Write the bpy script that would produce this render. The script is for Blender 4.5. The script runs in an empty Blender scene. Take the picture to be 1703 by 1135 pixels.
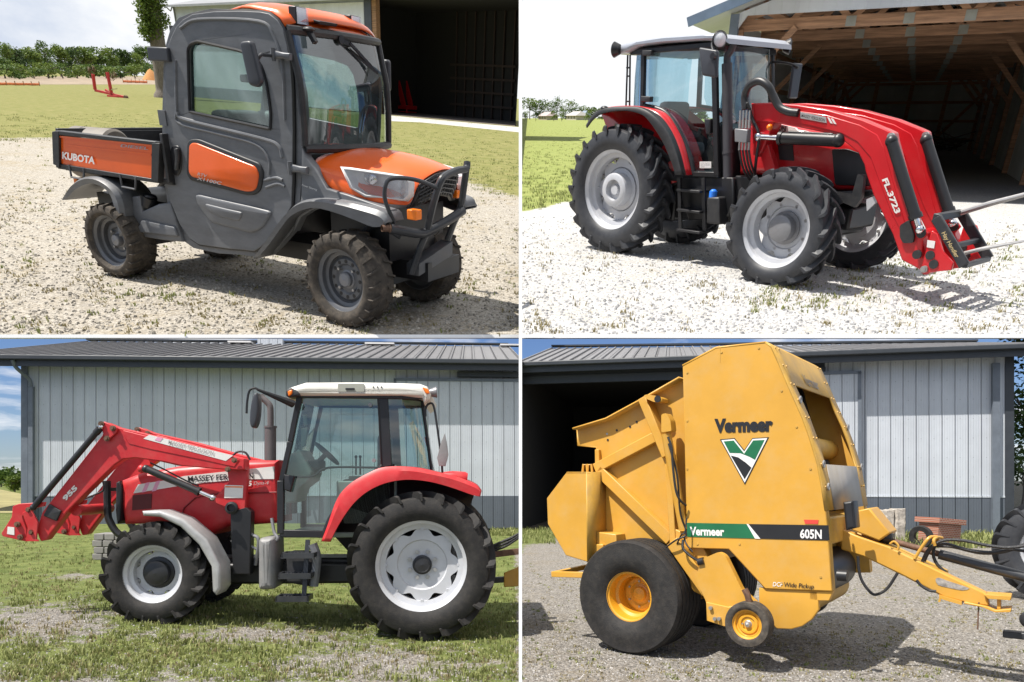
import bpy, bmesh, math, random
import numpy as np
from mathutils import Vector, Matrix
from mathutils.geometry import tessellate_polygon
R_=math.radians
# ---------------------------------------------------------------- camera, sky, sun
scn=bpy.context.scene
C=scn.collection
cam=bpy.data.cameras.new('camera'); camo=bpy.data.objects.new('camera',cam); C.objects.link(camo)
camo.location=(0,0,1.75); camo.rotation_euler=(R_(90),0,0)
cam.sensor_width=36; cam.lens=36*1200/1703; cam.shift_y=(800-567.5)/1703; cam.shift_x=0.0003
cam.clip_start=.05; cam.clip_end=30000
scn.camera=camo
SUN=Vector((-.43,-.31,.845)).normalized()
w=bpy.data.worlds.new('World'); scn.world=w; w.use_nodes=True
nt=w.node_tree; nt.nodes.clear()
def N(nt,t,**k):
    n=nt.nodes.new(t)
    for a,b in k.items():
        if a in n.inputs: n.inputs[a].default_value=b
        else: setattr(n,a,b)
    return n
L=nt.links.new
sky=N(nt,'ShaderNodeTexSky',sky_type='NISHITA',sun_disc=False,sun_elevation=math.asin(SUN.z),sun_rotation=math.atan2(SUN.x,SUN.y),air_density=1.0,dust_density=.15,ozone_density=2.5)
tc=N(nt,'ShaderNodeTexCoord'); sp=N(nt,'ShaderNodeSeparateXYZ'); L(tc.outputs['Generated'],sp.inputs[0])
def math_(nt,op,a,b=None,clamp=False):
    n=nt.nodes.new('ShaderNodeMath'); n.operation=op; n.use_clamp=clamp
    for i,v in enumerate((a,b)):
        if v is None: continue
        if isinstance(v,(int,float)): n.inputs[i].default_value=v
        else: nt.links.new(v,n.inputs[i])
    return n.outputs[0]
zz=math_(nt,'ADD',math_(nt,'MAXIMUM',sp.outputs[2],0.0),.16)
cx=math_(nt,'DIVIDE',sp.outputs[0],zz); cy=math_(nt,'DIVIDE',sp.outputs[1],zz)
cmb=N(nt,'ShaderNodeCombineXYZ'); L(cx,cmb.inputs[0]); L(cy,cmb.inputs[1]); L(sp.outputs[2],cmb.inputs[2])
no=N(nt,'ShaderNodeTexNoise',Scale=1.35,Detail=9.0,Roughness=.56,Distortion=.25); L(cmb.outputs[0],no.inputs['Vector'])
# one bank of bright high cloud stands to the right, open blue low down
b1=math_(nt,'MULTIPLY',math_(nt,'ADD',sp.outputs[0],.06),9.0,True)
b2=math_(nt,'MULTIPLY',math_(nt,'SUBTRACT',sp.outputs[2],.26),8.0,True)
bk=math_(nt,'MULTIPLY',b1,b2)
cov=math_(nt,'ADD',no.outputs[0],math_(nt,'MULTIPLY',bk,.5))
cov=math_(nt,'ADD',cov,math_(nt,'MULTIPLY',math_(nt,'MULTIPLY',math_(nt,'SUBTRACT',sp.outputs[2],.3),5.0,True),.13))
ramp=N(nt,'ShaderNodeValToRGB'); ramp.color_ramp.elements[0].position=.50; ramp.color_ramp.elements[1].position=.66
L(cov,ramp.inputs[0])
sm=N(nt,'ShaderNodeMixRGB'); sm.inputs[2].default_value=(12.5,12.7,13.0,1)
L(ramp.outputs[0],sm.inputs[0]); L(sky.outputs[0],sm.inputs[1])
veil=N(nt,'ShaderNodeMixRGB'); veil.inputs[2].default_value=(9.2,10.6,12.6,1); L(math_(nt,'MULTIPLY',math_(nt,'MULTIPLY',math_(nt,'SUBTRACT',sp.outputs[2],.28),6.0,True),.62),veil.inputs[0]); tn=N(nt,'ShaderNodeMixRGB',blend_type='MULTIPLY'); tn.inputs[0].default_value=1; tn.inputs[2].default_value=(.82,.95,1.28,1); L(sky.outputs[0],tn.inputs[1]); L(tn.outputs[0],veil.inputs[1]); L(veil.outputs[0],sm.inputs[1])
bg=N(nt,'ShaderNodeBackground',Strength=.055); L(sm.outputs[0],bg.inputs[0])
wo=N(nt,'ShaderNodeOutputWorld'); L(bg.outputs[0],wo.inputs[0])
sl=bpy.data.lights.new('sun','SUN'); sl.energy=5.0; sl.angle=R_(.5); sl.color=(1,.95,.87)
so=bpy.data.objects.new('sun',sl); C.objects.link(so); so.rotation_euler=SUN.to_track_quat('Z','Y').to_euler(); so.location=(-20,-20,40)
scn.view_settings.view_transform='Standard'; scn.view_settings.look='None'; scn.view_settings.exposure=0.55; scn.view_settings.gamma=1
scn.cycles.max_bounces=8; scn.cycles.transparent_max_bounces=16; scn.cycles.use_denoising=True
# ---------------------------------------------------------------- frames: a place's own axes in the world
CAM=np.array((0,0,1.75))
class Frame:
    """axes R (columns x,y,z), origin O, size S; ray() walks a sight line of the survey camera into the frame"""
    def __init__(s,R,O,S=1.0): s.R=np.array(R,float); s.O=np.array(O,float); s.S=S
    def M(s,loc=(0,0,0),rz=0,sc=1.0):
        m=Matrix([[*s.R[i]*s.S,s.O[i]] for i in range(3)]+[[0,0,0,1]])
        return m@Matrix.Translation(loc)@Matrix.Rotation(rz,4,'Z')@Matrix.Scale(sc,4)
    def at(s,px,py,ax,c):
        d=s.R.T@np.array([(px-851)/1200,1,(800-py)/1200]); o=s.R.T@(CAM-s.O)/s.S
        k=(c-o[ax])/d[ax]; return o+d*k
    def g(s,px,py,z=0): p=s.at(px,py,2,z); return (p[0],p[1])
    def P(s,Y,*pts):
        """outline traced from image pixels, laid on the plane y=Y: returns (x,z) pairs"""
        o=[]
        for i in range(0,len(pts),2):
            p=s.at(pts[i],pts[i+1],1,Y); o.append((p[0],p[2]))
        return o
    def p3(s,px,py,Y): return Vector(s.at(px,py,1,Y))
    def pr(s,p):
        c=s.R@np.array(p)*s.S+s.O-CAM; return (851+1200*c[0]/c[1],800-1200*c[2]/c[1],c[1])
def frame_from(vx,hy,c,H,D,S=1.0,hy2=None):
    z=np.array([0,-(800-hy)/1200,1.]); z/=np.linalg.norm(z)
    x=-np.array([(vx-851)/1200,1,(800-hy)/1200]); x/=np.linalg.norm(x)
    y=np.cross(z,x); r=np.array([(c[0]-851)/1200,1,(800-c[1])/1200]); h=(800-H)/1200
    k=(h*D*z[1]-D*z[2])/(r[2]-h)
    return Frame(np.stack([x,y,z],1),r*k*S+CAM,S)
# ---------------------------------------------------------------- materials
def mat(name,col,rough=.5,chips=None,metal=0.0,var=.12,vs=3.0,bump=0.0,bs=60.0,dust=None,dusta=.3,spec=.5,coat=0.0,stretch=None,detail=6.0):
    m=bpy.data.materials.new(name); m.use_nodes=True; nt=m.node_tree; b=nt.nodes['Principled BSDF']
    tc=N(nt,'ShaderNodeTexCoord'); vec=tc.outputs['Object']
    if stretch:
        mp=N(nt,'ShaderNodeMapping'); mp.inputs['Scale'].default_value=stretch; nt.links.new(vec,mp.inputs[0]); vec=mp.outputs[0]
    n=N(nt,'ShaderNodeTexNoise',Scale=vs,Detail=detail,Roughness=.65); nt.links.new(vec,n.inputs['Vector'])
    mx=N(nt,'ShaderNodeMixRGB'); c=np.array(col[:3]); 
    mx.inputs[1].default_value=(*(c*(1-var)),1); mx.inputs[2].default_value=(*np.minimum(c*(1+var),1),1)
    rp=N(nt,'ShaderNodeMapRange'); rp.inputs[1].default_value=.35; rp.inputs[2].default_value=.65
    nt.links.new(n.outputs[0],rp.inputs[0]); nt.links.new(rp.outputs[0],mx.inputs[0]); out=mx.outputs[0]
    if dust:
        n2=N(nt,'ShaderNodeTexNoise',Scale=vs*2.7,Detail=8.0,Roughness=.7); nt.links.new(vec,n2.inputs['Vector'])
        r2=N(nt,'ShaderNodeMapRange'); r2.inputs[1].default_value=.45; r2.inputs[2].default_value=.75; r2.inputs[4].default_value=dusta
        nt.links.new(n2.outputs[0],r2.inputs[0]); m2=N(nt,'ShaderNodeMixRGB'); m2.inputs[2].default_value=(*dust,1)
        nt.links.new(r2.outputs[0],m2.inputs[0]); nt.links.new(out,m2.inputs[1]); out=m2.outputs[0]
    if chips:
        n4=N(nt,'ShaderNodeTexNoise',Scale=38.0,Detail=5.0,Roughness=.8,Distortion=1.5); nt.links.new(vec,n4.inputs['Vector'])
        r4=N(nt,'ShaderNodeMapRange'); r4.inputs[1].default_value=.69; r4.inputs[2].default_value=.73; r4.inputs[4].default_value=.75
        m4=N(nt,'ShaderNodeMixRGB'); m4.inputs[2].default_value=(*chips,1); nt.links.new(n4.outputs[0],r4.inputs[0]); nt.links.new(r4.outputs[0],m4.inputs[0]); nt.links.new(out,m4.inputs[1]); out=m4.outputs[0]
    nt.links.new(out,b.inputs['Base Color'])
    rr=N(nt,'ShaderNodeMapRange'); rr.inputs[3].default_value=max(rough-.1,.02); rr.inputs[4].default_value=min(rough+.12,1); nt.links.new(n.outputs[0],rr.inputs[0]); nt.links.new(rr.outputs[0],b.inputs['Roughness'])
    b.inputs['Metallic'].default_value=metal; b.inputs['Specular IOR Level'].default_value=spec; b.inputs['Coat Weight'].default_value=coat; b.inputs['Coat Roughness'].default_value=.08
    if bump:
        n3=N(nt,'ShaderNodeTexNoise',Scale=bs,Detail=4.0); nt.links.new(vec,n3.inputs['Vector'])
        bp=N(nt,'ShaderNodeBump',Strength=bump,Distance=.01); nt.links.new(n3.outputs[0],bp.inputs['Height']); nt.links.new(bp.outputs[0],b.inputs['Normal'])
    return m
def glass(name,tint=(.75,.9,.86),refl=.12,rough=.01,alpha=0.0,acol=(.1,.15,.15)):
    m=bpy.data.materials.new(name); m.use_nodes=True; nt=m.node_tree; nt.nodes.clear()
    t=N(nt,'ShaderNodeBsdfTransparent'); t.inputs[0].default_value=(*tint,1)
    g=N(nt,'ShaderNodeBsdfGlossy'); g.inputs[1].default_value=rough
    lw=N(nt,'ShaderNodeLayerWeight',Blend=.25); mr=N(nt,'ShaderNodeMapRange'); mr.inputs[3].default_value=refl; mr.inputs[4].default_value=.85
    nt.links.new(lw.outputs[0],mr.inputs[0]); mx=N(nt,'ShaderNodeMixShader'); o=N(nt,'ShaderNodeOutputMaterial')
    nt.links.new(mr.outputs[0],mx.inputs[0]); nt.links.new(t.outputs[0],mx.inputs[1]); nt.links.new(g.outputs[0],mx.inputs[2])
    last=mx.outputs[0]
    if alpha:
        d=N(nt,'ShaderNodeBsdfDiffuse'); d.inputs[0].default_value=(*acol,1); m2=N(nt,'ShaderNodeMixShader'); m2.inputs[0].default_value=alpha
        nt.links.new(last,m2.inputs[1]); nt.links.new(d.outputs[0],m2.inputs[2]); last=m2.outputs[0]
    nt.links.new(last,o.inputs[0]); return m
MT={}
# ---------------------------------------------------------------- mesh builder
class B:
    def __init__(s): s.v=[]; s.f=[]
    def add(s,vs,fs):
        o=len(s.v); s.v+= [tuple(p) for p in vs]; s.f+=[tuple(i+o for i in f) for f in fs]; return s
    def prism(s,poly,y0,y1,hole=None,inset=0):
        """outline in (x,z), thick from y0 to y1, optional window hole"""
        loops=[[Vector((x,y0,z)) for x,z in poly]]
        if hole: loops.append([Vector((x,y0,z)) for x,z in hole])
        flat=[p for l in loops for p in l]; n=len(flat)
        tris=tessellate_polygon(loops)
        back=[Vector((p.x,y1,p.z)) for p in flat]
        fs=[tuple(t) for t in tris]+[tuple(i+n for i in reversed(t)) for t in tris]
        o=0
        for l in loops:
            m=len(l)
            for i in range(m): a,b=o+i,o+(i+1)%m; fs.append((a,b,b+n,a+n))
            o+=m
        return s.add(flat+back,fs)
    def puff(s,poly,y0,y1,r=.04,n=3,hole=None):
        """rounded slab: outline swells from inset edges at both faces"""
        c=Vector((sum(p[0] for p in poly)/len(poly),sum(p[1] for p in poly)/len(poly)))
        secs=[]
        def ins(d):
            out=[]; m=len(poly); A=sum(poly[i][0]*poly[(i+1)%m][1]-poly[(i+1)%m][0]*poly[i][1] for i in range(m)); sg=1 if A>0 else -1
            for i in range(m):
                p=Vector(poly[i]); a=(p-Vector(poly[i-1])); b=(Vector(poly[(i+1)%m])-p)
                if a.length<1e-7: a=b
                if b.length<1e-7: b=a
                a.normalize(); b.normalize(); na=Vector((-a.y,a.x))*sg; nb=Vector((-b.y,b.x))*sg; q=(na+nb)
                q=q/max(q.length_squared/2,.6) if q.length>1e-6 else na
                out.append(p+q*d)
            return out
        sy=1 if y1>y0 else -1
        for k in range(n+1):
            a=k/n*math.pi/2; secs.append((y0+sy*r*(1-math.cos(a)),ins(r*(1-math.sin(a)))))
        secs2=[(y1-(y-y0),l) for y,l in reversed(secs)]
        secs+=secs2; m=len(poly); vs=[Vector((p.x,y,p.y)) for y,l in secs for p in l]; fs=[]
        for k in range(len(secs)-1):
            for i in range(m): a=k*m+i; b=k*m+(i+1)%m; fs.append((a,b,b+m,a+m))
        tr=tessellate_polygon([[Vector((p.x,p.y,0)) for p in secs[0][1]]]); e=(len(secs)-1)*m
        fs+=[tuple(t) for t in tr]+[tuple(i+e for i in reversed(t)) for t in tr]
        return s.add(vs,fs)
    def box(s,x0,x1,y0,y1,z0,z1):
        v=[(x,y,z) for x in(x0,x1) for y in(y0,y1) for z in(z0,z1)]
        return s.add(v,[(0,1,3,2),(4,6,7,5),(0,4,5,1),(2,3,7,6),(0,2,6,4),(1,5,7,3)])
    def bar(s,p,q,a,b=None,up=(0,0,1)):
        """square bar from p to q, a wide by b high"""
        b=b or a; p=Vector(p); q=Vector(q); d=(q-p).normalized(); u=Vector(up)
        if abs(d.dot(u))>.98: u=Vector((1,0,0))
        s1=d.cross(u).normalized(); u=s1.cross(d)
        v=[e+s1*i*a/2+u*j*b/2 for e in(p,q) for i in(-1,1) for j in(-1,1)]
        return s.add(v,[(0,1,3,2),(4,6,7,5),(0,4,5,1),(2,3,7,6),(0,2,6,4),(1,5,7,3)])
    def cyl(s,p,q,r,r2=None,n=16,cap=True):
        return s.tube([p,q],r,n,r2=r2,cap=cap)
    def tube(s,pts,r,n=10,closed=False,r2=None,cap=True,radii=None):
        pts=[Vector(p) for p in pts]; m=len(pts); vs=[]; up=None
        for i,p in enumerate(pts):
            a=pts[i-1] if (i or closed) else p; b=pts[(i+1)%m] if (i<m-1 or closed) else p
            t=(b-a).normalized()
            if up is None: up=Vector((0,0,1)) if abs(t.z)<.9 else Vector((1,0,0))
            s1=t.cross(up).normalized(); up=s1.cross(t).normalized()
            rr=radii[i] if radii else (r if r2 is None else r+(r2-r)*i/(m-1))
            for k in range(n): an=2*math.pi*k/n; vs.append(p+s1*math.cos(an)*rr+up*math.sin(an)*rr)
        fs=[]
        for i in range(m if closed else m-1):
            for k in range(n): a=i*n+k; b=i*n+(k+1)%n; c=((i+1)%m)*n; fs.append((a,b,c+(k+1)%n,c+k))
        if cap and not closed: fs.append(tuple(range(n-1,-1,-1))); fs.append(tuple(range((m-1)*n,m*n)))
        return s.add(vs,fs)
    def smooth(s,pts,r,k=6,**kw): return s.tube(spline(pts,k),r,**kw)
    def lathe(s,c,prof,n=48,axis=(0,1,0),cap=True):
        """prof: (radius, offset along axis)"""
        c=Vector(c); a=Vector(axis).normalized(); u=a.orthogonal().normalized() if abs(a.y)<.999 else Vector((1,0,0)); v=a.cross(u); m=len(prof); vs=[]
        for i in range(n):
            an=2*math.pi*i/n; d=u*math.cos(an)+v*math.sin(an)
            for r,t in prof: vs.append(c+a*t+d*r)
        fs=[]
        for i in range(n):
            j=(i+1)%n
            for k in range(m-1): fs.append((i*m+k,i*m+k+1,j*m+k+1,j*m+k))
        if cap:
            if prof[0][0]>1e-5: fs.append(tuple(i*m for i in range(n)))
            if prof[-1][0]>1e-5: fs.append(tuple(i*m+m-1 for i in range(n-1,-1,-1)))
        return s.add(vs,fs)
    def grid(s,rows,closed=False):
        m=len(rows[0]); vs=[p for r in rows for p in r]; fs=[]
        for i in range(len(rows)-1):
            for k in range(m if closed else m-1): a=i*m+k; b=i*m+(k+1)%m; fs.append((a,b,b+m,a+m))
        return s.add(vs,fs)
    def ball(s,c,r,n=10,sc=(1,1,1)):
        c=Vector(c); rows=[]
        for i in range(n+1):
            a=math.pi*i/n; rows.append([c+Vector((math.sin(a)*math.cos(2*math.pi*k/(2*n))*r*sc[0],math.sin(a)*math.sin(2*math.pi*k/(2*n))*r*sc[1],math.cos(a)*r*sc[2])) for k in range(2*n)])
        return s.grid(rows,True)
    def obj(s,name,m,parent=None,bevel=0,smooth=True,label=None,thick=0,sub=0,ang=35,seg=2):
        me=bpy.data.meshes.new(name); me.from_pydata([tuple(p) for p in s.v],[],s.f); 
        bm=bmesh.new(); bm.from_mesh(me); bmesh.ops.remove_doubles(bm,verts=bm.verts,dist=1e-5); bmesh.ops.recalc_face_normals(bm,faces=bm.faces)
        if smooth:
            for f in bm.faces: f.smooth=True
            for e in bm.edges:
                if len(e.link_faces)==2 and e.calc_face_angle(0)>R_(ang): e.smooth=False
        bm.to_mesh(me); bm.free()
        me.materials.append(MT[m] if isinstance(m,str) else m)
        o=bpy.data.objects.new(name,me); C.objects.link(o)
        if parent is not None: o.parent=parent
        if thick: q=o.modifiers.new('thick','SOLIDIFY'); q.thickness=thick; q.offset=0
        if sub: q=o.modifiers.new('sub','SUBSURF'); q.levels=sub; q.render_levels=sub
        if bevel: q=o.modifiers.new('edge','BEVEL'); q.width=bevel; q.segments=seg; q.limit_method='ANGLE'; q.angle_limit=R_(40)
        if label: o['label']=label
        return o
def spline(pts,k=6):
    P=[Vector(p) for p in pts]; P=[P[0]*2-P[1]]+P+[P[-1]*2-P[-2]]; out=[]
    for i in range(1,len(P)-2):
        for j in range(k):
            t=j/k; a,b,c,d=P[i-1:i+3]
            out.append(.5*((2*b)+(c-a)*t+(2*a-5*b+4*c-d)*t*t+(3*b-a-3*c+d)*t**3))
    out.append(P[-2]); return out
def curve2(poly,k=4):
    """smooth closed outline"""
    n=len(poly); out=[]
    for i in range(n):
        a,b,c,d=[Vector(poly[(i+j)%n]) for j in(-1,0,1,2)]
        for j in range(k):
            t=j/k; q=.5*((2*b)+(c-a)*t+(2*a-5*b+4*c-d)*t*t+(3*b-a-3*c+d)*t**3); out.append((q.x,q.y))
    return out
def rnd(poly,r=.03,k=4):
    """round the corners of an outline"""
    n=len(poly); out=[]
    for i in range(n):
        p=Vector(poly[i]); a=Vector(poly[i-1])-p; b=Vector(poly[(i+1)%n])-p
        d=min(r,a.length*.45,b.length*.45)
        s=p+a.normalized()*d; e=p+b.normalized()*d
        for j in range(k+1): t=j/k; q=s*(1-t)**2+p*2*t*(1-t)+e*t*t; out.append((q.x,q.y))
    return out
def thing(name,label,cat,matrix,group=None):
    o=bpy.data.objects.new(name,None); o.empty_display_size=.2; C.objects.link(o); o.matrix_world=matrix; o['label']=label; o['category']=cat
    if group: o['group']=group
    return o
def tag(o,label=None,cat=None,group=None,kind=None,matrix=None):
    if label: o['label']=label
    if cat: o['category']=cat
    if group: o['group']=group
    if kind: o['kind']=kind
    if matrix is not None: o.matrix_world=matrix
    return o
def copy_tree(o,parent=None):
    c=o.copy(); C.objects.link(c)
    if parent is not None: c.parent=parent
    for ch in [x for x in bpy.data.objects if x.parent==o]: copy_tree(ch,c)
    return c
def text(s,name,m,parent,o,xd,zd,out,bold=0.0,shear=0.0,width=None,fit=True,res=3,label=None):
    """lettering: o baseline start, xd vector of the whole run, zd cap-height vector, out: tiny offset direction"""
    cu=bpy.data.curves.new('lettering','FONT'); cu.body=s; cu.size=1; cu.offset=bold; cu.resolution_u=res; cu.shear=shear; cu.space_character=1.0
    t=bpy.data.objects.new('lettering',cu); C.objects.link(t); bpy.context.view_layer.update()
    me=bpy.data.meshes.new_from_object(t.evaluated_get(bpy.context.evaluated_depsgraph_get())); C.objects.unlink(t); bpy.data.objects.remove(t); bpy.data.curves.remove(cu)
    co=np.array([v.co[:] for v in me.vertices]); x0,x1=co[:,0].min(),co[:,0].max(); H=.69
    b=B(); xd=Vector(xd); zd=Vector(zd); o=Vector(o); out=Vector(out)
    vs=[o+xd*((c[0]-x0)/(x1-x0))+zd*(c[1]/H)+out for c in co]
    b.add(vs,[tuple(p.vertices) for p in me.polygons]); bpy.data.meshes.remove(me)
    return b.obj(name,m,parent,smooth=False,label=label)
def ptext(fr,s,name,m,parent,Y,a,bq,h,off=.006,**k):
    """lettering on the plane y=Y between two baseline points in image pixels, h = cap height in pixels at a"""
    p=fr.p3(*a,Y); q=fr.p3(*bq,Y); t=fr.p3(a[0]+h[0],a[1]+h[1],Y)
    return text(s,name,m,parent,p,q-p,t-p,(0,-off,0),**k)
# ---------------------------------------------------------------- wheels
def tyre_mesh(b,c,D,W,rd,lugs,h,style,ax,lw=.5,drop=.5,sq=.9):
    R=D/2; Rb=R-h; r0=rd/2; hw=W/2; H=Rb-r0
    prof=[(r0,-hw*.78),(r0+H*.08,-hw*.86),(r0+H*.3,-hw*.985),(r0+H*.55,-hw),(r0+H*.78,-hw*.95),(Rb-H*.08,-hw*sq),(Rb-H*.015,-hw*sq*.86),(Rb,-hw*.5),(Rb,0)]
    prof=prof+[(r,-t) for r,t in reversed(prof[:-1])]
    if style=='rib':
        q=[]
        for r,t in prof[:6]: q.append((r,t))
        gr=[-.74,-.45,-.15,.15,.45,.74]; pr=[( -.86)]
        q.append((Rb-.004,-hw*.84))
        for g in gr:
            q+=[(Rb,hw*(g-.035)),(Rb-.022,hw*(g-.03)),(Rb-.022,hw*(g+.03)),(Rb,hw*(g+.035))]
        q.append((Rb-.004,hw*.84)); q+=[(r,-t) for r,t in reversed(prof[:6])]; prof=q
    b.lathe(c,prof,n=72,cap=False)
    if style in('ag','atv'):
        c=Vector(c); pitch=2*math.pi/lugs; tw=pitch*Rb*lw/Rb
        for i in range(lugs):
            for sd in(-1,1):
                a0=i*pitch+(pitch/2 if sd>0 else 0); sw=pitch*(1.15 if style=='ag' else .55)*ax
                st=[(1.0,Rb-H*drop*.9-h*.2,.2*h,-.04),(.985,Rb-H*drop*.35,.9*h,0.0),(sq*1.0,Rb-.004,h*.96,.1),(.6,Rb,h,.42),(.25,Rb,h,.8),(-.06,Rb,h,1.0)]
                if style=='atv': st=[(1.01,Rb-H*.34,.7*h,0),(.93,Rb-.012,h*.9,.1),(.55,Rb,h,.4),(.3,Rb,h,.6)]
                rows=[]
                for k,(yy,rb,hh,ta) in enumerate(st):
                    an=a0+ta*sw; w2=tw*(.42 if k<2 else .5)*(.8 if k==0 else 1)
                    if k<2:
                        ro=min(rb+ (h*.9 if k else 0)+0,R-.02*k); yo=hw*(yy+ (.03 if k==0 else .045)); pts=[(an-w2/2,rb-.0,hw*yy*.9),(an-w2*.36,rb+.01,yo),(an+w2*.36,rb+.01,yo),(an+w2/2,rb,hw*yy*.9)]
                        if k==1: pts=[(an-w2/2,rb-h*.3,hw*.9),(an-w2*.38,min(Rb+h*.55,R),yo*.985),(an+w2*.38,min(Rb+h*.55,R),yo*.985),(an+w2/2,rb-h*.3,hw*.9)]
                    else: pts=[(an-w2/2,rb-.02,hw*yy),(an-w2*.4,rb+hh,hw*yy),(an+w2*.4,rb+hh,hw*yy),(an+w2/2,rb-.02,hw*yy)]
                    rows.append([c+Vector((r*math.cos(t),sd*y,r*math.sin(t))) for t,r,y in pts])
                b.grid(rows,True); o=len(b.v); 
                b.f.append(tuple(range(o-4,o))); n4=len(st)*4; b.f.append(tuple(range(o-n4+3,o-n4-1,-1)))
def wheel(parent,c,D,W,rd,lugs,h,style,m_rim='rim_grey',disc=.3,dish='ag',side=-1,steer=0,camber=0,m_ty='rubber',hubm='dark_hub',hubr=.2,hubout=.0,ax=1,bolts=8,lw=.5,drop=.5,sq=.9,holes=0,hubhole=False):
    """one wheel: rim part with tyre and hub sub-parts; c= wheel centre, side=-1 looks to -y"""
    e=Vector((0,0,0)); r=rd/2; hw=W/2*.8
    b=B(); s=side
    lip=[(r+.012,s*hw*1.0),(r+.012,s*(hw-.012)),(r-.004,s*(hw-.02)),(r-.03*rd,s*(hw-.05*W*2)),(r-.035*rd,s*hw*.45),(r-.09*rd,s*hw*.38),(r-.095*rd,s*-hw*.3),(r-.03*rd,s*-hw*.5),(r+.01,s*-hw)]
    inner=[(a-.014,t) for a,t in reversed(lip)]
    b.lathe(e,lip+inner+[lip[0]],n=64,cap=False)
    dy=s*hw*disc; rr=r-.1*rd
    if dish=='ag':      # wavy disc bolted to lugs of the rim
        n=96; rows=[]
        def edge(t): return rr-(.062*rd)*max(0,(.5-.5*math.cos(8*t)))**2.2
        for off in(0,.012):
            rows.append([Vector((edge(2*math.pi*i/n)*math.cos(2*math.pi*i/n),dy-s*off,edge(2*math.pi*i/n)*math.sin(2*math.pi*i/n))) for i in range(n)])
        ring=lambda q,y:[Vector((q*math.cos(2*math.pi*i/n),y,q*math.sin(2*math.pi*i/n))) for i in range(n)]
        R1=rr*.66; rows=[rows[1],rows[0],ring(R1*1.05,dy),ring(R1,dy-s*.02),ring(R1*.55,dy-s*.03),ring(hubr*rd*.5*1.25,dy-s*.03),ring(hubr*rd*.5*1.1,dy+s*.005),ring(hubr*rd*.5*.9,dy+s*.005)]
        b.grid(rows,True)
        for i in range(8): t=2*math.pi*i/8; p=Vector((rr*.99*math.cos(t),dy,rr*.99*math.sin(t))); b.cyl(p-Vector((0,s*.02,0)),p+Vector((0,s*.03,0)),.018*rd,n=8)
    elif dish=='deep':    # cast front hub disc
        b.lathe(e,[(rr,dy),(rr*.93,dy+s*.005),(rr*.86,dy-s*.012),(rr*.62,dy-s*.03),(rr*.55,dy+s*.02),(rr*.42,dy+s*.05),(rr*.1,dy+s*.05)],n=64,cap=False)
    else:
        b.lathe(e,[(rr+.004,dy),(rr*.9,dy+s*.004),(rr*.8,dy+s*.02),(rr*.62,dy+s*.02),(rr*.54,dy+s*.005),(rr*.3,dy+s*.01),(0.001,dy+s*.01)],n=64,cap=False)
    wo=b.obj('wheel',m_rim,parent,ang=30)
    wo.location=c; wo.rotation_euler=(camber,0,steer)
    b=B(); tyre_mesh(b,e,D,W,rd*.985,lugs,h,style,ax,lw,drop,sq); b.obj('tyre',m_ty,wo,ang=38)
    b=B(); hr=hubr*rd*.5
    b.lathe(e,[(hr*1.25,dy-s*.01),(hr*1.25,dy+s*.012),(hr,dy+s*.016),(hr,dy+s*(.03+hubout)),*([(hr*.85,dy+s*(.042+hubout)),(hr*.3,dy+s*(.045+hubout)),(0.001,dy+s*(.05+hubout))] if not hubhole else [(hr*.9,dy+s*(.045+hubout)),(hr*.62,dy+s*(.045+hubout)),(hr*.56,dy+s*(-.03+hubout)),(hr*.3,dy+s*(-.03+hubout)),(hr*.28,dy+s*(.02+hubout)),(.001,dy+s*(.02+hubout))])],n=32,cap=False)
    ho=b.obj('hub',hubm,wo)
    b=B()
    for i in range(bolts):
        t=2*math.pi*(i+.5)/bolts; q=hr*1.75 if dish!='deep' else hr*1.5; yy=dy+(s*.005 if dish!='deep' else s*.05)
        if dish=='ag': yy=dy-s*.03
        p=Vector((q*math.cos(t),yy,q*math.sin(t))); b.cyl(p-Vector((0,s*.01,0)),p+Vector((0,s*.03,0)),.02*rd*1.2,n=6)
    [B_ for B_ in [b.obj('nut_ring','steel',wo)]]
    if holes:
        b=B()
        for i in range(holes):
            t=2*math.pi*i/holes; p=Vector((rr*.71*math.cos(t),dy+s*.0195,rr*.71*math.sin(t))); b.cyl(p,p+Vector((0,s*.0025,0)),.024*rd*1.3,n=12)
        b.obj('vent_holes','black',wo)
    return wo
def pin(b,p,r=.03,s=-1,t=.03):
    p=Vector(p); b.cyl(p,p+Vector((0,s*t,0)),r,n=14); b.cyl(p+Vector((0,s*t,0)),p+Vector((0,s*t*1.5,0)),r*.6,n=10)
def leafcloud(b,blobs,n,size,seed=0,flat=.6):
    """leaf clumps: small bent quads spread through ellipsoid blobs (c, (rx,ry,rz))"""
    rg=random.Random(seed); vol=[r[0]*r[1]*r[2] for c,r in blobs]; T=sum(vol)
    for (c,r),v in zip(blobs,vol):
        for i in range(int(n*v/T)+1):
            d=Vector((rg.gauss(0,1),rg.gauss(0,1),rg.gauss(0,1))).normalized()*(rg.random()**.42)*rg.uniform(.86,1.12)
            p=Vector((c[0]+d.x*r[0],c[1]+d.y*r[1],c[2]+d.z*r[2])); q=size*rg.uniform(.5,1.35)
            u=Vector((rg.uniform(-1,1),rg.uniform(-1,1),rg.uniform(-.6,.6))).normalized(); w_=u.cross(Vector((rg.uniform(-1,1),rg.uniform(-1,1),rg.uniform(-1,1)))).normalized()
            b.add([p-u*q,p+w_*q*.55,p+u*q,p-w_*q*.55],[(0,1,2,3)])
MT['kplastic']=mat('grey_plastic',(.135,.14,.15),.42,var=.14,vs=5,dust=(.2,.19,.18),dusta=.22,spec=.5,stretch=(1,1,3))
MT['kplastic2']=mat('black_plastic',(.022,.022,.024),.5,var=.2,vs=6,dust=(.12,.11,.1),dusta=.2)
MT['orange']=mat('orange_paint',(.80,.115,.008),.3,var=.06,vs=2,spec=.5,coat=.35)
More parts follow.
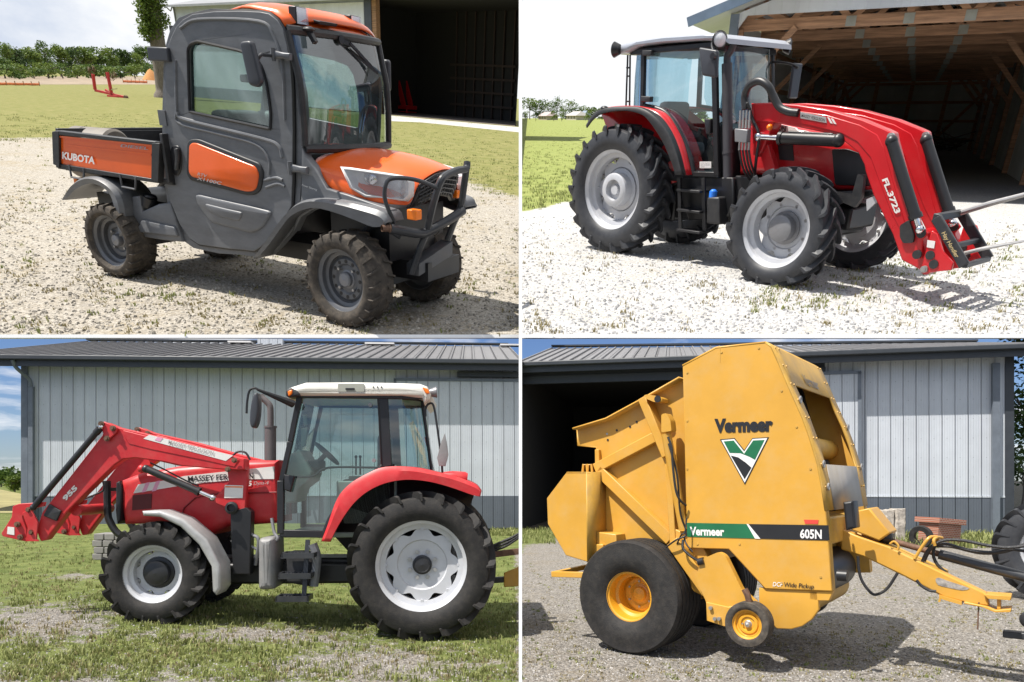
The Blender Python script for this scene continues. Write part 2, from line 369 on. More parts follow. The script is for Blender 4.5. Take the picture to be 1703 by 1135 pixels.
MT['orange_lens']=mat('orange_lens',(.9,.2,.01),.2)
MT['red']=mat('red_paint',(.52,.008,.014),.3,var=.07,vs=2.5,spec=.5,coat=.4,dust=(.4,.18,.15),dusta=.10)
MT['red_old']=mat('faded_red_paint',(.50,.02,.025),.42,var=.1,vs=2.5,dust=(.45,.25,.2),dusta=.16,spec=.5,chips=(.16,.03,.02),bump=.05,bs=3.0)
MT['yellow']=mat('yellow_paint',(.56,.295,.04),.42,var=.06,vs=1.8,dust=(.52,.34,.14),dusta=.4,spec=.45,chips=(.2,.12,.05),bump=.06,bs=3.0)
MT['yellow2']=mat('grimy_yellow_paint',(.50,.29,.05),.5,var=.15,vs=3,dust=(.3,.2,.1),dusta=.5)
MT['rubber']=mat('tyre_rubber',(.022,.021,.021),.68,var=.2,vs=5,bump=.3,bs=90,dust=(.11,.095,.08),dusta=.25,spec=.3)
MT['rubber_dusty']=mat('dusty_rubber',(.06,.053,.046),.85,var=.2,vs=6,bump=.3,bs=90,dust=(.2,.165,.13),dusta=.6,spec=.2)
MT['rubber_new']=mat('new_rubber',(.032,.034,.040),.5,var=.15,vs=5,bump=.15,bs=90,dust=(.1,.1,.1),dusta=.25,spec=.45)
MT['rim_grey']=mat('silver_rim',(.52,.53,.56),.38,var=.07,vs=4,dust=(.45,.4,.35),dusta=.2,metal=.15)
MT['rim_dark']=mat('dark_rim',(.13,.135,.145),.38,metal=.3,var=.15,dust=(.2,.17,.14),dusta=.3)
MT['rim_yellow']=mat('yellow_rim',(.66,.32,.02),.38,var=.08,dust=(.4,.25,.1),dusta=.25,coat=.2)
MT['dark_hub']=mat('hub_black',(.02,.02,.022),.35)
MT['grey_hub']=mat('hub_grey',(.22,.22,.23),.4,metal=.3)
MT['white_hub']=mat('hub_pale',(.5,.5,.53),.4)
MT['steel']=mat('bare_steel',(.42,.41,.40),.38,metal=.7,var=.15)
MT['chrome']=mat('piston_chrome',(.75,.75,.77),.15,metal=1)
MT['black']=mat('black_metal',(.014,.014,.016),.4,var=.2,spec=.5)
MT['satin']=mat('satin_black_tube',(.03,.032,.037),.36,var=.2,dust=(.12,.11,.1),dusta=.2)
MT['hose']=mat('hose_rubber',(.02,.02,.022),.4,bump=.4,bs=200)
MT['rust']=mat('rusty_steel',(.16,.09,.06),.7,var=.35,vs=12,metal=.3,bump=.3)
MT['exhaust']=mat('brown_grey_pipe',(.13,.11,.11),.55,var=.15,metal=.3)
MT['exhaust2']=mat('dark_stack',(.05,.048,.055),.5,var=.12)
MT['white']=mat('white_paint',(.78,.78,.77),.35,var=.04,dust=(.6,.58,.52),dusta=.2)
MT['cream']=mat('cream_roof_plastic',(.72,.70,.64),.4,var=.06,dust=(.5,.48,.4),dusta=.2)
MT['silver']=mat('silver_roof',(.36,.38,.43),.3,var=.05,metal=.2)
MT['decal_white']=mat('white_decal',(.72,.70,.68),.35,var=.05)
MT['decal_pink']=mat('faded_stripe',(.72,.33,.48),.4,var=.05)
MT['decal_black']=mat('black_decal',(.015,.015,.017),.35)
MT['decal_grey']=mat('grey_decal',(.38,.36,.36),.35)
MT['decal_green']=mat('green_decal',(.012,.13,.055),.3)
MT['decal_red']=mat('warning_red',(.6,.06,.04),.4)
MT['glass']=glass('clear_cab_glass',(.60,.72,.71),.13)
MT['glass2']=glass('blue_cab_glass',(.66,.84,.90),.16)
MT['glass_k']=glass('windscreen_glass',(.60,.72,.72),.16)
MT['lens']=glass('lamp_lens',(.97,.97,.98),.12,alpha=.2,acol=(.85,.86,.9))
MT['reflector']=mat('lamp_reflector',(.86,.87,.89),.3,metal=.0)
MT['seat']=mat('grey_seat_vinyl',(.16,.17,.17),.55,var=.1)
MT['interior']=mat('pale_green_trim',(.28,.34,.31),.6,var=.1)
MT['interior2']=mat('charcoal_trim',(.07,.075,.08),.6,var=.1)
MT['mirror']=mat('mirror_back',(.04,.042,.05),.4)
MT['blue_cap']=mat('blue_cap',(.03,.2,.75),.35)
MT['stone']=mat('pale_rough_stone',(.42,.38,.33),.9,var=.3,vs=9,bump=1.0,bs=25)
MT['concrete']=mat('concrete',(.45,.43,.40),.9,var=.12,vs=2,bump=.3)
MT['wood']=mat('weathered_truss_wood',(.40,.225,.13),.8,var=.35,vs=2,stretch=(.5,8,8),bump=.2)
MT['plate']=mat('galvanised_plate',(.34,.34,.29),.5,metal=.3)
MT['dark_int']=mat('unlit_barn_wall',(.022,.022,.022),.9)  # near-black base colour carries the darkness inside the bays
MT['bark']=mat('rough_bark',(.17,.145,.125),.95,var=.35,vs=6,bump=1.0,bs=14,stretch=(3,3,.6))
def leafmat(name,a,b):
    m=bpy.data.materials.new(name); m.use_nodes=True; nt=m.node_tree; p=nt.nodes['Principled BSDF']
    g=N(nt,'ShaderNodeNewGeometry'); rp=N(nt,'ShaderNodeValToRGB'); rp.color_ramp.elements[0].color=(*a,1); rp.color_ramp.elements[1].color=(*b,1)
    nt.links.new(g.outputs['Random Per Island'],rp.inputs[0]); nt.links.new(rp.outputs[0],p.inputs['Base Color']); p.inputs['Roughness'].default_value=.6; p.inputs['Specular IOR Level'].default_value=.25
    t=N(nt,'ShaderNodeBsdfTranslucent'); nt.links.new(rp.outputs[0],t.inputs[0]); mx=N(nt,'ShaderNodeMixShader'); mx.inputs[0].default_value=.3
    o=nt.nodes['Material Output']; nt.links.new(p.outputs[0],mx.inputs[1]); nt.links.new(t.outputs[0],mx.inputs[2]); nt.links.new(mx.outputs[0],o.inputs[0]); return m
MT['leaf']=leafmat('tree_leaves',(.035,.075,.014),(.13,.20,.045))
MT['leaf2']=leafmat('bright_leaves',(.07,.12,.02),(.20,.27,.06))
MT['leaf3']=leafmat('dark_leaves',(.02,.05,.012),(.08,.13,.035))
MT['blade']=leafmat('grass_blades',(.14,.17,.05),(.34,.35,.14))
MT['blade_dry']=leafmat('dry_grass_blades',(.20,.165,.08),(.38,.33,.18))
def ribbed(name,col,pitch,axis='X',rough=.45,metal=.0,depth=.02,minor=True):
    """ribbed sheet steel: a high rib every pitch metres with fine flutes between, as bump"""
    m=mat(name,col,rough,metal,var=.05,vs=1.2,dust=tuple(np.array(col)*.8),dusta=.14); nt=m.node_tree; b=nt.nodes['Principled BSDF']
    tc=N(nt,'ShaderNodeTexCoord'); sp=N(nt,'ShaderNodeSeparateXYZ'); nt.links.new(tc.outputs['Object'],sp.inputs[0]); x=sp.outputs[{'X':0,'Y':1,'Z':2}[axis]]
    fr=math_(nt,'FRACT',math_(nt,'DIVIDE',x,pitch)); d=math_(nt,'ABSOLUTE',math_(nt,'SUBTRACT',fr,.5))
    h=math_(nt,'SUBTRACT',1.0,math_(nt,'MULTIPLY',d,14.0,True),True)
    if minor:
        f2=math_(nt,'FRACT',math_(nt,'DIVIDE',x,pitch/5)); d2=math_(nt,'ABSOLUTE',math_(nt,'SUBTRACT',f2,.5)); h2=math_(nt,'MULTIPLY',math_(nt,'SUBTRACT',1.0,math_(nt,'MULTIPLY',d2,8.0,True),True),.16); h=math_(nt,'MAXIMUM',h,h2)
    bp=N(nt,'ShaderNodeBump',Strength=1.0,Distance=depth); nt.links.new(h,bp.inputs['Height']); nt.links.new(bp.outputs[0],b.inputs['Normal'])
    # each sheet a shade of its own, and rows of screw heads
    wn=N(nt,'ShaderNodeTexWhiteNoise'); wn.noise_dimensions='1D'; nt.links.new(math_(nt,'FLOOR',math_(nt,'DIVIDE',x,pitch*2.4)),wn.inputs['W'])
    oth=sp.outputs[2] if axis!='Z' else sp.outputs[0]
    fz=math_(nt,'FRACT',math_(nt,'DIVIDE',oth,.62)); fx=math_(nt,'FRACT',math_(nt,'DIVIDE',math_(nt,'ADD',x,pitch*.12),pitch)); scr=math_(nt,'MULTIPLY',math_(nt,'LESS_THAN',fz,.035),math_(nt,'LESS_THAN',fx,.06))
    k=math_(nt,'SUBTRACT',math_(nt,'ADD',math_(nt,'MULTIPLY',wn.outputs[0],.10),.92),math_(nt,'MULTIPLY',scr,.45))
    src=b.inputs['Base Color'].links[0].from_socket; hs=N(nt,'ShaderNodeHueSaturation'); nt.links.new(src,hs.inputs['Color']); nt.links.new(k,hs.inputs['Value']); nt.links.new(hs.outputs[0],b.inputs['Base Color'])
    return m
def groundmat(name,g1,g2,gr1,gr2,dry,scale=1.0,stone_s=45.,bumpd=.02,patch=1.0,thr=(.42,.58)):
    """gravel and turf, mixed by the 'turf' attribute (where the lawn lies) and noise"""
    m=bpy.data.materials.new(name); m.use_nodes=True; nt=m.node_tree; b=nt.nodes['Principled BSDF']; Lk=nt.links.new
    tc=N(nt,'ShaderNodeTexCoord'); vec=tc.outputs['Object']
    vo=N(nt,'ShaderNodeTexVoronoi',Scale=stone_s*scale); Lk(vec,vo.inputs['Vector'])
    bw=N(nt,'ShaderNodeRGBToBW'); Lk(vo.outputs['Color'],bw.inputs[0])
    st=N(nt,'ShaderNodeMixRGB'); st.inputs[1].default_value=(*g1,1); st.inputs[2].default_value=(*g2,1); 
    n0=N(nt,'ShaderNodeTexNoise',Scale=stone_s*scale*.8,Detail=6.0,Roughness=.8); Lk(vec,n0.inputs['Vector'])
    mr=N(nt,'ShaderNodeMapRange'); mr.inputs[1].default_value=.3; mr.inputs[2].default_value=.7; Lk(math_(nt,'ADD',math_(nt,'MULTIPLY',bw.outputs[0],.5),math_(nt,'MULTIPLY',n0.outputs[0],.5)),mr.inputs[0]); Lk(mr.outputs[0],st.inputs[0])
    # dirt showing between the stones, in broad patches
    n1=N(nt,'ShaderNodeTexNoise',Scale=.9*scale,Detail=8.0,Roughness=.7); Lk(vec,n1.inputs['Vector'])
    dm=N(nt,'ShaderNodeMixRGB'); dm.inputs[2].default_value=(*dry,1); r1=N(nt,'ShaderNodeMapRange'); r1.inputs[1].default_value=.50; r1.inputs[2].default_value=.70; r1.inputs[4].default_value=.75*patch
    Lk(n1.outputs[0],r1.inputs[0]); n1b=N(nt,'ShaderNodeTexNoise',Scale=14*scale,Detail=6.0,Roughness=.8); Lk(vec,n1b.inputs['Vector']); rb=N(nt,'ShaderNodeMapRange'); rb.inputs[1].default_value=.42; rb.inputs[2].default_value=.6; Lk(n1b.outputs[0],rb.inputs[0])
    Lk(math_(nt,'MULTIPLY',math_(nt,'ADD',r1.outputs[0],.12*patch),rb.outputs[0],True),dm.inputs[0]); Lk(st.outputs[0],dm.inputs[1])
    # turf
    n2=N(nt,'ShaderNodeTexNoise',Scale=2.2*scale,Detail=10.0,Roughness=.75); Lk(vec,n2.inputs['Vector']); tu=N(nt,'ShaderNodeMixRGB'); tu.inputs[1].default_value=(*gr1,1); tu.inputs[2].default_value=(*gr2,1)
    r2=N(nt,'ShaderNodeMapRange'); r2.inputs[1].default_value=.38; r2.inputs[2].default_value=.62; Lk(n2.outputs[0],r2.inputs[0]); Lk(r2.outputs[0],tu.inputs[0])
    at=N(nt,'ShaderNodeAttribute',attribute_name='turf'); n3=N(nt,'ShaderNodeTexNoise',Scale=3.4*scale,Detail=10.0,Roughness=.78); Lk(vec,n3.inputs['Vector'])
    sm_=math_(nt,'ADD',at.outputs['Fac'],math_(nt,'MULTIPLY',math_(nt,'SUBTRACT',n3.outputs[0],.5),1.6)); r3=N(nt,'ShaderNodeMapRange'); r3.inputs[1].default_value=thr[0]; r3.inputs[2].default_value=thr[1]; Lk(sm_,r3.inputs[0])
    fm=N(nt,'ShaderNodeMixRGB'); Lk(r3.outputs[0],fm.inputs[0]); Lk(dm.outputs[0],fm.inputs[1]); Lk(tu.outputs[0],fm.inputs[2]); Lk(fm.outputs[0],b.inputs['Base Color'])
    b.inputs['Roughness'].default_value=.95; b.inputs['Specular IOR Level'].default_value=.15
    bp=N(nt,'ShaderNodeBump',Strength=.8,Distance=bumpd); Lk(math_(nt,'ADD',n0.outputs[0],math_(nt,'SUBTRACT',1.0,vo.outputs['Distance'])),bp.inputs['Height']); Lk(bp.outputs[0],b.inputs['Normal'])
    return m
def sheet(name,rows,turf,m,matrix=None,label=None,zfun=None):
    """ground sheet from rows of points with a turf weight per point"""
    h=len(rows); wv=len(rows[0]); me=bpy.data.meshes.new(name)
    me.from_pydata([tuple(p) for r in rows for p in r],[],[(i*wv+k,i*wv+k+1,(i+1)*wv+k+1,(i+1)*wv+k) for i in range(h-1) for k in range(wv-1)])
    a=me.attributes.new('turf','FLOAT','POINT'); a.data.foreach_set('value',[float(turf(p)) for r in rows for p in r])
    me.materials.append(m); 
    if me.polygons[0].normal.z<0: me.flip_normals()
    o=bpy.data.objects.new(name,me); C.objects.link(o); o['kind']='structure'
    if matrix is not None: o.matrix_world=matrix
    return o
def blades(name,spots,m,matrix,h=.05,seed=1,spread=.03,n=7,label=None):
    """tufts of grass: thin bent blades at the given spots (x,y,z[,scale])"""
    rg=random.Random(seed); b=B(); V=b.v; F=b.f
    for s_ in spots:
        k=s_[3] if len(s_)>3 else 1
        for i in range(n):
            a=rg.uniform(0,6.283); d=rg.random()*spread*k; x=s_[0]+math.cos(a)*d; y=s_[1]+math.sin(a)*d; hh=h*k*rg.uniform(.5,1.3); a2=rg.uniform(0,6.283); ln=hh*rg.uniform(.2,.8); wd=.006*k*rg.uniform(.6,1.4)*max(1,h/.06)
            dx,dy=math.cos(a2),math.sin(a2); o=len(V); z=s_[2]
            V+=[(x-dy*wd,y+dx*wd,z-.01),(x+dy*wd,y-dx*wd,z-.01),(x+dy*wd*.7+dx*ln*.4,y-dx*wd*.7+dy*ln*.4,z+hh*.65),(x-dy*wd*.7+dx*ln*.4,y+dx*wd*.7+dy*ln*.4,z+hh*.65),(x+dx*ln,y+dy*ln,z+hh)]
            F+=[(o,o+1,o+2,o+3),(o+3,o+2,o+4)]
    me=bpy.data.meshes.new(name); me.from_pydata(V,[],F); me.materials.append(MT[m]); o=bpy.data.objects.new(name,me); C.objects.link(o); o.matrix_world=matrix
    return tag(o,label,'grass',kind='stuff')
MT['dark_wood']=mat('bay_shade_wood',(.05,.035,.03),.9)  # bay timber: interior shade put into a darkened base colour
MT['concrete_old']=mat('weathered_blocks',(.22,.21,.2),.9)
def slab(fr,z,x0,x1,hz,near,name,mat_,turf,rows=70,cols=60,far=900):
    """upper terrace ground: a sheet in the frame's own ground plane, from the terrace lip to the horizon"""
    R=[]
    for i in range(rows+1):
        r=[]
        for k in range(cols+1):
            px=x0+(x1-x0)*k/cols; a=fr.at(px,near,2,z); c=fr.at(px,hz(px),2,z); 
            # rows spaced evenly in the sight angle, thinning with distance
            py=near+(hz(px)-near)*(1-(1-i/rows)**1.6); q=fr.at(px,py,2,z); r.append((q[0],q[1],z))
        R.append(r)
    return sheet(name,R,turf,mat_,fr.M())
# ================================================================ upper left yard: orange utility vehicle
KF=Frame([[0.89357,0.44566,0.05393],[-0.37123,0.80114,-0.46943],[-0.25241,0.39945,0.88132]],np.array((-.832,6.198,1.541))*6.6+CAM,6.6)  # whole left yard tilted and scaled up about the camera
KZ=-.05
def utv():
    F=KF; P=F.P; p3=F.p3; Y=-.66; yc=-.11
    t=thing('utility_vehicle','orange and charcoal utility vehicle with enclosed cab, cargo bed and bull bar on gravel','utility vehicle',F.M())
    mir=lambda v:Vector((v[0],2*yc-v[1],v[2]))
    # side doors
    out=P(Y,276,300,273,200,275,120,278,80,283,66,292,46,304,33,320,24,355,19.5,400,18.5,432,20,447,23,460,33,470,48,477,75,482,105,485,150,486.5,216,486,300,484,343,470,369,455,390,432,412,422,418,405,416,380,414,350,410,330,407,315,397,299,374,284,338)
    win=rnd(P(Y,313,82,318,73,330,69,400,85,425,95,436,112,444,140,449,172,451,190,450,215,380,200,316,186),.02)
    def side(y,sg,nm,full=True):
        q=lambda pts:pts
        b=B(); b.puff(out,y,y+.07*sg,.03,3,None) if not full else None
        b=B(); b.prism(out,y,y+.05*sg,hole=win); d=b.obj(nm,'kplastic',t,bevel=.018,seg=3)
        return d
    d=side(Y,1,'door'); 
    b=B(); ofs=lambda pl,d:[(p[0],p[1]) for p in pl]
    # rubber seal round the window and the door edge
    b=B(); b.tube([(x,Y-.004,z) for x,z in win],.012,6,closed=True); b.obj('window_seal','black',d)
    b=B(); b.tube([(x,Y+.02,z) for x,z in out],.014,6,closed=True); b.obj('door_seal','black',d)
    b=B(); b.prism(win,Y+.02,Y+.024); b.obj('window_pane','glass',d,smooth=False)
    # outer body frame behind the door
    fr=P(Y+.03,272,296,269.5,200,272,110,276,74,283,50,297,30,318,22,350,15,432,17,452,21,466,31,476,48,484,84,494,122,501,157,505,203,504,243,503,268,498,350,486,385,466,408,448,426,431,429,400,424,365,422,322,413,300,397,282,360)
    b=B(); b.prism(fr,Y+.03,Y+.10,hole=rnd(P(Y+.03,300,78,318,56,425,74,446,100,462,180,468,260,465,330,425,388,330,380,300,330),.05)); b.obj('cab_frame','kplastic',t,bevel=.012)
    # raised mouldings pressed into the door
    b=B()
    for pl in [(326,322,360,330,420,343,455,352,438,380,420,388,352,370,330,340),]:
        q=rnd(P(Y,*pl),.05); b.puff(q,Y-.022,Y+.03,.02)
    b.obj('door_moulding','kplastic',d)
    b=B(); q=rnd(P(Y,344,338,380,347,408,353,402,368,372,361,352,352),.03); b.puff(q,Y-.034,Y,.012); b.obj('door_moulding','kplastic',d)
    for pts,r in (([(296,186),(300,196),(330,205),(440,232),(464,244),(470,262)],.016),([(440,300),(458,296),(470,300)],.012),([(442,312),(462,306),(474,310)],.012),([(300,47),(330,33),(430,36),(455,60),(470,110),(474,200)],.012),([(292,100),(294,180),(298,205),(360,222),(425,240),(447,265),(448,290)],.012)):
        b=B(); b.smooth([p3(*p,Y-.001) for p in pts],r,5,n=8); b.obj('door_rib','kplastic',d)
    # orange insert with its frame
    ins=rnd(P(Y,318,243,322,238,330,238,428,277,434,290,430,312,424,318,412,319,322,294,317,286),.03)
    ring=rnd(P(Y,313,238,318,232,331,231,434,272,440,288,435,316,426,324,412,325,318,300,312,290),.04)
    b=B(); b.puff(ring,Y-.016,Y+.02,.012); b.obj('insert_frame','kplastic2',d)
    b=B(); b.puff(ins,Y-.026,Y,.01); pn=b.obj('orange_insert','orange',d)
    ptext(F,'RTV','model_lettering','decal_grey',pn,Y-.028,(329,291.5),(345,295.5),(.7,-4.6),bold=.02,shear=.15)
    ptext(F,'X1100C','model_lettering','decal_grey',pn,Y-.028,(328,299),(369,308),(.7,-5),bold=.02,shear=.15)
    # door handle
    b=B(); hp=curve2(P(Y,286,246,293,242,300,246,303,262,302,282,297,292,289,290,285,276,284,260),3); b.puff(hp,Y-.012,Y+.02,.01); h=b.obj('handle_pocket','black',d)
    b=B(); b.puff(rnd(P(Y-.03,290,248,297,246,299,262,297,284,291,284,293,262),.02),Y-.045,Y-.02,.01); b.obj('handle','kplastic2',h)
    # hinges
    for (x,y) in ((452,92),(480,281)):
        b=B(); b.puff(P(Y-.02,x,y-9,x+22,y-4,x+33,y-3,x+33,y+9,x+20,y+6,x,y+6),Y-.045,Y-.005,.012); b.cyl(p3(x+1,y-12,Y-.04),p3(x+3,y+10,Y-.04),.016); b.obj('hinge','rim_dark',t)
    # far side wall of the cab, same outline, so one looks through both windows
    b=B(); yf=2*yc-Y; b.prism(out,yf-.05,yf,hole=win); fd=b.obj('door','kplastic',t,bevel=.012); b=B(); b.prism(win,yf-.03,yf-.026); b.obj('window_pane','glass',fd,smooth=False)
    # back wall with rear window
    zb=.45; xb=p3(285,120,Y).x; x0=p3(275,200,Y).x
    b=B(); b.prism([(y,z) for y,z in ((Y+.04,1.0),(yf-.04,1.0),(yf-.04,1.93),(Y+.04,1.93))],0,.03,hole=[(Y+.14,1.3),(yf-.14,1.3),(yf-.14,1.82),(Y+.14,1.82)])
    b.v=[(xb+y-.0,x,z) for x,y,z in b.v]; b.obj('rear_cab_wall','kplastic2',t)
    b=B(); b.box(xb,xb+.6,Y+.05,yf-.05,.4,.75); b.box(xb,xb+.1,Y+.05,yf-.05,.4,1.05); b.obj('engine_cover','kplastic2',t)
    # roof: orange, crowned
    prof=[(402,13),(415,13.5),(432,17),(452,21),(466,31),(474,44)]
    e=[p3(a,c,Y+.02) for a,c in prof]; xs=p3(300,28,Y+.02); e=[Vector((e[0].x-.12,Y+.02,e[0].z-.02))]+e
    rows=[]
    for v in np.linspace(0,1,13):
        y=Y+.02+(yf-Y-.04)*v; cr=.055*(1-abs(2*v-1)**4); cf=.10*(1-abs(2*v-1)**2.2)
        rows.append([Vector((q.x+cf*(i/len(e))**2,y,q.z+cr)) for i,q in enumerate(e)])
    b=B(); b.grid(rows); b.grid([[q-Vector((0,0,.05)) for q in r] for r in rows]); b.obj('roof','orange',t,thick=.012)
    b=B(); b.puff(P(-.3,524,32,548,38,545,43,528,39),-.4,-.2,.01); b.obj('roof_scoop','kplastic2',t)
    # windscreen, its frame
    A=[(478,52),(487,90),(497,130),(503,180),(507,243)]; wl=[p3(*q,Y+.02) for q in A]; wr=[mir(q) for q in wl]
    rows=[]
    for v in np.linspace(0,1,13):
        bow=.09*(1-abs(2*v-1)**2.2); rows.append([l.lerp(r,v)+Vector((bow,0,0)) for l,r in zip(wl,wr)])
    b=B(); b.grid(rows); b.obj('windscreen','glass_k',t)
    for k,nm in((0,'A'),(-1,'B')):
        b=B(); b.smooth(rows[k],.026,4,n=8); b.obj('pillar','kplastic2',t)
    b=B(); b.tube([r[0]+Vector((0,0,.01)) for r in rows],.03,8); b.obj('roof_edge_trim','kplastic2',t)
    b=B(); b.tube([r[-1]-Vector((0,0,.02)) for r in rows],.03,8); b.obj('windscreen_base_trim','kplastic2',t)
    # wiper
    b=B(); a=p3(563,66,-.2); b.bar(a,p3(582,75,-.1),.04,.03); b.bar(p3(582,72,-.12),p3(618,112,.12),.014,.02); b.bar(p3(575,78,-.12),p3(628,122,.16),.01,.02); b.cyl(a-Vector((0.03,0,0)),a+Vector((.03,0,0)),.03); b.obj('wiper','black',t)
    for px in ((512,49),(583,58)):
        b=B(); a=p3(*px,Y+.15 if px[0]<550 else .12); b.ball(a,.04,6,(1.4,1,.5)); b.bar(a,a+Vector((.06,0,-.08)),.035,.03); b.obj('wiper_motor','black',t)
    # roof work lights
    for px,yy in (((496,27),-.5),((586,40),.18)):
        a=p3(*px,yy); b=B(); b.box(a.x-.04,a.x+.03,a.y-.055,a.y+.055,a.z-.055,a.z+.055); b.bar(a-Vector((0.02,0,.0)),a-Vector((.02,0,.09)),.05,.02); b.box(a.x-.09,a.x+.06,a.y-.07,a.y+.07,a.z-.105,a.z-.09); l=b.obj('work_light','black',t,bevel=.01)
        b=B(); b.box(a.x+.03,a.x+.045,a.y-.05,a.y+.05,a.z-.05,a.z+.05); b.obj('lens','lens',l); b=B(); b.box(a.x+.026,a.x+.032,a.y-.048,a.y+.048,a.z-.048,a.z+.048); b.obj('reflector','reflector',l)
    # cowl
    def G(rows,mats,nm,**k):
        b=B(); b.grid(rows); return b.obj(nm,mats,t,**k)
    c0=[p3(*q,Y+.03) for q in ((505,246),(503,268))]
    nrm=lambda q,y:p3(*q,y)
    # bonnet
    Hy=[(-.60,),(-.52,),(-.33,),(-.11,)]
    stn=[ [((543,314),-.62),((524,282),-.62),((518,260),-.55),((560,252),-.33),((600,245),-.11)],
          [((590,331),-.62),((566,292),-.62),((560,274),-.53),((606,258),-.33),((648,246),-.11)],
          [((636,341),-.60),((610,306),-.60),((604,287),-.51),((654,267),-.32),((690,256),-.11)],
          [((668,342),-.54),((650,318),-.54),((650,296),-.46),((696,276),-.30),((722,269),-.11)],
          [((682,344),-.44),((692,322),-.42),((697,306),-.38),((722,288),-.27),((740,281),-.11)]]
    rows=[]
    for s in stn:
        a=[p3(*q,y) for q,y in s]; rows.append(a+[mir(q) for q in reversed(a[:-1])])
    G(rows,'orange','bonnet',thick=.012,sub=2)
    # nose panel beneath the bonnet edge with grille
    a=[p3(682,344,-.44),p3(697,306,-.38),p3(724,289,-.27),p3(742,284,-.11)]; top=a+[mir(q) for q in reversed(a[:-1])]
    lo=[p3(676,346,-.44),p3(690,343,-.36),p3(712,333,-.25),p3(730,325,-.11)]; bot=lo+[mir(q) for q in reversed(lo[:-1])]
    b=B(); b.grid([[q+Vector((0.0,0,-.005)) for q in top],[q.lerp(r,.5)+Vector((.01,0,0)) for q,r in zip(top,bot)],bot]); gr=b.obj('grille','black',t,thick=.01)
    b=B()
    for i in range(1,6):
        v=i/6; b.tube([q.lerp(r,v)+Vector((.02,0,0)) for q,r in zip(top,bot)][1:-1],.006,5)
    for k in range(1,15):
        f=1+4*k/15.; i0=int(f); fr_=f-i0
        b.tube([(top[i0].lerp(top[i0+1],fr_)).lerp(bot[i0].lerp(bot[i0+1],fr_),v)+Vector((.02,0,0)) for v in(.08,.5,.95)],.005,5)
    b.obj('grille_mesh','satin',gr)
    # headlight
    hl=P(-.585,572,277,590,279,618,284,650,291,670,296,676,306,675,328,668,337,648,334,612,327,588,312)
    def lamp(y,sg,nm):
        f=lambda p: Vector((p[0],y+sg*max(0,(p[0]-hl[0][0]-.20))*.42,p[1]))
        b=B(); n=len(hl); c=sum((Vector((p[0],0,p[1])) for p in hl),Vector())/n
        rim=[f(p) for p in hl]; in_=[f((c.x+(p[0]-c.x)*.86,c.z+(p[1]-c.z)*.86))+Vector((.0,-sg*.018,0)) for p in hl]
        back=[f((c.x+(p[0]-c.x)*.7,c.z+(p[1]-c.z)*.7))+Vector((0,sg*.03,0)) for p in hl]
        b.grid([rim,in_],True); b.f.append(tuple(range(n,2*n))) if False else None
        l=b.obj('headlight','white',t,thick=.006)
        b=B(); b.grid([in_,back],True); b.add(back,[tuple(range(n))]); b.obj('reflector','reflector',l)
        b=B(); b.add(in_,[tuple(range(n))]); b.obj('lens','lens',l)
        q=f((c.x+.10,c.z-.02)); b=B(); b.lathe(q+Vector((0,sg*.02,0)),[(.07,0),(.07,-sg*.02),(.05,-sg*.028),(.001,-sg*.035)],n=20,cap=False); b.obj('projector_lens','lens',l)
        q=f((c.x-.08,c.z+.03)); b=B(); b.ball(q+Vector((0,sg*.012,0)),.045,8,(1.3,.4,1)); b.obj('inner_bulb','chrome',l)
    lamp(-.625,1,'near'); lamp(2*yc+.625,-1,'far')
    # dark lower body between door and bonnet, fender arches
    b=B(); b.puff(P(Y,502,244,508,262,524,281,543,314,580,325,617,338,650,349,655,368,635,373,600,362,574,352,541,344,518,350,500,362,488,386,500,330),Y,Y+.08,.012); b.obj('front_side_panel','kplastic',t)
    ptext(F,'Power Steering','lettering','decal_white',t,Y-.004,(502.5,309),(528,317.5),(.6,-3),shear=.2)
    arc=[(437,427),(455,403),(475,374),(495,350),(510,337),(533,330),(574,333),(614,341),(650,352),(658,368)]
    arci=[(446,424),(462,405),(482,378),(498,358),(518,347),(541,343),(574,351),(609,364),(635,374),(656,372)]
    for sg,y0 in((-1,Y),(1,2*yc-Y)):
        b=B(); o=[p3(*q,Y) for q in arc]; i=[p3(*q,Y) for q in arci]; o=spline(o,3); i=spline(i,3)
        f=lambda q,y:Vector((q.x,y,q.z))
        b.grid([[f(q,y0-sg*.10) for q in o],[f(q,y0) for q in o],[f(q,y0+sg*.09) for q in o],[f(q.lerp(r,.25),y0+sg*.12) for q,r in zip(o,i)],[f(q,y0+sg*.11) for q in i],[f(q,y0-sg*.05) for q in i]]); b.obj('front_fender','kplastic',t,thick=.008)
        arc2=[(119,331),(133,308),(150,296),(170,294),(190,302),(208,318),(217,338),(220,360),(222,391)]; ar2i=[(125,331),(140,314),(158,305),(172,304),(188,311),(200,325),(206,345),(209,365),(214,391)]
        b=B(); o=spline([p3(*q,Y-.02) for q in arc2],3); i=spline([p3(*q,Y-.02) for q in ar2i],3)
        b.grid([[f(q,y0-sg*.22) for q in o],[f(q,y0) for q in o],[f(q,y0+sg*.09) for q in o],[f(q.lerp(r,.3),y0+sg*.12) for q,r in zip(o,i)],[f(q,y0+sg*.11) for q in i],[f(q,y0-sg*.2) for q in i]]); b.obj('rear_fender','kplastic',t,thick=.008)
    b=B(); b.puff(P(Y-.01,219,327,232,326,236,352,262,340,282,337,290,362,303,403,270,400,222,392),Y-.01,Y+.12,.015); b.obj('side_sill','kplastic',t)
    b=B(); b.puff(rnd(P(Y-.03,236,366,290,378,296,394,226,386),.02),Y-.035,Y+.0,.01); b.obj('sill_moulding','kplastic',t)
    b=B(); a=p3(248,333,Y+.05); b.cyl(a-Vector((.02,0,.05)),a+Vector((.02,0,.03)),.06,n=16); b.ball(a+Vector((.02,0,.03)),.05,6,(1.2,1,.5)); b.obj('fuel_cap','black',t)
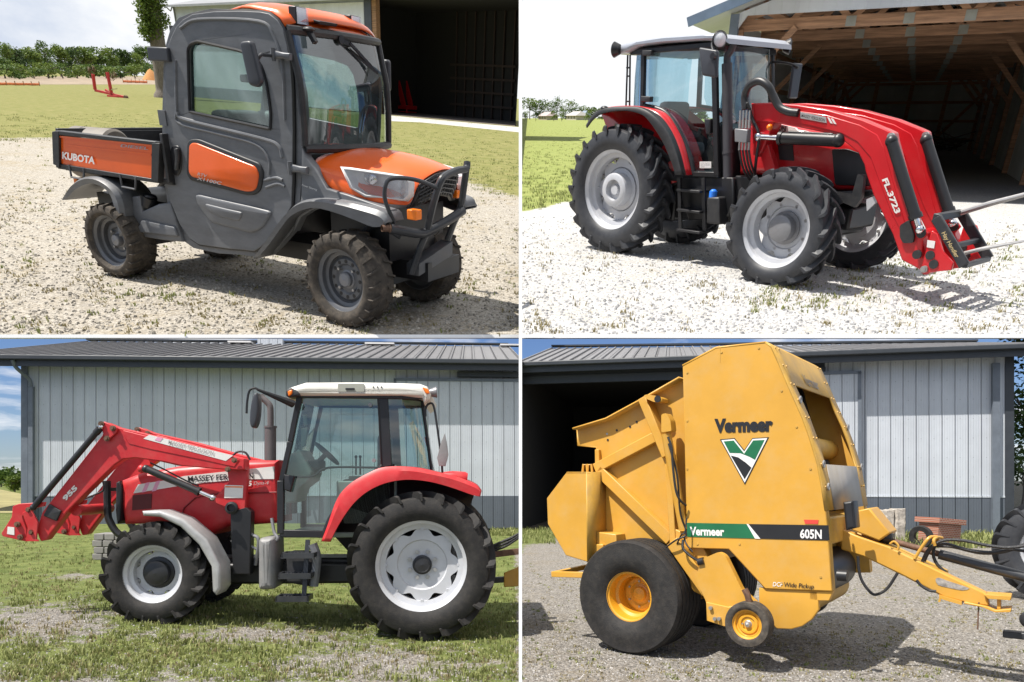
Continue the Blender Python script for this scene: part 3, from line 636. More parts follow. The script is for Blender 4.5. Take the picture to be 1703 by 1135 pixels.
    # cargo bed
    by=Y-.06; byf=2*yc-by
    q=P(by,89,218,268,236,264,304,97,278); (ax,az),(bx,bz),(c_x,c_z),(dx,dz)=q
    b=B(); b.prism(P(by,100,226,257,241,254,300,101,276),by,by+.03); sp_=b.obj('bed_side_panel','orange',t,bevel=.01)
    b=B(); b.prism(P(by,108,240,252,256,252,259,108,243),by-.006,by+.01); b.obj('panel_crease','orange',sp_)
    b=B(); b.prism(P(by,101,226,256,241,256,244,101,229),by-.012,by+.01); b.obj('panel_crease','orange',sp_)
    ptext(F,'KUBOTA','maker_lettering','white',sp_,by,(105.5,264),(159.5,273),(.2,-11),bold=.035,off=.012)
    ptext(F,'DIESEL','lettering','decal_grey',sp_,by,(202,244.5),(248,249.5),(.6,-4.5),bold=.02,off=.010,shear=.1)
    b=B()
    b.prism(P(by,95,217,262,236,262,242,95,224),by-.02,by+.05); b.prism(P(by,97,272,264,299,264,305,98,281),by-.012,by+.05)
    b.prism(P(by,256,238,269,238,266,304,255,300),by-.022,by+.04); b.prism(P(by,94,218,101,218,102,280,97,279),by-.022,by+.04); b.prism(P(by,88,219,94,218,96,276,90,274),by-.01,by+.03)
    b.obj('bed_frame','kplastic2',t,bevel=.006)
    z0,z1=az-.3,az; fx=bx+.02; rx=ax
    b=B(); b.box(rx,fx,byf-.03,byf,z0,bz+.02); b.box(fx-.03,fx,by,byf,z0,bz+.06); b.box(rx,rx+.03,by+.03,byf,z0,z1); b.box(rx,fx,by+.03,byf,z0-.02,z0+.02); b.box(rx,fx,byf-.05,byf+.02,bz-.02,bz+.03); b.box(rx-.02,rx+.02,by+.03,byf,z1-.03,z1+.02); b.obj('cargo_box','kplastic2',t,bevel=.006)
    for px in((129,288),(214,304)):
        b=B(); a=p3(*px,by-.01); b.tube([a+Vector((-.09,0,.06)),a+Vector((-.08,-.01,-.04)),a+Vector((.08,-.01,-.045)),a+Vector((.1,0,.05))],.01,6); b.obj('tie_down_hook','rim_dark',t)
    b=B(); b.box(p3(132,305,Y+.02).x-.05,p3(132,305,Y+.02).x+.0,Y-.0,Y+.12,p3(132,305,Y).z-.04,p3(132,305,Y).z+.04); b.obj('tail_light','orange_lens',t,bevel=.01)
    # under-body
    b=B(); xa=p3(176,400,-.84).x; xf=p3(569,471,-.84).x
    b.box(xa-.35,xf+.45,-.35,.13,.28,.42); b.box(xa-.1,xa+.1,-.6,.4,.2,.32); b.box(xf-.1,xf+.1,-.6,.4,.2,.32); b.box(xa-.4,xa+.75,-.55,.33,.42,.62); b.box(xf-.35,xf+.2,-.5,.28,.42,.8)
    for x in(xa,xf):
        for y in(-.5,.28): b.cyl((x,y,.25),(x-.05,y*.8,.75),.04); b.cyl((x+.1,y,.25),(x+.08,-.1,.3),.025)
    b.obj('chassis','black',t)
    b=B(); b.smooth([(xf-.1,-.5,.5),(xf+.1,-.56,.7),(xf+.3,-.5,.62)],.02); b.smooth([(xf+.1,-.5,.3),(xf+.15,-.45,.6),(xf+.2,-.4,.8)],.03); b.obj('brake_hoses','satin',t)
    # seats, steering wheel, dashboard
    for y in(-.36,.12):
        b=B(); b.box(xb+.22,xb+.42,y-.2,y+.2,.95,1.38); b.box(xb+.3,xb+.8,y-.21,y+.21,.85,.97); b.obj('seat','seat',t,bevel=.05,seg=3)
    b=B(); b.box(wl[-1].x-.32,wl[-1].x-.03,Y+.1,yf-.1,.9,1.13); b.obj('dashboard','kplastic2',t,bevel=.05,seg=3)
    b=B(); c=Vector((wl[-1].x-.42,-.36,1.2)); ax_=Vector((-.75,0,.65)).normalized(); u=Vector((0,1,0)); v_=ax_.cross(u)
    b.tube([c+u*math.cos(a)*.17+v_*math.sin(a)*.17 for a in np.linspace(0,6.28,25)[:-1]],.016,8,closed=True); b.cyl(c,c-ax_*.25,.03)
    for a in(0,2.1,4.2): b.bar(c,c+u*math.cos(a)*.17+v_*math.sin(a)*.17,.03,.015)
    b.obj('steering_wheel','black',t)
    # mirrors and marker
    m0=p3(418,107,Y-.22); b=B(); b.puff([(m0.x+x,m0.z+z) for x,z in rnd([(-.075,.13),(.03,.14),(.085,-.1),(.05,-.14),(-.03,-.13)],.03)],m0.y-.02,m0.y+.03,.015); mm=b.obj('mirror','mirror',t)
    b=B(); b.smooth([m0+Vector((0,0.03,0)),m0+Vector((.04,.06,.06)),p3(440,92,Y-.12),p3(455,93,Y-.03)],.011,5); b.obj('mirror_arm','satin',mm)
    m1=mir(m0); b=B(); b.puff([(m1.x+x,m1.z+z) for x,z in rnd([(-.07,.12),(.07,.12),(.07,-.12),(-.07,-.12)],.03)],m1.y-.02,m1.y+.03,.015); mm=b.obj('mirror','mirror',t); b=B(); b.smooth([m1,m1+Vector((.06,-.1,.05)),m1+Vector((.1,-.2,.02))],.011,5); b.obj('mirror_arm','satin',mm)
    b=B(); a=p3(264,90,Y+.0); b.box(a.x-.09,a.x+.13,a.y-.03,a.y+.05,a.z-.05,a.z+.045); b.obj('rear_work_light','mirror',t,bevel=.01)
    b=B(); a=p3(268,195,Y+.0); b.box(a.x-.02,a.x+.06,a.y-.01,a.y+.03,a.z-.06,a.z+.05); b.obj('bracket','rim_dark',t)
    # interior mirror, window sticker
    b=B(); a=p3(412,131,.0); b.puff([(a.x+x,a.z+z) for x,z in rnd([(-.09,.03),(.09,.03),(.09,-.03),(-.09,-.03)],.02)],a.y,a.y+.02,.006); b.obj('inside_mirror','mirror',t)
    # bull bar: local plane points
    def bp(px,x): v=F.at(*px,0,x); return Vector(v)
    q3=lambda x,y,Y_:p3(x,y,Y_-.24)
    b=B()
    knee=q3(706,388,-.20); tip=q3(648,380,-.50); fk=q3(770,350,.16) 
    nk=[tip,q3(668,380,-.42),knee-Vector((.04,.05,0)),knee,q3(742,369,-.02),q3(770,344,.16),q3(775,315,.2)]
    b.tube(spline([tip,q3(690,388,-.30),knee],4)+spline([knee,q3(745,367,.0),fk],3)[1:],.034,12,cap=False); 
    n0=q3(710,384,-.18); t0=q3(735,297,-.22); b.smooth([q3(684,455,-.24),q3(698,415,-.22),n0,q3(722,335,-.22),q3(733,302,-.22),q3(742,292,-.15),q3(760,284,-.0),q3(775,281,.13),q3(777,270,.16)],.026,5,n=10)
    b.smooth([q3(777,270,.16),q3(773,300,.17),q3(766,345,.16),q3(755,370,.15),q3(744,400,.12)],.026,5,n=10)
    b.smooth([q3(656,371,-.44),q3(641,335,-.5),q3(641,310,-.5),q3(652,297,-.46),q3(690,299,-.36),q3(728,313,-.24)],.015,5,n=8)
    b.obj('bull_bar','satin',t)
    b=B(); b.lathe(tip,[(.034,0),(.024,.005),(.023,.06)],n=16,axis=(tip-q3(668,380,-.42)),cap=False); b.obj('tube_end','rust',t)
    b=B(); a=p3(686,357,-.62); b.box(a.x-.03,a.x+.05,a.y-.03,a.y+.05,a.z-.035,a.z+.035); b.obj('turn_signal','orange_lens',t,bevel=.008)
    b=B(); a=p3(757,323,.18); b.box(a.x-.03,a.x+.03,a.y-.02,a.y+.03,a.z-.03,a.z+.03); b.obj('turn_signal','orange_lens',t,bevel=.008)
    b=B(); q=[p3(697,440,-.40),p3(752,402,-.12),p3(752,424,-.12),p3(697,459,-.40)]; b.add(q+[v-Vector((.10,0.02,0)) for v in q],[(0,1,2,3),(0,4,5,1),(3,2,6,7),(0,3,7,4),(1,5,6,2)]); b.obj('winch_plate','rim_dark',t,thick=.006)
    b=B(); b.box(xf+.1,xf+.42,-.3,.1,.26,.42); b.bar(p3(738,424,.1),p3(762,428,.12),.03); b.obj('tow_mount','black',t,bevel=.01)
    # wheels
    zc=.3175+KZ
    wn=wheel(t,(xf-.03,-.84+.13,zc+.03),.72,.27,.47,22,.016,'atv',m_rim='rim_dark',dish='steel',hubr=.24,hubm='grey_hub',bolts=4,m_ty='rubber_dusty',steer=-.10,disc=.1,hubout=.01,lw=.42,holes=12)
    wheel(t,(xf,.42-.13,zc+.02),.69,.27,.47,22,.016,'atv',m_rim='rim_dark',dish='steel',side=1,m_ty='rubber_dusty',steer=-.10,bolts=4,lw=.42)
    wheel(t,(xa,-.82+.13,zc),.635,.29,.44,22,.016,'atv',m_rim='rim_dark',dish='steel',hubr=.24,hubm='grey_hub',bolts=4,m_ty='rubber_dusty',disc=.0,lw=.42,hubout=.02)
    wheel(t,(xa,.6-.13,zc),.635,.29,.44,22,.016,'atv',m_rim='rim_dark',dish='steel',side=1,m_ty='rubber_dusty',bolts=4,lw=.42)
    return t
UTV=utv()
b=B(); a=KF.p3(158,222,-.35); b.lathe(a-Vector((0,0,.17)),[(.001,-.22),(.2,-.22),(.22,-.2),(.22,-.1),(.212,-.09),(.22,-.08),(.22,.2),(.2,.22),(.001,.22)],n=40,axis=(1,.2,0),cap=False); dr=b.obj('drum',mat('grimy_drum',(.16,.14,.12),.6,dust=(.3,.26,.2),dusta=.4)); tag(dr,'grimy round drum lying in the cargo bed of the orange utility vehicle','drum',matrix=KF.M())
# ================================================================ upper right yard: newer red tractor with loader and bale spears
TF=frame_from(-250,195,(1010,421),206,1.68,5.0)  # frame fitted to image pixels, then enlarged about the camera
def cylinder_(t,a,c,r,nm='hydraulic_cylinder',rod=.35,m='black'):
    a=Vector(a); c=Vector(c); k=a.lerp(c,1-rod); b=B(); b.cyl(a,k,r,n=18); b.cyl(k.lerp(a,.06),k,r*1.18,n=18); b.ball(a,r*1.1,8); o=b.obj(nm,m,t); b=B(); b.cyl(k,c,r*.5,n=14); b.ball(c,r*.8,8); b.obj('piston_rod','chrome',o); return o
def tractor2():
    F=TF; P=F.P; p3=F.p3; yc=.95
    t=thing('front_loader_tractor','shiny red tractor with silver roofed cab, front loader and bale spears on pale gravel','tractor',F.M())
    mir=lambda v:Vector((v[0],2*yc-v[1],v[2]))
    xr=0.0; xf=2.74
    wheel(t,(xr-.05,.24,.84),1.68,.48,1.06,22,.06,'ag',disc=-.1,dish='ag',hubr=.42,hubm='rim_grey',m_ty='rubber_new',bolts=8,hubout=.12,hubhole=True,drop=.3)
    wheel(t,(xr,2*yc-.24,.84),1.68,.48,1.06,22,.06,'ag',disc=-.1,dish='ag',side=1,hubr=.30,hubm='white_hub',m_ty='rubber_new',bolts=8,drop=.3)
    wheel(t,(xf,-.02,.62),1.30,.40,.86,18,.05,'ag',disc=-.35,dish='ag',hubr=.34,hubm='grey_hub',m_ty='rubber_new',bolts=8,hubout=.09,steer=.0,drop=.3)
    wheel(t,(xf+.05,2*yc-.2,.60),1.24,.40,.80,18,.05,'ag',disc=-.3,dish='ag',side=1,hubr=.44,hubm='grey_hub',m_ty='rubber_new',bolts=8,drop=.3)
    Y=.35; yf=2*yc-Y
    # roof
    ro=P(Y-.08,1020,84,1030,75,1060,67,1100,62,1150,58,1185,55,1200,57,1210,64,1211,73,1195,69.5,1170,67.5,1100,72,1060,78,1045,87,1030,91)
    b=B(); b.puff(ro,Y-.1,yf+.1,.05,4); rf=b.obj('roof','silver',t)
    b=B(); b.puff(P(Y,1040,88,1062,80,1100,77,1170,71,1196,74,1196,84,1100,86,1060,92),Y-.02,yf+.02,.02); b.obj('roof_lining','kplastic2',t)
    for q,yy in (((1197,66),Y-.14),((1022,83),Y-.12)):
        a=p3(*q,yy); b=B(); ax=(1,-.6,.0) if q[0]>1100 else (-1,-.3,0); b.lathe(a,[(.001,-.1),(.06,-.08),(.095,0),(.08,.015)],n=24,axis=ax,cap=False); l=b.obj('work_light','black',t); b=B(); b.lathe(a,[(.085,.0),(.06,.02),(.001,.03)],n=24,axis=ax,cap=False); b.obj('lens','reflector' if q[0]>1100 else 'black',l)
    a=mir(p3(1197,66,Y-.14)); b=B(); b.lathe(a,[(.001,-.1),(.06,-.08),(.095,0),(.06,.02),(.001,.02)],n=20,axis=(1,.6,0),cap=False); b.obj('work_light','black',t)
    # cab sides: frame with openings, door glass
    side=P(Y,1049,85,1075,79,1180,72,1193,74,1198,180,1198,292,1150,292,1146,270,1128,222,1106,193,1075,182,1050,180)
    hole=P(Y,1080,82,1178,77,1186,160,1188,285,1156,285,1150,262,1134,220,1112,192,1084,178,1078,160)
    hole2=P(Y,1054,87,1066,85,1067,172,1054,174)
    def cabside(y,sg):
        b=B(); b.prism(side,y,y+.05*sg,hole=hole); c=b.obj('cab_frame','black',t,bevel=.006)
        b=B(); b.prism(hole,y+.02*sg,y+.024*sg); b.obj('door_glass','glass2',c,smooth=False); return c
    # open frame made from posts so the quarter light stays clear
    def frame(y,sg):
        q=lambda x,z:Vector((p3(x,z,Y).x,y,p3(x,z,Y).z))
        b=B(); b.bar(q(1071,81),q(1069,178),.055,.06); b.bar(q(1188,72),q(1193,292),.06,.07); b.bar(q(1050,88),q(1192,74),.05,.06)
        b.smooth([q(1072,177),q(1092,181),q(1110,191),q(1131,222),q(1147,262),q(1153,290)],.035,4,n=8); b.bar(q(1153,290),q(1197,291),.05,.06); c=b.obj('cab_frame','black',t,bevel=.008)
        b=B(); b.add([Vector((x,y+.01*sg,z)) for x,z in hole],[tuple(range(len(hole)))]); b.obj('door_glass','glass2',c,smooth=False)
        return c
    c=frame(Y,1); c2=frame(yf,-1)
    for q in ((1072,88),(1070,165)):
        b=B(); b.puff(rnd(P(Y-.05,q[0]-2,q[1]-5,q[0]+14,q[1]-4,q[0]+13,q[1]+5,q[0]-2,q[1]+5),.01),Y-.08,Y-.01,.01); b.obj('door_hinge','kplastic2',c)
    b=B(); b.puff(rnd(P(Y-.03,1173,198,1184,198,1183,222,1176,224),.01),Y-.06,Y,.01); b.obj('door_handle','black',c)
    b=B(); b.prism(P(Y,1164,269,1183,269,1183,280,1164,280),Y-.005,Y+.0); pl=b.obj('data_plate','decal_white',c)
    for i in range(3): ptext(F,['STOCK TRACTOR','AND IMPLEMENT','CO'][i],'lettering','decal_black',pl,Y-.006,(1165.5,272.5+i*3),(1181.5 if i<2 else 1172,272.5+i*3),(0,-1.6))
    # curved rear glass, back guard
    q1=lambda x,z,y:Vector((p3(x,z,Y).x,y,p3(x,z,Y).z))
    rows=[]
    for v in np.linspace(0,1,11):
        y=Y+.02+(yf-Y-.04)*v; bow=-.16*(1-abs(2*v-1)**3)
        rows.append([q1(x,z,y)+Vector((bow,0,0)) for x,z in ((1058,84),(1054,130),(1052,178))])
    b=B(); b.grid(rows); b.obj('rear_glass','glass2',t)
    b=B(); b.add([q1(1071,82,Y+.01),q1(1058,84,Y+.02),q1(1052,178,Y+.02),q1(1069,178,Y+.01)],[(0,1,2,3)]); b.obj('quarter_glass','glass2',t,smooth=False)
    b=B(); 
    for x0,x1 in ((1044,1041),(1048,1047)): b.cyl(p3(x0,92,Y-.02),p3(x1,178,Y-.02),.012)
    for z in(113,127,169): b.cyl(p3(1042,z,Y-.02),p3(1048,z,Y-.02),.01)
    b.obj('ladder_guard','black',t)
    # windscreen
    rows=[]
    for v in np.linspace(0,1,11):
        y=Y+.02+(yf-Y-.04)*v; bow=.14*(1-abs(2*v-1)**2.5); rows.append([q1(x,z,y)+Vector((bow,0,0)) for x,z in ((1190,76),(1193,130),(1196,190),(1198,260))])
    b=B(); b.grid(rows); b.obj('windscreen','glass2',t)
    b=B(); b.prism(P(Y,1190,205,1212,215,1212,300,1190,300),Y+.06,yf-.06); b.obj('firewall','black',t,bevel=.02)
    # inside: seat, wheel, trim
    b=B(); s0=p3(1105,190,.7); b.box(s0.x-.15,s0.x+.05,.72,1.2,1.35,1.95); b.box(s0.x-.15,s0.x+.38,.72,1.2,1.28,1.45); b.obj('seat','interior2',t,bevel=.06,seg=3)
    b=B(); b.box(-.35,.35,.45,.68,1.15,1.5); b.box(-.35,.35,1.22,1.45,1.15,1.5); b.box(-.5,1.5,.4,1.5,.98,1.12); b.obj('cab_floor','kplastic2',t,bevel=.03)
    b=B(); cw=Vector((1.05,.95,1.62)); u=Vector((0,1,0)); ax_=Vector((-.6,0,.8)); v_=ax_.cross(u); b.tube([cw+u*math.cos(a)*.2+v_*math.sin(a)*.2 for a in np.linspace(0,6.28,25)[:-1]],.016,8,closed=True); b.cyl(cw,cw-ax_*.4,.05); b.box(1.15,1.35,.8,1.1,1.1,1.6)
    for a in(0,2.1,4.2): b.bar(cw,cw+u*math.cos(a)*.2+v_*math.sin(a)*.2,.03,.015)
    b.obj('steering_wheel','black',t)
    # rear fender
    lo=[(976,213),(988,198),(1005,188),(1036,184),(1060,188),(1076,198),(1101,234),(1116,269),(1123,291)]
    up=[(975,209),(986,192),(1002,182),(1036,179),(1066,181),(1091,197),(1111,222),(1125,257),(1134,291)]
    rd_=[(992,190),(1002,182),(1022,178),(1047,177),(1078,180),(1106,190),(1125,217),(1138,247),(1149,291)]
    A=spline([p3(*q,.02) for q in lo],4); Bb=spline([p3(*q,.06) for q in up],4); Cc=spline([p3(*q,.30) for q in rd_],4); D=[Vector((q.x,.42,q.z-.0)) for q in Cc]
    for fn in(lambda v:v,mir):
        b=B(); b.grid([[fn(q) for q in r] for r in(A,Bb)]); b.grid([[fn(q) for q in Bb],[fn(q.lerp(r,.42)) for q,r in zip(Bb,Cc)]]); fe=b.obj('rear_fender_lip','kplastic2',t,thick=.015)
        b=B(); b.grid([[fn(q.lerp(r,.42)) for q,r in zip(Bb,Cc)],[fn(q) for q in Cc],[fn(q) for q in D]]); b.obj('rear_fender','red',t,thick=.015)
        w_=P(.42,1000,186,1036,182,1066,184,1090,205,1112,235,1132,300,1080,320,1030,270); b=B(); b.add([fn(Vector((x,.42,z))) for x,z in w_],[tuple(range(len(w_)))]); b.obj('fender_wall','red',t,thick=.02)
    b=B(); a=p3(1005,181,.1); b.ball(a,.05,8,(1.3,1,.7)); b.obj('fender_lamp','black',t)
    # exhaust and mirror
    ye=.42; b=B(); a0=p3(1209,106,ye); a1=p3(1211,296,ye); b.cyl(a0,a1,.062,n=20); b.cyl(p3(1210,250,ye),p3(1210.5,256,ye),.068,n=20); b.tube(spline([a0,p3(1210,93,ye),p3(1216,84,ye),p3(1220,74,ye)],5),.042,16,cap=True); b.obj('exhaust_stack','exhaust2',t)
    m0=p3(1179,103,Y-.3); b=B(); b.puff(rnd(P(Y-.3,1164,79,1195,84,1193,130,1169,126),.03),Y-.33,Y-.27,.02); mm=b.obj('mirror','mirror',t); b=B(); b.smooth([p3(1183,96,Y-.34),p3(1186,88,Y-.3),p3(1184,74,Y-.2),p3(1190,64,Y-.05)],.014); b.cyl(m0+Vector((.1,-.04,.05)),m0+Vector((.1,-.08,.05)),.035); b.obj('mirror_arm','black',mm)
    m1=p3(1322,135,1.75); b=B(); b.box(m1.x-.02,m1.x+.02,m1.y-.1,m1.y+.1,m1.z-.2,m1.z+.2); mm=b.obj('mirror','mirror',t,bevel=.015); b=B(); b.smooth([m1+Vector((0,0,.15)),p3(1326,112,1.7),p3(1312,106,1.6),p3(1285,103,1.5)],.014); b.obj('mirror_arm','black',mm)
    # engine bonnet
    yh=.48; yhf=.96
    ho=P(yh,1226,200,1262,200,1283,203,1320,211,1395,224,1430,240,1442,262,1446,300,1440,318,1389,318,1330,292,1226,292)
    b=B(); b.puff(ho,yh,yhf,.09,4); bn=b.obj('bonnet','red',t)
    b=B(); b.puff(rnd(P(yh-.01,1383,248,1410,248,1432,256,1443,280,1443,310,1388,308),.03),yh-.012,yh+.1,.01); b.obj('side_grille','black',bn)
    b=B(); b.prism(P(yh-.01,1293,240,1318,240,1320,268,1296,266),yh-.008,yh+.02); b.obj('air_vent','black',bn)
    b=B(); b.prism(P(yh-.01,1283,204,1322,213,1330,222,1283,216),yh-.008,yh+.03); sb=b.obj('white_stripe','decal_white',bn); b=B(); b.prism(P(yh-.01,1334,217,1342,219,1350,225,1340,223),yh-.008,yh+.03); b.obj('white_stripe','decal_white',bn)
    ptext(F,'MASSEY FERGUSON','maker_lettering','decal_black',sb,yh-.009,(1238,207),(1307,219),(0,-8),bold=.02)
    # chassis
    b=B(); b.box(-.3,3.05,.6,1.3,.5,.78); b.box(-.2,.7,.55,1.35,.45,1.1); b.box(xf-.12,xf+.12,.2,1.7,.45,.68); b.box(2.5,3.25,.5,1.1,.6,.85); b.cyl((0,.3,.84),(0,1.6,.84),.16); b.obj('chassis','black',t,bevel=.03)
    b=B(); b.prism(P(.35,1387,318,1421,322,1430,290,1441,291,1436,330,1425,345,1389,330),.3,.36); b.obj('front_bracket','kplastic2',t)
    b=B(); b.prism(P(.36,1442,332,1460,324,1461,334,1443,351),.34,.36); b.obj('weight_plate','rim_grey',t)
    b=B(); b.prism(P(.42,1222,292,1300,300,1390,319,1450,316,1450,326,1389,336,1330,340,1260,335,1222,325),.42,1.1); b.obj('subframe','black',t,bevel=.02)
    # loader: tower, arms, link plates
    def arm(y0,y1):
        o=P(.27,1256,172,1283,171,1330,175,1380,183,1437,199,1478,216,1488,221,1490,232,1498,262,1508,300,1521,354,1533,385,1545,415,1549,446,1535,449,1503,432,1488,389,1456,324,1443,285,1441,274,1431,254,1406,234,1395,225,1332,212,1290,204,1256,202)
        b=B(); b.prism(o,y0,y1); a=b.obj('loader_arm','red',t,bevel=.016,seg=3)
        s_=-.004 
        b=B(); i_=P(.27,1300,180,1380,192,1434,208,1463,224,1474,246,1486,290,1500,340,1512,380,1506,392,1486,352,1466,300,1452,262,1430,236,1404,222,1340,206,1300,198); b.prism(i_,y0-.008,y0+.01); b.obj('arm_panel','red',a,bevel=.006)
        return a
    A1=arm(.22,.36); yfa=.98; A2=arm(yfa,yfa+.14)
    ptext(F,'MASSEY FERGUSON','maker_lettering','decal_black',A1,.20,(1333,195),(1371.5,203),(1,-5),bold=.015)
    b=B(); b.prism(P(.21,1331,186,1374,195,1375,205,1331,197),.206,.22); b.obj('silver_label','decal_grey',A1); b=B(); b.prism(P(.21,1376,195,1379,196,1385,206,1381,205),.206,.22); b.prism(P(.21,1382,197,1386,198,1391,207,1387,206),.206,.22); b.obj('silver_label','decal_white',A1)
    ptext(F,'FL.3723','model_lettering','decal_white',A1,.206,(1467.5,299),(1489.5,356),(8.5,-3.2),bold=.04)
    b=B(); b.prism(rnd(P(.2,1497,375,1512,366,1521,392,1519,404,1503,405,1497,395),.02),.19,.23); b.obj('access_cover','kplastic2',A1,bevel=.01)
    for y0,A,dx in ((.2,A1,0),(yfa+.0,A2,0)):
        off=y0-.2
        S=lambda *pts:[Vector((x,y0,z)) for x,z in P(.2,*pts)]
        b=B(); b.prism(P(.2,1522,415,1531,388,1540,380,1546,388,1536,400,1535,425,1530,432),y0-.03,y0); b.obj('link_plate','red',A,bevel=.008)
        b=B(); b.prism(P(.2,1552,383,1562,389,1571,418,1588,437,1585,449,1537,454,1534,447,1542,418),y0-.04,y0-.005); b.prism(P(.2,1552,383,1562,389,1571,418,1588,437,1585,449,1537,454,1534,447,1542,418),y0+.14,y0+.17); cp=b.obj('coupler','red',A,bevel=.008)
        b=B()
        for x,z in ((1541,447),(1486,227)): q=p3(x,z,.2); b=B(); pin(b,(q.x,y0-.04,q.z),.035); b.obj('pivot_pin','steel',A)
        for x,z in ((1550,424),(1556,439),(1535,388),(1528,423)): q=p3(x,z,.2); b=B(); b.cyl((q.x,y0-.05,q.z),(q.x,y0-.02,q.z),.045,n=16); b.obj('pivot_cap','kplastic2',A)
        a=p3(1484,235,.2); c_=p3(1534,381,.2); cylinder_(A,(a.x+.02,y0-.06+.0,a.z),(c_.x,y0-.06,c_.z),.055,rod=.12)
    b=B(); b.prism(P(.19,1545,399,1558,401,1556,413,1544,411),.153,.157); b.obj('warning_label','decal_white',A1)
    a=p3(1540,449,.2); b=B(); b.cyl((a.x,.2,a.z),(a.x,yfa+.14,a.z),.05); q=p3(1499,400,.27); b.cyl((q.x,.3,q.z),(q.x,yfa,q.z),.07); b.obj('cross_tube','red',t)
    cylinder_(t,p3(1394,234,.22),p3(1262,228,.22),.065,rod=.28)
    b=B(); b.cyl(p3(1385,224,.2),p3(1312,220,.2),.014); b.obj('feed_pipe','black',t)
    b=B(); b.prism(P(.3,1253,172,1290,172,1292,204,1272,250,1265,262,1256,258),.25,.42); b.prism(P(.3,1258,236,1276,240,1300,318,1282,322),.3,.40); tw=b.obj('loader_tower','red',t,bevel=.012)
    b=B(); b.box(2.0,2.3,.3,.6,.55,.8); b.prism(P(.3,1300,300,1330,296,1330,330,1300,330),.3,.6); b.obj('tower_foot','black',t,bevel=.01)
    b=B(); b.ball(p3(1280,212,.2),.035,8); b.obj('side_marker','orange_lens',tw)
    b=B(); b.smooth([p3(1240,182,.18),p3(1239,160,.18),p3(1246,143,.15),p3(1262,135,.15),p3(1277,143,.15),p3(1286,160,.18),p3(1296,178,.2),p3(1312,186,.2),p3(1328,188,.2)],.042,6,n=12); b.obj('hose_loop','hose',t)
    b=B(); b.prism(P(.18,1228,214,1250,216,1248,238,1228,236),.1,.18); vb=b.obj('valve_block','grey_hub',t,bevel=.01)
    for i in range(4):
        x=1231+i*5.2; b=B(); b.cyl(p3(x,200,.14),p3(x-.6,214,.14),.016); b.cyl(p3(x+.6,184,.14),p3(x,201,.14),.011); b.cyl(p3(x-.6,237,.14),p3(x-1.5,250,.14),.015); b.obj('quick_coupler','steel',vb)
        b=B(); b.smooth([p3(x-1.5,248,.14),p3(x+2,270,.16),p3(x+8,288,.25),p3(x+16,300,.4)],.013,5,n=6); b.obj('hydraulic_hose','hose',vb)
    b=B(); b.smooth([p3(1240,182,.16),p3(1243,172,.16),p3(1252,200,.2),p3(1262,225,.2),p3(1258,262,.22),p3(1254,300,.3)],.018,5,n=8); b.obj('hydraulic_hose','hose',t)
    # steps, tank
    b=B(); 
    for x in(1131,1171): b.bar(p3(x-1,296,.25),p3(x+1,384,.25),.03,.05)
    st=b.obj('step_frame','black',t)
    for z in(315,348,381): b=B(); q0=p3(1132,z,.25); q1_=p3(1171,z+1,.25); b.box(q0.x,q1_.x,.16,.36,q0.z-.02,q0.z+.01); b.obj('step','black',st,bevel=.005)
    b=B(); b.prism(P(.3,1126,296,1215,296,1216,340,1205,362,1140,368,1128,330),.36,.8); b.obj('battery_box','black',t,bevel=.02)
    b=B(); b.prism(P(.25,1178,328,1198,328,1200,374,1177,372),.22,.4); ta=b.obj('def_tank','kplastic2',t,bevel=.02); b=B(); q=p3(1186,324,.28); b.cyl(q-Vector((0,0,.05)),q+Vector((0,0,.04)),.05,n=18); b.ball(q+Vector((0,0,.04)),.042,8,(1,1,.6)); b.obj('filler_cap','blue_cap',ta)
    # bale spear frame
    yn=.2; yr=.80
    def q(px,y): return p3(*px,y)
    b=B(); n0=q((1557,362),yn); n1=q((1604,442),yn); f0=Vector((n0.x,yr,n0.z)); f1=Vector((n1.x,yr,n1.z))
    for a,c_ in((n0,n1),(f0,f1)): b.bar(a,c_,.035,.10,up=(1,0,.5))
    b.bar(n0,f0,.07,.07); b.bar(n0.lerp(n1,.6),f0.lerp(f1,.6),.05,.05); b.bar(n1,f1,.05,.05); sf=b.obj('spear_frame','satin',t,bevel=.008)
    text('Hay Handler','lettering',mat('gold_letters',(.55,.42,.2),.5),sf,q((1566,388),yn-.032),q((1590,430),yn-.032)-q((1566,388),yn-.032),q((1572,384),yn-.032)-q((1566,388),yn-.032),(0,-.004,0),bold=.01,shear=.2)
    b=B(); m_=f0.lerp(n0,.15); b.tube([m_,m_+Vector((.28,-.0,.12)),m_+Vector((1.35,.0,.52))],.03,10,radii=[.03,.028,.006]); b.obj('bale_spear','steel',sf)
    for v in(.25,.75): m_=n1.lerp(f1,v)*.78+n0.lerp(f0,v)*.22; b=B(); b.tube([m_,m_+Vector((.12,0,.05)),m_+Vector((.55,0,.19))],.02,10,radii=[.02,.018,.005]); b.obj('bale_spear','steel',sf)
    return t
TR2=tractor2()
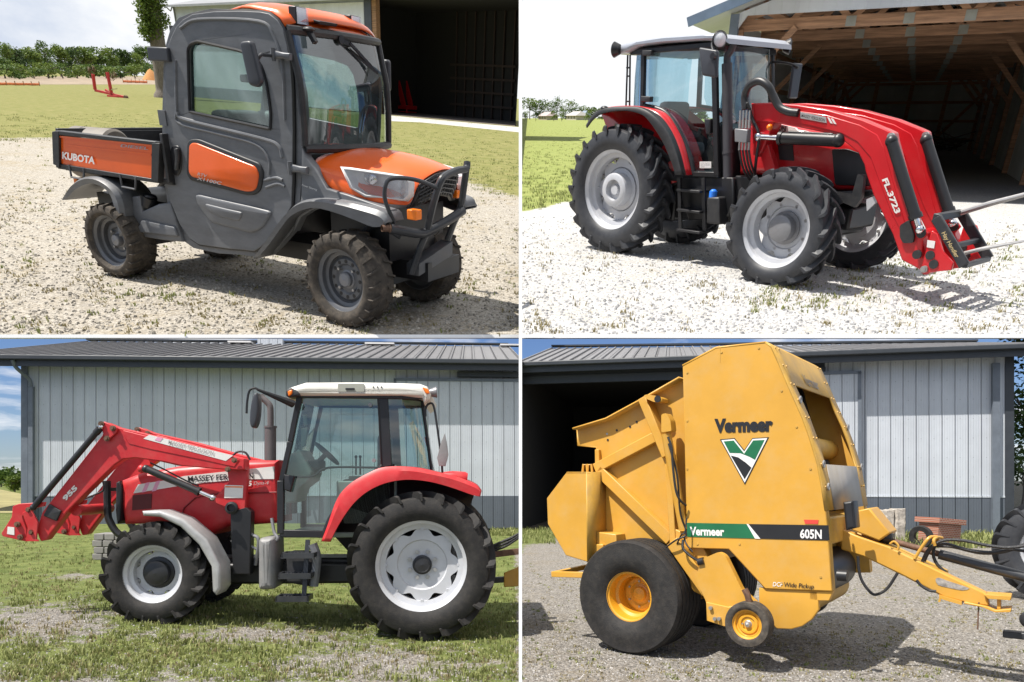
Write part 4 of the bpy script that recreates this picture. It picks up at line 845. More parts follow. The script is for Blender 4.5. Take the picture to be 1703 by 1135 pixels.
# ================================================================ lower yard (level ground): older red tractor seen from its side
def level_frame(px,py,yaw,z=0.0):
    Yd=(1.75-z)*1200/(py-800); X=(px-851)/1200*Yd; c,s=math.cos(R_(yaw)),math.sin(R_(yaw))
    return Frame([[c,-s,0],[s,c,0],[0,0,1]],(X,Yd,z),1.0)
MF=level_frame(700,1069,3.0)
def tractor3():
    F=MF; P=F.P; p3=F.p3; yc=.92
    t=thing('loader_tractor','weathered red tractor with cream cab roof and long front loader before the grey shed','tractor',F.M())
    mir=lambda v:Vector((v[0],2*yc-v[1],v[2]))
    fc=p3(250,1042,.05)
    wheel(t,(0.0,.25,.82),1.64,.50,1.01,20,.065,'ag',disc=.25,dish='ag',hubr=.17,m_ty='rubber',bolts=8,hubout=.0,drop=.18,lw=.34)
    wheel(t,(0.0,2*yc-.25,.82),1.64,.50,1.01,20,.065,'ag',disc=.3,dish='ag',side=1,hubr=.16,m_ty='rubber_dusty',bolts=8,drop=.18,lw=.34)
    zf=fc.z+.55
    wheel(t,(fc.x,.25,zf),1.12,.38,.63,18,.055,'ag',disc=-.1,dish='ag',hubr=.42,m_ty='rubber',bolts=8,hubout=.06,drop=.3,lw=.42)
    wheel(t,(fc.x,2*yc-.25,zf),1.12,.38,.63,18,.055,'ag',disc=-.1,dish='ag',side=1,hubr=.42,m_ty='rubber',bolts=8,hubout=.06,drop=.3,lw=.42)
    Y=.38; yf=2*yc-Y
    ro=P(Y-.08,475,652,480,645,508,636,590,635.5,652,636.5,698,638,711,643,717,656,715,665,705,672,702,662,667,657.5,498,658,479,662)
    b=B(); b.puff(ro,Y-.1,yf+.1,.07,5); rf=b.obj('roof','cream',t)
    b=B(); b.prism(rnd(P(Y-.1,562,638.5,606,638.5,606,652,562,652),.01),Y-.108,Y-.09); h=b.obj('roof_hatch','plate',rf,bevel=.004); b=B(); b.prism(P(Y-.1,575,646,590,646,590,649,575,649),Y-.125,Y-.1); b.obj('hatch_handle','black',h,bevel=.004)
    for x in(621,628,634.5): b=B(); q=p3(x,644,Y-.1); b.cyl(q,q+Vector((0,-.006,0)),.008,n=10); b.obj('roof_bolt','black',rf)
    b=B(); b.puff(rnd(P(Y-.1,476,650,484,645,497,652,499,659,480,662,476,658),.02),Y-.13,Y+.1,.02); fl=b.obj('lamp_housing','kplastic2',rf); b=B(); b.puff(rnd(P(Y-.14,478,651,486,648,486,655,480,660),.015),Y-.145,Y-.1,.01); b.obj('turn_signal','orange_lens',fl)
    b=B(); b.puff(rnd(P(Y-.12,702,644,712,647,715,655,708,655),.015),Y-.125,Y-.09,.01); b.obj('turn_signal','orange_lens',rf)
    b=B(); q=p3(722,653,Y); b.lathe(q,[(.001,-.08),(.04,-.06),(.065,.03),(.001,.03)],n=18,axis=(1,0,.1),cap=False); b.obj('work_light','grey_hub',t)
    q1=lambda x,z,y:Vector((p3(x,z,Y).x,y,p3(x,z,Y).z))
    door=P(Y,503,661,629,661,634,772,612,797,577,817,562,838,547,862,538,886,470,884,468,808,484,735)
    for y,sg in((Y,1),(yf,-1)):
        q=lambda x,z:q1(x,z,y)
        b=B(); b.bar(q(498,660),q(483,735),.05,.055); b.bar(q(483,735),q(467,806),.05,.055); b.bar(q(467,800),q(467,888),.06,.07); b.bar(q(496,659),q(704,661),.05,.045)
        b.prism([(v.x,v.z) for v in [q(627,660),q(645,660),q(651,775),q(634,778)]],y-.01,y+.05); b.bar(q(466,887),q(540,889),.05,.08)
        b.tube(spline([q(636,774),q(612,800),q(579,819),q(563,841),q(548,866),q(539,888)],3),.03,8); c=b.obj('cab_frame','black',t,bevel=.006)
        b=B(); b.add([Vector((x,y+.012*sg,z)) for x,z in door],[tuple(range(len(door)))]); dg=b.obj('door_glass','glass',c,smooth=False)
        b=B(); r=[Vector((x,y-.012*sg,z)) for x,z in door]; b.tube(r,.012,6,closed=True); b.obj('door_frame','black',dg)
        if sg==1:
            b=B(); b.puff(rnd(P(Y-.03,473,789,491,792,484,819,474,815),.01),Y-.06,Y,.012); b.obj('door_latch','black',dg)
            for z in(674,766): b=B(); v=p3(616 if z<700 else 622,z,Y); b.cyl(v+Vector((0,.01,0)),v+Vector((0,-.02,0)),.022,n=14); b.obj('glass_bolt','grey_hub',dg)
            b=B(); b.smooth([q(490,794)+Vector((0,.05,0)),q(520,792)+Vector((0,.05,0)),q(545,778)+Vector((0,.05,0)),q(628,778)+Vector((0,.05,0))],.013,4); b.obj('grab_bar','satin',dg)
    # rear side window, curved rear window, front screen
    sw=P(Y,645,663,668,663,672,700,676,776,652,772)
    for y in(Y+.02,yf-.02): b=B(); b.add([Vector((x,y,z)) for x,z in sw],[tuple(range(len(sw)))]); b.obj('rear_side_window','glass',t,smooth=False)
    rows=[]
    for v in np.linspace(0,1,17):
        s_=math.sin(v*math.pi); y=Y+.02+(yf-Y-.04)*v; k=min(1,s_*2.2)
        rows.append([q1(a+(c-a)*k,z,y) for a,c,z in((669,698,663),(672,706,715),(677,716,784))])
    b=B(); b.grid(rows); b.obj('rear_window','glass',t)
    for k in(0,2): b=B(); b.tube([r[k] for r in rows],.016,6); b.obj('window_rail','black',t)
    b=B(); v=p3(690,700,yc); b.cyl(q1(700,664,Y+.22),q1(716,784,Y+.22),.018); b.obj('window_post','black',t)
    rows=[[q1(x,z,y)+Vector((-.08*(1-abs(2*v-1)**2.5),0,0)) for x,z in((499,662),(484,735),(468,806),(468,860))] for v in np.linspace(0,1,9) for y in [Y+.02+(yf-Y-.04)*v]]
    b=B(); b.grid(rows); b.obj('windscreen','glass',t)
    # inside
    b=B(); b.prism(P(.7,487,757,500,747,508,762,522,785,516,800,500,812,492,835,476,838,476,800),.62,1.2); b.obj('dashboard','interior',t,bevel=.02)
    b=B(); b.box(p3(522,770,.8).x-.06,p3(522,770,.8).x+.08,.72,1.1,p3(0,783,.8).z,p3(0,764,.8).z); b.obj('instrument_box','interior2',t,bevel=.02)
    b=B(); a=p3(525,737,.9); c=p3(562,772,.9); m=(a+c)/2; u=(c-a).normalized(); r=(c-a).length/2; b.tube([m+u*math.cos(k)*r+Vector((0,1,0))*math.sin(k)*r for k in np.linspace(0,6.28,25)[:-1]],.014,8,closed=True); b.bar(a,c,.03,.02); b.cyl(m,p3(512,786,.9),.03); b.obj('steering_wheel','interior2',t)
    s0=p3(600,800,.9); b=B(); b.box(s0.x-.2,s0.x+.3,.65,1.18,s0.z-.12,s0.z+.02); b.box(s0.x+.22,s0.x+.36,.67,1.16,s0.z,s0.z+.55); b.obj('seat','interior2',t,bevel=.06,seg=3)
    b=B(); b.box(s0.x-.2,s0.x+.42,.42,.62,s0.z-.5,s0.z+.0); b.box(s0.x-.2,s0.x+.42,1.2,1.42,s0.z-.5,s0.z+.06); x0=p3(470,884,.4).x; x1=p3(650,884,.4).x; z0=p3(470,886,.4).z; b.box(x0,x1,.4,1.44,z0-.06,z0); b.box(p3(655,800,.4).x,p3(660,800,.4).x,.4,1.44,p3(0,900,.4).z,p3(0,772,.4).z); b.obj('cab_floor','interior',t,bevel=.02)
    for x in(592,599): b=B(); b.cyl(p3(x,790,.55),p3(x,762,.55),.009); b.ball(p3(x,760,.55),.018,6); b.obj('lever','black',t)
    b=B(); b.puff(rnd(P(.75,503,690,510,690,511,707,505,709),.01),.75,.78,.008); b.puff(rnd(P(.75,500,713,512,711,508,742,501,745),.01),.75,.78,.008); b.obj('inside_mirror','interior',t)
    b=B(); b.add([p3(706,727,Y+.3),p3(713,727,Y+.4),p3(709,742,Y+.35)],[(0,1,2)]); b.obj('slow_vehicle_sign','orange',t,thick=.004)
    # rear fenders
    up=[(535,901),(545,875),(561,831),(581,807),(611,789),(641,778),(687,779),(726,787),(760,795),(790,807),(800,818)]
    lo=[(548,901),(561,875),(577,850),(592,832),(612,816),(640,803),(675,797),(713,800),(751,810),(785,822),(799,825)]
    A=spline([p3(*q,.02) for q in lo],4); Bb=spline([p3(*q,.02) for q in up],4)
    for fn in(lambda v:v,mir):
        b=B(); b.grid([[fn(q+Vector((0,.02,0))) for q in A],[fn(q) for q in A],[fn(q.lerp(r,.7)) for q,r in zip(A,Bb)],[fn(Vector((r.x,.05,r.z))) for r in Bb],[fn(Vector((r.x,.45,r.z+.01))) for r in Bb]]); fe=b.obj('rear_fender','red_old',t,thick=.02)
        w_=P(.42,545,880,561,838,590,812,640,790,700,792,760,805,790,820,760,900,700,930,600,940); b=B(); b.add([fn(Vector((x,.43,z))) for x,z in w_],[tuple(range(len(w_)))]); b.obj('fender_wall','black',t,thick=.02)
    b=B(); b.lathe(p3(752,794,.2),[(.05,-.1),(.07,0),(.075,.14),(.06,.17),(.001,.17)],n=20,axis=(1,0,-.1),cap=False); b.obj('tail_lamp_pod','red_old',t)
    # bonnet
    yh=.58; yhf=2*yc-yh
    ho=P(yh,197,812,199,799,230,787,294,775.5,406,765.5,462,765,464,870,440,872,378,876,352,890,330,886,300,876,262,868,232,872,204,873,199,840)
    b=B(); b.puff(ho,yh,yhf,.09,4); bn=b.obj('bonnet','red_old',t)
    b=B(); b.puff(P(yh-.0,194,803,200,800,204,812,202,866,196,872,193,850),yh-.02,yhf+.02,.02); b.obj('front_grille','black',bn)
    b=B(); b.prism(P(yh,230,806,276,799,307,792,358,786.5,406,781,456,776,456,797,406,797.5,340,803,289,810,222,821),yh-.006,yh+.05); st=b.obj('bonnet_stripe','decal_white',bn)
    for x in(240,257): b=B(); b.prism(P(yh,x+3,803.5-(x-240)*.15,x+10,802-(x-240)*.15,x+3,818-(x-240)*.1,x-4,819.5-(x-240)*.1),yh-.009,yh); b.obj('stripe_band','decal_pink',st)
    ptext(F,'MASSEY FERGUSON','maker_lettering','decal_black',st,yh-.007,(313,801.5),(422,795.5),(-.3,-9),bold=.015)
    ptext(F,'65','model_lettering','decal_white',bn,yh-.002,(404,809),(419,808),(0,-8),bold=.04); ptext(F,'Dyna-4','lettering','decal_grey',bn,yh-.002,(422,807),(447,806),(0,-6),shear=.2)
    b=B(); b.prism(P(yh,221,824,253,821,252,846,220,849),yh-.006,yh+.03); b.obj('side_vent',mat('dark_red_mesh',(.09,.008,.01),.6),bn)
    b=B(); b.tube([p3(298,872,yh-.01),p3(306,845,yh-.01),p3(325,828,yh-.01),p3(352,822,yh-.01),p3(400,820,yh-.01),p3(460,819,yh-.01)],.008,6); b.obj('panel_seam',mat('seam',(.2,.005,.008),.5),bn)
    b=B(); g=[p3(178,800,.7),p3(179,850,.7),p3(183,868,.7),p3(197,888,.7),p3(225,900,.7)]; 
    for dy in(0,.45): b.smooth([v+Vector((0,dy,0)) for v in g],.04,4)
    b.bar(g[0]+Vector((0,0,-.1)),g[0]+Vector((0,.45,-.1)),.05,.04); b.obj('front_guard','black',t)
    # chassis, axle, tank, steps
    b=B(); b.box(p3(200,0,.9).x,.3,.68,1.16,.58,.85); b.box(p3(376,0,.9).x,-.4,.6,1.2,.56,.8); b.box(fc.x-.1,fc.x+.1,.3,1.6,zf-.12,zf+.1); b.cyl((0,.3,.82),(0,1.5,.82),.16); b.box(-.5,.3,.45,1.4,.5,1.2); b.obj('chassis','black',t,bevel=.03)
    b=B(); b.smooth([p3(395,880,.45),p3(420,890,.42),p3(430,900,.4),p3(425,940,.45)],.02); b.smooth([p3(385,900,.5),p3(420,910,.42),p3(440,925,.45)],.015); b.smooth([p3(452,862,.38),p3(456,885,.36),p3(462,896,.34),p3(455,902,.36)],.018); b.obj('pipes','grey_hub',t)
    b=B(); b.puff(rnd(P(.3,430,895,457,893,459,980,430,982),.05),.25,.75,.08,4); b.obj('fuel_tank',mat('grey_tank',(.2,.2,.2),.5,dust=(.4,.37,.33),dusta=.3),t)
    b=B(); b.bar(p3(512,898,.3),p3(505,1000,.22),.02,.05); s_=b.obj('step_bracket','satin',t)
    for x0,z in((469,924),(464,958),(460,996)):
        b=B(); q=p3(x0,z,.15); r=p3(x0+55,z,.15); b.box(q.x,r.x,.1,.125,q.z-.03,q.z+.03); b.box(q.x,r.x,.3,.32,q.z-.03,q.z+.03)
        for k in range(9): x=q.x+(r.x-q.x)*(k+.5)/9; b.box(x-.008,x+.008,.12,.3,q.z-.02,q.z+.015)
        b.box(q.x,q.x+.02,.1,.32,q.z-.02,q.z+.03); b.box(r.x-.02,r.x,.1,.32,q.z-.02,q.z+.03); b.obj('step','satin',s_)
    b=B(); b.puff(rnd(P(.34,474,920,500,920,520,935,521,978,474,970),.03),.36,.7,.03); b.obj('battery_box','kplastic2',t)
    b=B(); b.smooth([p3(520,905,.3),p3(527,930,.3),p3(522,975,.3)],.05,4); b.obj('mudflap','kplastic',t)
    # front fender crescent
    fo=P(.1,238,850,268,849,306,863,345,896,368,939,369,978,361,990,355,983,353,942,332,906,301,876,268,860,240,858)
    b=B(); b.puff(fo,.06,.42,.03); b.obj('front_fender',mat('silver_fender',(.42,.42,.42),.4,dust=(.2,.19,.18),dusta=.4,metal=.2),t)
    # exhaust, mirrors
    b=B(); b.cyl(p3(450,766,.5),p3(450,711,.5),.062,n=20); b.cyl(p3(450,712,.5),p3(450,709,.5),.07,n=20); e_=b.obj('exhaust','exhaust',t); b=B(); b.smooth([p3(450,712,.5),p3(450,690,.5),p3(449,676,.5),p3(443,668,.5),p3(436,662,.5),p3(433,658,.5)],.035,5,n=14,cap=False); b.obj('exhaust_pipe','exhaust',e_)
    b=B(); b.tube([p3(487,672,.2),p3(470,665,.1),p3(440,653,.02),p3(428,648,.0)],.02,8,radii=[.045,.035,.02,.014]); b.smooth([p3(430,649,.0),p3(424,646,.0),p3(415,650,.0),p3(411,668,.0),p3(410,688,.0)],.012); ma=b.obj('mirror_arm','black',t)
    b=B(); b.puff(curve2(P(.0,423,657,430,657,430,690,425,709,419,711,416,700,418,675),3),-.03,.12,.02); b.obj('mirror','mirror',ma)
    b=B(); b.smooth([p3(708,693,Y),p3(708,680,Y),p3(713,672,Y),p3(721,675,Y),p3(727,710,Y-.02),p3(733,755,Y-.02),p3(736,787,Y)],.013); mb=b.obj('sign_post','black',t)
    b=B(); b.puff(P(Y-.02,740,721,743,735,746,757,741,776,730,775,727,762,734,735),Y-.05,Y-.03,.006); b.obj('reflector_sign',mat('grey_sign_back',(.22,.22,.22),.5,bump=.3),mb)
    # loader
    ya=.28; yfa=1.12
    AO=(168,705,176,702.5,197,711,281,730,358,751.5,406,763,407,782,368,781,296,775,262,767,225,762,205,764,190,774,150,813,112,851,77,898,67,901,60,882,70,852,120,788,170,724,172,716)
    def arm(y0,off=0):
        b=B(); b.prism([(x,z) for x,z in P(ya,*AO)],y0,y0+.12); a=b.obj('loader_arm','red_old',t,bevel=.014,seg=3)
        b=B(); b.prism(P(ya,205,716,281,735,358,756,398,765,390,777,340,766,262,750,214,738,208,728),y0-.007,y0+.01); b.obj('arm_panel','red_old',a,bevel=.005)
        b=B(); b.prism(P(ya,166,704,176,702,198,712,196,720,182,733,178,732,172,716),y0-.035,y0-.005); b.obj('knee_plate','red_old',a,bevel=.006)
        b=B(); b.prism(P(ya,24,842,34,838,78,835,76,842,46,848,40,860,47,880,47,901,7,892,5,887,22,860),y0-.03,y0-.0); b.prism(P(ya,24,842,34,838,44,845,40,860,47,880,47,901,7,892,5,887,22,860),y0+.12,y0+.15); cp=b.obj('coupler','red_old',a,bevel=.006)
        b=B(); b.prism(P(ya,42,853,55,845,68,868,65,896,70,900,47,900,51,876),y0-.055,y0-.03); b.obj('link_plate','red_old',cp,bevel=.006)
        for x,z in((172,706),(191,713),(181,730),(392,766),(381,781),(355,829),(52,848),(33,872),(38,893),(57,885)):
            q=p3(x,z,ya); b=B(); b.cyl((q.x,y0-.03,q.z),(q.x,y0-.055,q.z),.03,n=14); b.cyl((q.x,y0-.055,q.z),(q.x,y0-.075,q.z),.018,n=10); b.obj('pivot_pin','rust',a)
        q=p3(172,711,ya); r=p3(60,844,ya); cylinder_(a,(r.x,y0-.05,r.z),(q.x,y0-.05,q.z),.032,rod=.02); 
        return a
    A1=arm(ya); A2=arm(yfa)
    b=B(); b.prism(P(ya,16,869+7,27,877,27,890,15,888),ya-.034,ya-.03); b.obj('warning_label','decal_white',A1)
    b=B(); b.puff(rnd(P(ya,84,838,104,850,96,867,74,858),.01),ya-.03,ya,.01); b.obj('access_cover','kplastic2',A1)
    b=B(); b.prism(P(ya,239,730,249,723.5,388,758,376,767),ya-.010,ya); lb=b.obj('arm_stripe','decal_white',A1)
    b=B(); b.prism(P(ya,258,732,263,727,272,729,267,735),ya-.013,ya-.01); b.obj('stripe_band','decal_pink',lb)
    ptext(F,'MASSEY FERGUSON','maker_lettering','decal_grey',lb,ya-.011,(280,738.5),(355,757.8),(1.3,-7),bold=.008)
    ptext(F,'955','model_lettering','decal_white',A1,ya,(109,834),(130,812.5),(-5,-5.5),bold=.05,off=.008)
    cylinder_(t,p3(243,780,ya-.07),p3(354,828,ya-.07),.04,rod=.2)
    b=B(); b.ball(p3(236,780,ya-.05),.045,8); b.obj('cylinder_eye','red_old',t)
    b=B(); b.prism(P(ya,370,770,406,763,406,800,404,815,402,852,378,852,372,846,352,838,351,828,374,802),ya+.12,ya+.2); pl=b.obj('loader_bracket','red_old',t,bevel=.01)
    b=B(); b.prism(P(ya,368,807,399,808,398,829,367,829),ya+.113,ya+.12); lb=b.obj('instruction_label','decal_white',pl)
    b=B(); b.prism(P(ya,369,809,398,809.5,398,811.5,369,811),ya+.11,ya+.113); b.obj('label_band','orange_lens',lb)
    b=B(); q=p3(386,845,ya+.1); b.lathe(q,[(.07,0),(.07,-.03),(.045,-.04),(.04,-.01),(.001,-.01)],n=24,cap=False); b.obj('bracket_boss','black',pl)
    b=B(); b.prism(P(ya,378,852,405,845,413,852,411,958,383,958,379,900),ya+.1,ya+.24); b.obj('loader_subframe','black',t,bevel=.01)
    q=p3(118,850,ya); b=B(); b.cyl((q.x,ya+.1,q.z),(q.x,yfa,q.z),.06); b.obj('cross_tube','red_old',t); b=B(); q=p3(190,745,ya); b.cyl((q.x,ya+.1,q.z),(q.x,yfa,q.z),.05); b.obj('cross_tube','red_old',t)
    for hp,hr in (([p3(250,770,ya+.15),p3(275,782,ya+.14),p3(310,800,ya+.14),p3(330,808,ya+.1)],.009),([p3(385,760,.5),p3(395,752,.5),p3(408,753,.5),p3(416,765,.5)],.012),([p3(160,810,.6),p3(170,800,.6),p3(172,815,.6),p3(160,822,.6),p3(140,830,.6)],.01)): b=B(); b.smooth(hp,hr); b.obj('hydraulic_hose','hose',t)
    # rear linkage stub and pto line to the implement beyond the frame edge
    b=B(); b.bar((.6,.8,.55),(.98,.8,.57),.07,.07); b.bar((.3,.8,.7),(.7,.8,.55),.12,.1); b.obj('drawbar','black',t,bevel=.01)
    return t
TR3=tractor3()
# ================================================================ lower right: round baler
BF=level_frame(1040,1089.5,-37.0)
def baler():
    F=BF; P=F.P; p3=F.p3
    t=thing('round_baler','tall yellow round hay baler with wide ribbed tyres, parked on gravel before the open shed','baler',F.M())
    Y=.28; W=1.75; yf=Y+W
    at=lambda x,z,y:Vector((p3(x,z,Y).x,y,p3(x,z,Y).z))
    side=P(Y,1135,608.5,1191,578.5,1273,569.8,1283,577,1309,637,1334,693,1360,772,1373,850,1377,890,1384.5,984,1283,980.4,1270,978,1211.5,914,1142.7,912,1140.7,841)
    b=B(); b.prism(side,Y,Y+.05); sp_=b.obj('side_panel','yellow',t,bevel=.012)
    b=B(); b.prism(side,yf-.05,yf); b.obj('side_panel','yellow',t,bevel=.012)
    ptext(F,'Vermeer','maker_lettering','decal_black',sp_,Y,(1188.5,718.5),(1286,716),(-.2,-20),bold=.06)
    b=B(); b.bar(p3(1197.5,579,Y-.001),p3(1197.5,603,Y-.001),.004,.006); b.obj('weld_seam','yellow2',sp_)
    for q in [(1143,620),(1143,700),(1143,780),(1143,860),(1200,586),(1262,579),(1300,650),(1325,710),(1348,780),(1365,960),(1300,970),(1230,905),(1160,905)]: b=B(); v=p3(*q,Y); b.cyl(v,v+Vector((0,-.006,0)),.011,n=8); b.obj('bolt_head','yellow2',sp_)
    # emblem
    def pl(pts,off,m,nm,par=sp_): b=B(); b.prism(P(Y,*pts),Y-off,Y); return b.obj(nm,m,par,smooth=False)
    em=pl((1197.5,731,1222,729,1238,749,1251.5,729,1279,727.5,1239,806.5),.004,'decal_black','emblem')
    pl((1200,732.5,1221.5,730.6,1238,751.5,1252,730.4,1276.5,729,1238.8,803),.006,'decal_white','emblem_border',em)
    pl((1204,734.5,1220.5,733,1238,755,1253,733,1272,732,1256,765,1247,760,1232,754,1214,753.5),.008,'decal_green','emblem_field',em)
    pl((1216,758,1228,761,1241,770,1250,778,1238.8,797),.009,'decal_black','emblem_road',em)
    pl((1142.7,869.8,1242,871.8,1258,896,1142.7,892.8),.005,'decal_green','stripe_panel')
    s1=pl((1243,871.8,1378,873.9,1379.6,899,1259,896),.0052,'decal_black','stripe_panel')
    pl((1242,871.8,1245,871.9,1265,896.4,1256,896),.0065,'decal_white','stripe_slash')
    ptext(F,'Vermeer','maker_lettering','decal_white',sp_,Y,(1148,889.8),(1205,891.2),(-.2,-13),bold=.035,off=.008)
    ptext(F,'605N','model_lettering','decal_white',s1,Y,(1331,894.8),(1367,896),(0,-14),bold=.03,off=.008)
    ptext(F,'DCF','lettering','decal_white',sp_,Y,(1285.5,975.2),(1302,976),(0,-7),bold=.008,off=.006,shear=.15)
    ptext(F,'Wide Pickup','lettering','decal_black',sp_,Y,(1304.5,976),(1354,979.5),(0,-7.5),bold=.008,off=.006,shear=.15)
    w1=pl((1337,864.5,1361.5,865,1360.5,872,1339,871.5),.004,'decal_red','warning_label')
    # front face: curved sheet with the bale window
    e=[(1273,569.8),(1283,577),(1296,606),(1309,637),(1321,664),(1334,693),(1347,728),(1360,772),(1367,810),(1373,850)]
    L_=[at(x,z,Y) for x,z in e]; n=len(L_); 
    def row(v): return [Vector((q.x+.0,Y+W*v,q.z)) for q in L_]
    vs=[0,.13,.87,1]; b=B()
    for i in range(n-1):
        for k in range(3):
            if k==1 and 3<=i<7: continue
            a,c=L_[i],L_[i+1]; q=[Vector((p.x,Y+W*vs[j],p.z)) for p,j in((a,k),(a,k+1),(c,k+1),(c,k))]; b.add(q,[(0,1,2,3)])
    f=b.obj('front_panel','yellow2',t,thick=.02)
    b=B(); i0=7; q=[Vector((p.x+.012,Y+W*v,p.z)) for p,v in((L_[7],.15),(L_[7],.85),(L_[9],.85),(L_[9],.15))]; b.add(q,[(0,1,2,3)]); b.obj('steel_plate',mat('worn_plate',(.30,.28,.26),.5,metal=.4,dust=(.3,.24,.15),dusta=.3),f,thick=.008)
    text('Vermeer','maker_lettering','decal_black',f,L_[2].lerp(L_[3],.7)+Vector((.015,W*.36,0)),Vector((0,W*.30,0)),(L_[2]-L_[3])*.6,(.006,0,.0),bold=.02)
    b=B(); b.cyl((L_[6].x-.25,Y+.05,L_[6].z-.05),(L_[6].x-.25,yf-.05,L_[6].z-.05),.11,n=20); b.obj('upper_roller','yellow2',t)
    xb=P(Y,1142,700)[0][0]; b=B(); zt=L_[0].z; b.box(xb,xb+.04,Y+.05,yf-.05,.9,zt-.35)
    b.obj('inner_wall','yellow2',t)
    for k in range(9):
        y=Y+.16+k*.175; b=B(); b.tube(spline([(L_[0].x-.3,y,zt-.08),(L_[2].x-.28,y,L_[2].z),(L_[5].x-.35,y,L_[5].z),(L_[7].x-.3,y,L_[7].z),(L_[9].x-.3,y,L_[9].z-.2)],3),.05,6); b.obj('baling_belt','hose',t)
    top=[at(*q,Y) for q in((1135,608.5),(1191,578.5),(1273,569.8))]
    b=B(); b.grid([[Vector((q.x,y,q.z)) for q in top] for y in(Y,yf)]); b.obj('top_cover','yellow',t,thick=.02)
    for j,(k,v) in enumerate([(4,.05),(7,.05),(8,.06),(5,.95),(7,.95)]):
        q=L_[k]; b=B(); b.tube([Vector((q.x+.03,Y+W*v,q.z))+Vector((0,math.cos(a)*.028,math.sin(a)*.028)) for a in np.linspace(0,6.28,13)[:-1]],.009,6,closed=True); b.obj('twine_guide','steel',f)
    for k in range(1,9):
        for v in(.04,.10,.9,.96): q=L_[k]; b=B(); b.cyl((q.x+.008,Y+W*v,q.z),(q.x+.02,Y+W*v,q.z),.01,n=8); b.obj('bolt_head','yellow2',f)
    # lower front
    z9=L_[9]; b=B(); b.prism([(p[0],p[1]) for p in P(Y,1373,850,1377,890,1384,984,1345,984,1340,850)],Y+.05,Y+.12); b.obj('front_post','yellow2',t); b=B(); b.prism([(p[0],p[1]) for p in P(Y,1373,850,1377,890,1384,984,1345,984,1340,850)],yf-.12,yf-.05); b.obj('front_post','yellow2',t)
    b=B(); b.puff(rnd(P(Y-.02,1396,836,1414,833,1418,880,1401,884),.01),Y+.1,Y+.3,.02); b.obj('control_box','black',t)
    b=B(); q=at(1388,957,Y); b.cyl(q+Vector((.02,.02,0)),q+Vector((.1,.02,0)),.05); b.obj('front_roller_end','black',t)
    b=B(); q=at(1377,880,Y); b.box(q.x-.5,q.x-.0,Y+.1,yf-.1,q.z-.15,q.z+.1); b.box(q.x-.6,q.x-.3,Y+.1,yf-.1,q.z-.6,q.z); b.obj('feed_chamber','yellow2',t,bevel=.02)
    b=B(); q=at(1384,984,Y); b.lathe((q.x-.35,Y+.1,q.z+.05),[(.22,0),(.22,yf-Y-.25)],n=30); b.obj('pickup_drum','black',t)
    # tailgate
    yt=Y+.16
    tg=P(yt,960,715,1015,698,1076,665,1136,630,1142,700,1142,912,1060,930,1010,930,1000,900,993,775,992,743,960,741)
    b=B(); b.prism(tg,yt,yt+.03); tl=b.obj('tailgate_side','yellow',t,bevel=.006); b=B(); b.prism(tg,yf-.2,yf-.17); b.obj('tailgate_side','yellow',t,bevel=.006)
    b=B(); te=[p3(*q,yt) for q in((960,714),(1015,697.5),(1076,664.5),(1136,630))]; b.grid([[Vector((q.x,y,q.z)) for q in te] for y in(yt-.10,yf-.1)]); b.obj('tailgate_top','yellow',t,thick=.02)
    te=[p3(*q,yt) for q in((960,715),(961,741),(992,744),(994,775),(1000,900),(1010,930))]; b=B(); b.grid([[Vector((q.x,y,q.z)) for q in te] for y in(yt,yf-.17)]); b.obj('tailgate_rear','yellow',t,thick=.02)
    def ch(a,c,w_,nm='brace',d=.09,y=None):
        y=y if y is not None else yt; a=p3(*a,y); c=p3(*c,y); b=B(); b.bar(a+Vector((0,-d/2,0)),c+Vector((0,-d/2,0)),d,w_); return b.obj(nm,'yellow',tl,bevel=.008)
    ch((995,780),(1094,728),.11); ch((1000,782),(1120,898),.12); ch((996,748),(999,900),.05,d=.05); ch((1078,664),(1118,760),.09,d=.16); ch((1118,755),(1127,905),.07,d=.12)
    b=B(); b.prism(rnd(P(yt-.15,1074,659,1079,657,1098,660,1105,664,1103,670,1092,670,1078,664),.02),yt-.2,yt-.05); q=p3(1094,664,yt-.2); br=b.obj('pivot_bracket','yellow',tl,bevel=.006); b=B(); b.cyl(q,q+Vector((0,-.01,0)),.035,n=16); b.obj('tube_bore','black',br)
    b=B(); b.cyl(p3(1108,722,yt-.2),p3(1137,880,yt-.12),.05,n=16); b.prism(rnd(P(yt-.2,1104,690,1112,688,1119,700,1121,718,1104,720),.02),yt-.26,yt-.14); b.obj('gate_cylinder','yellow',tl,bevel=.004)
    b=B(); b.smooth([p3(1111,727,yt-.28),p3(1117,745,yt-.28),p3(1119,775,yt-.28),p3(1124,815,yt-.28),p3(1131,832,yt-.26),p3(1141,841,yt-.2)],.012); b.smooth([p3(1112,738,yt-.24),p3(1126,790,yt-.24),p3(1131,850,yt-.2),p3(1140,880,yt-.15)],.01); b.obj('gate_hose','hose',tl)
    for x,z in((1010,722),(1011,732),(1048,710),(1059,702),(1026,716)): q=p3(x,z,yt); b=B(); b.cyl(q,q+Vector((0,-.006,0)),.012,n=10); b.obj('bolt_head','black' if x!=1010 else 'steel',tl)
    # net-wrap box at the back
    yb=.08; bx=P(yb,943,785,975,785,977,935,941,924,911,872,909.5,829)
    b=B(); b.prism(bx,yb,yb+.03); q=P(yb,975,785,977,935); x1=p3(1001,785,yt).x
    bo=b.obj('rear_guard','yellow',t,bevel=.006); b=B(); b.add([(q[0][0],yb,q[0][1]),(q[0][0]+.02,yt,q[0][1]),(q[1][0]+.02,yt,q[1][1]),(q[1][0],yb,q[1][1])],[(0,1,2,3)]); b.obj('guard_return','yellow2',bo,thick=.02)
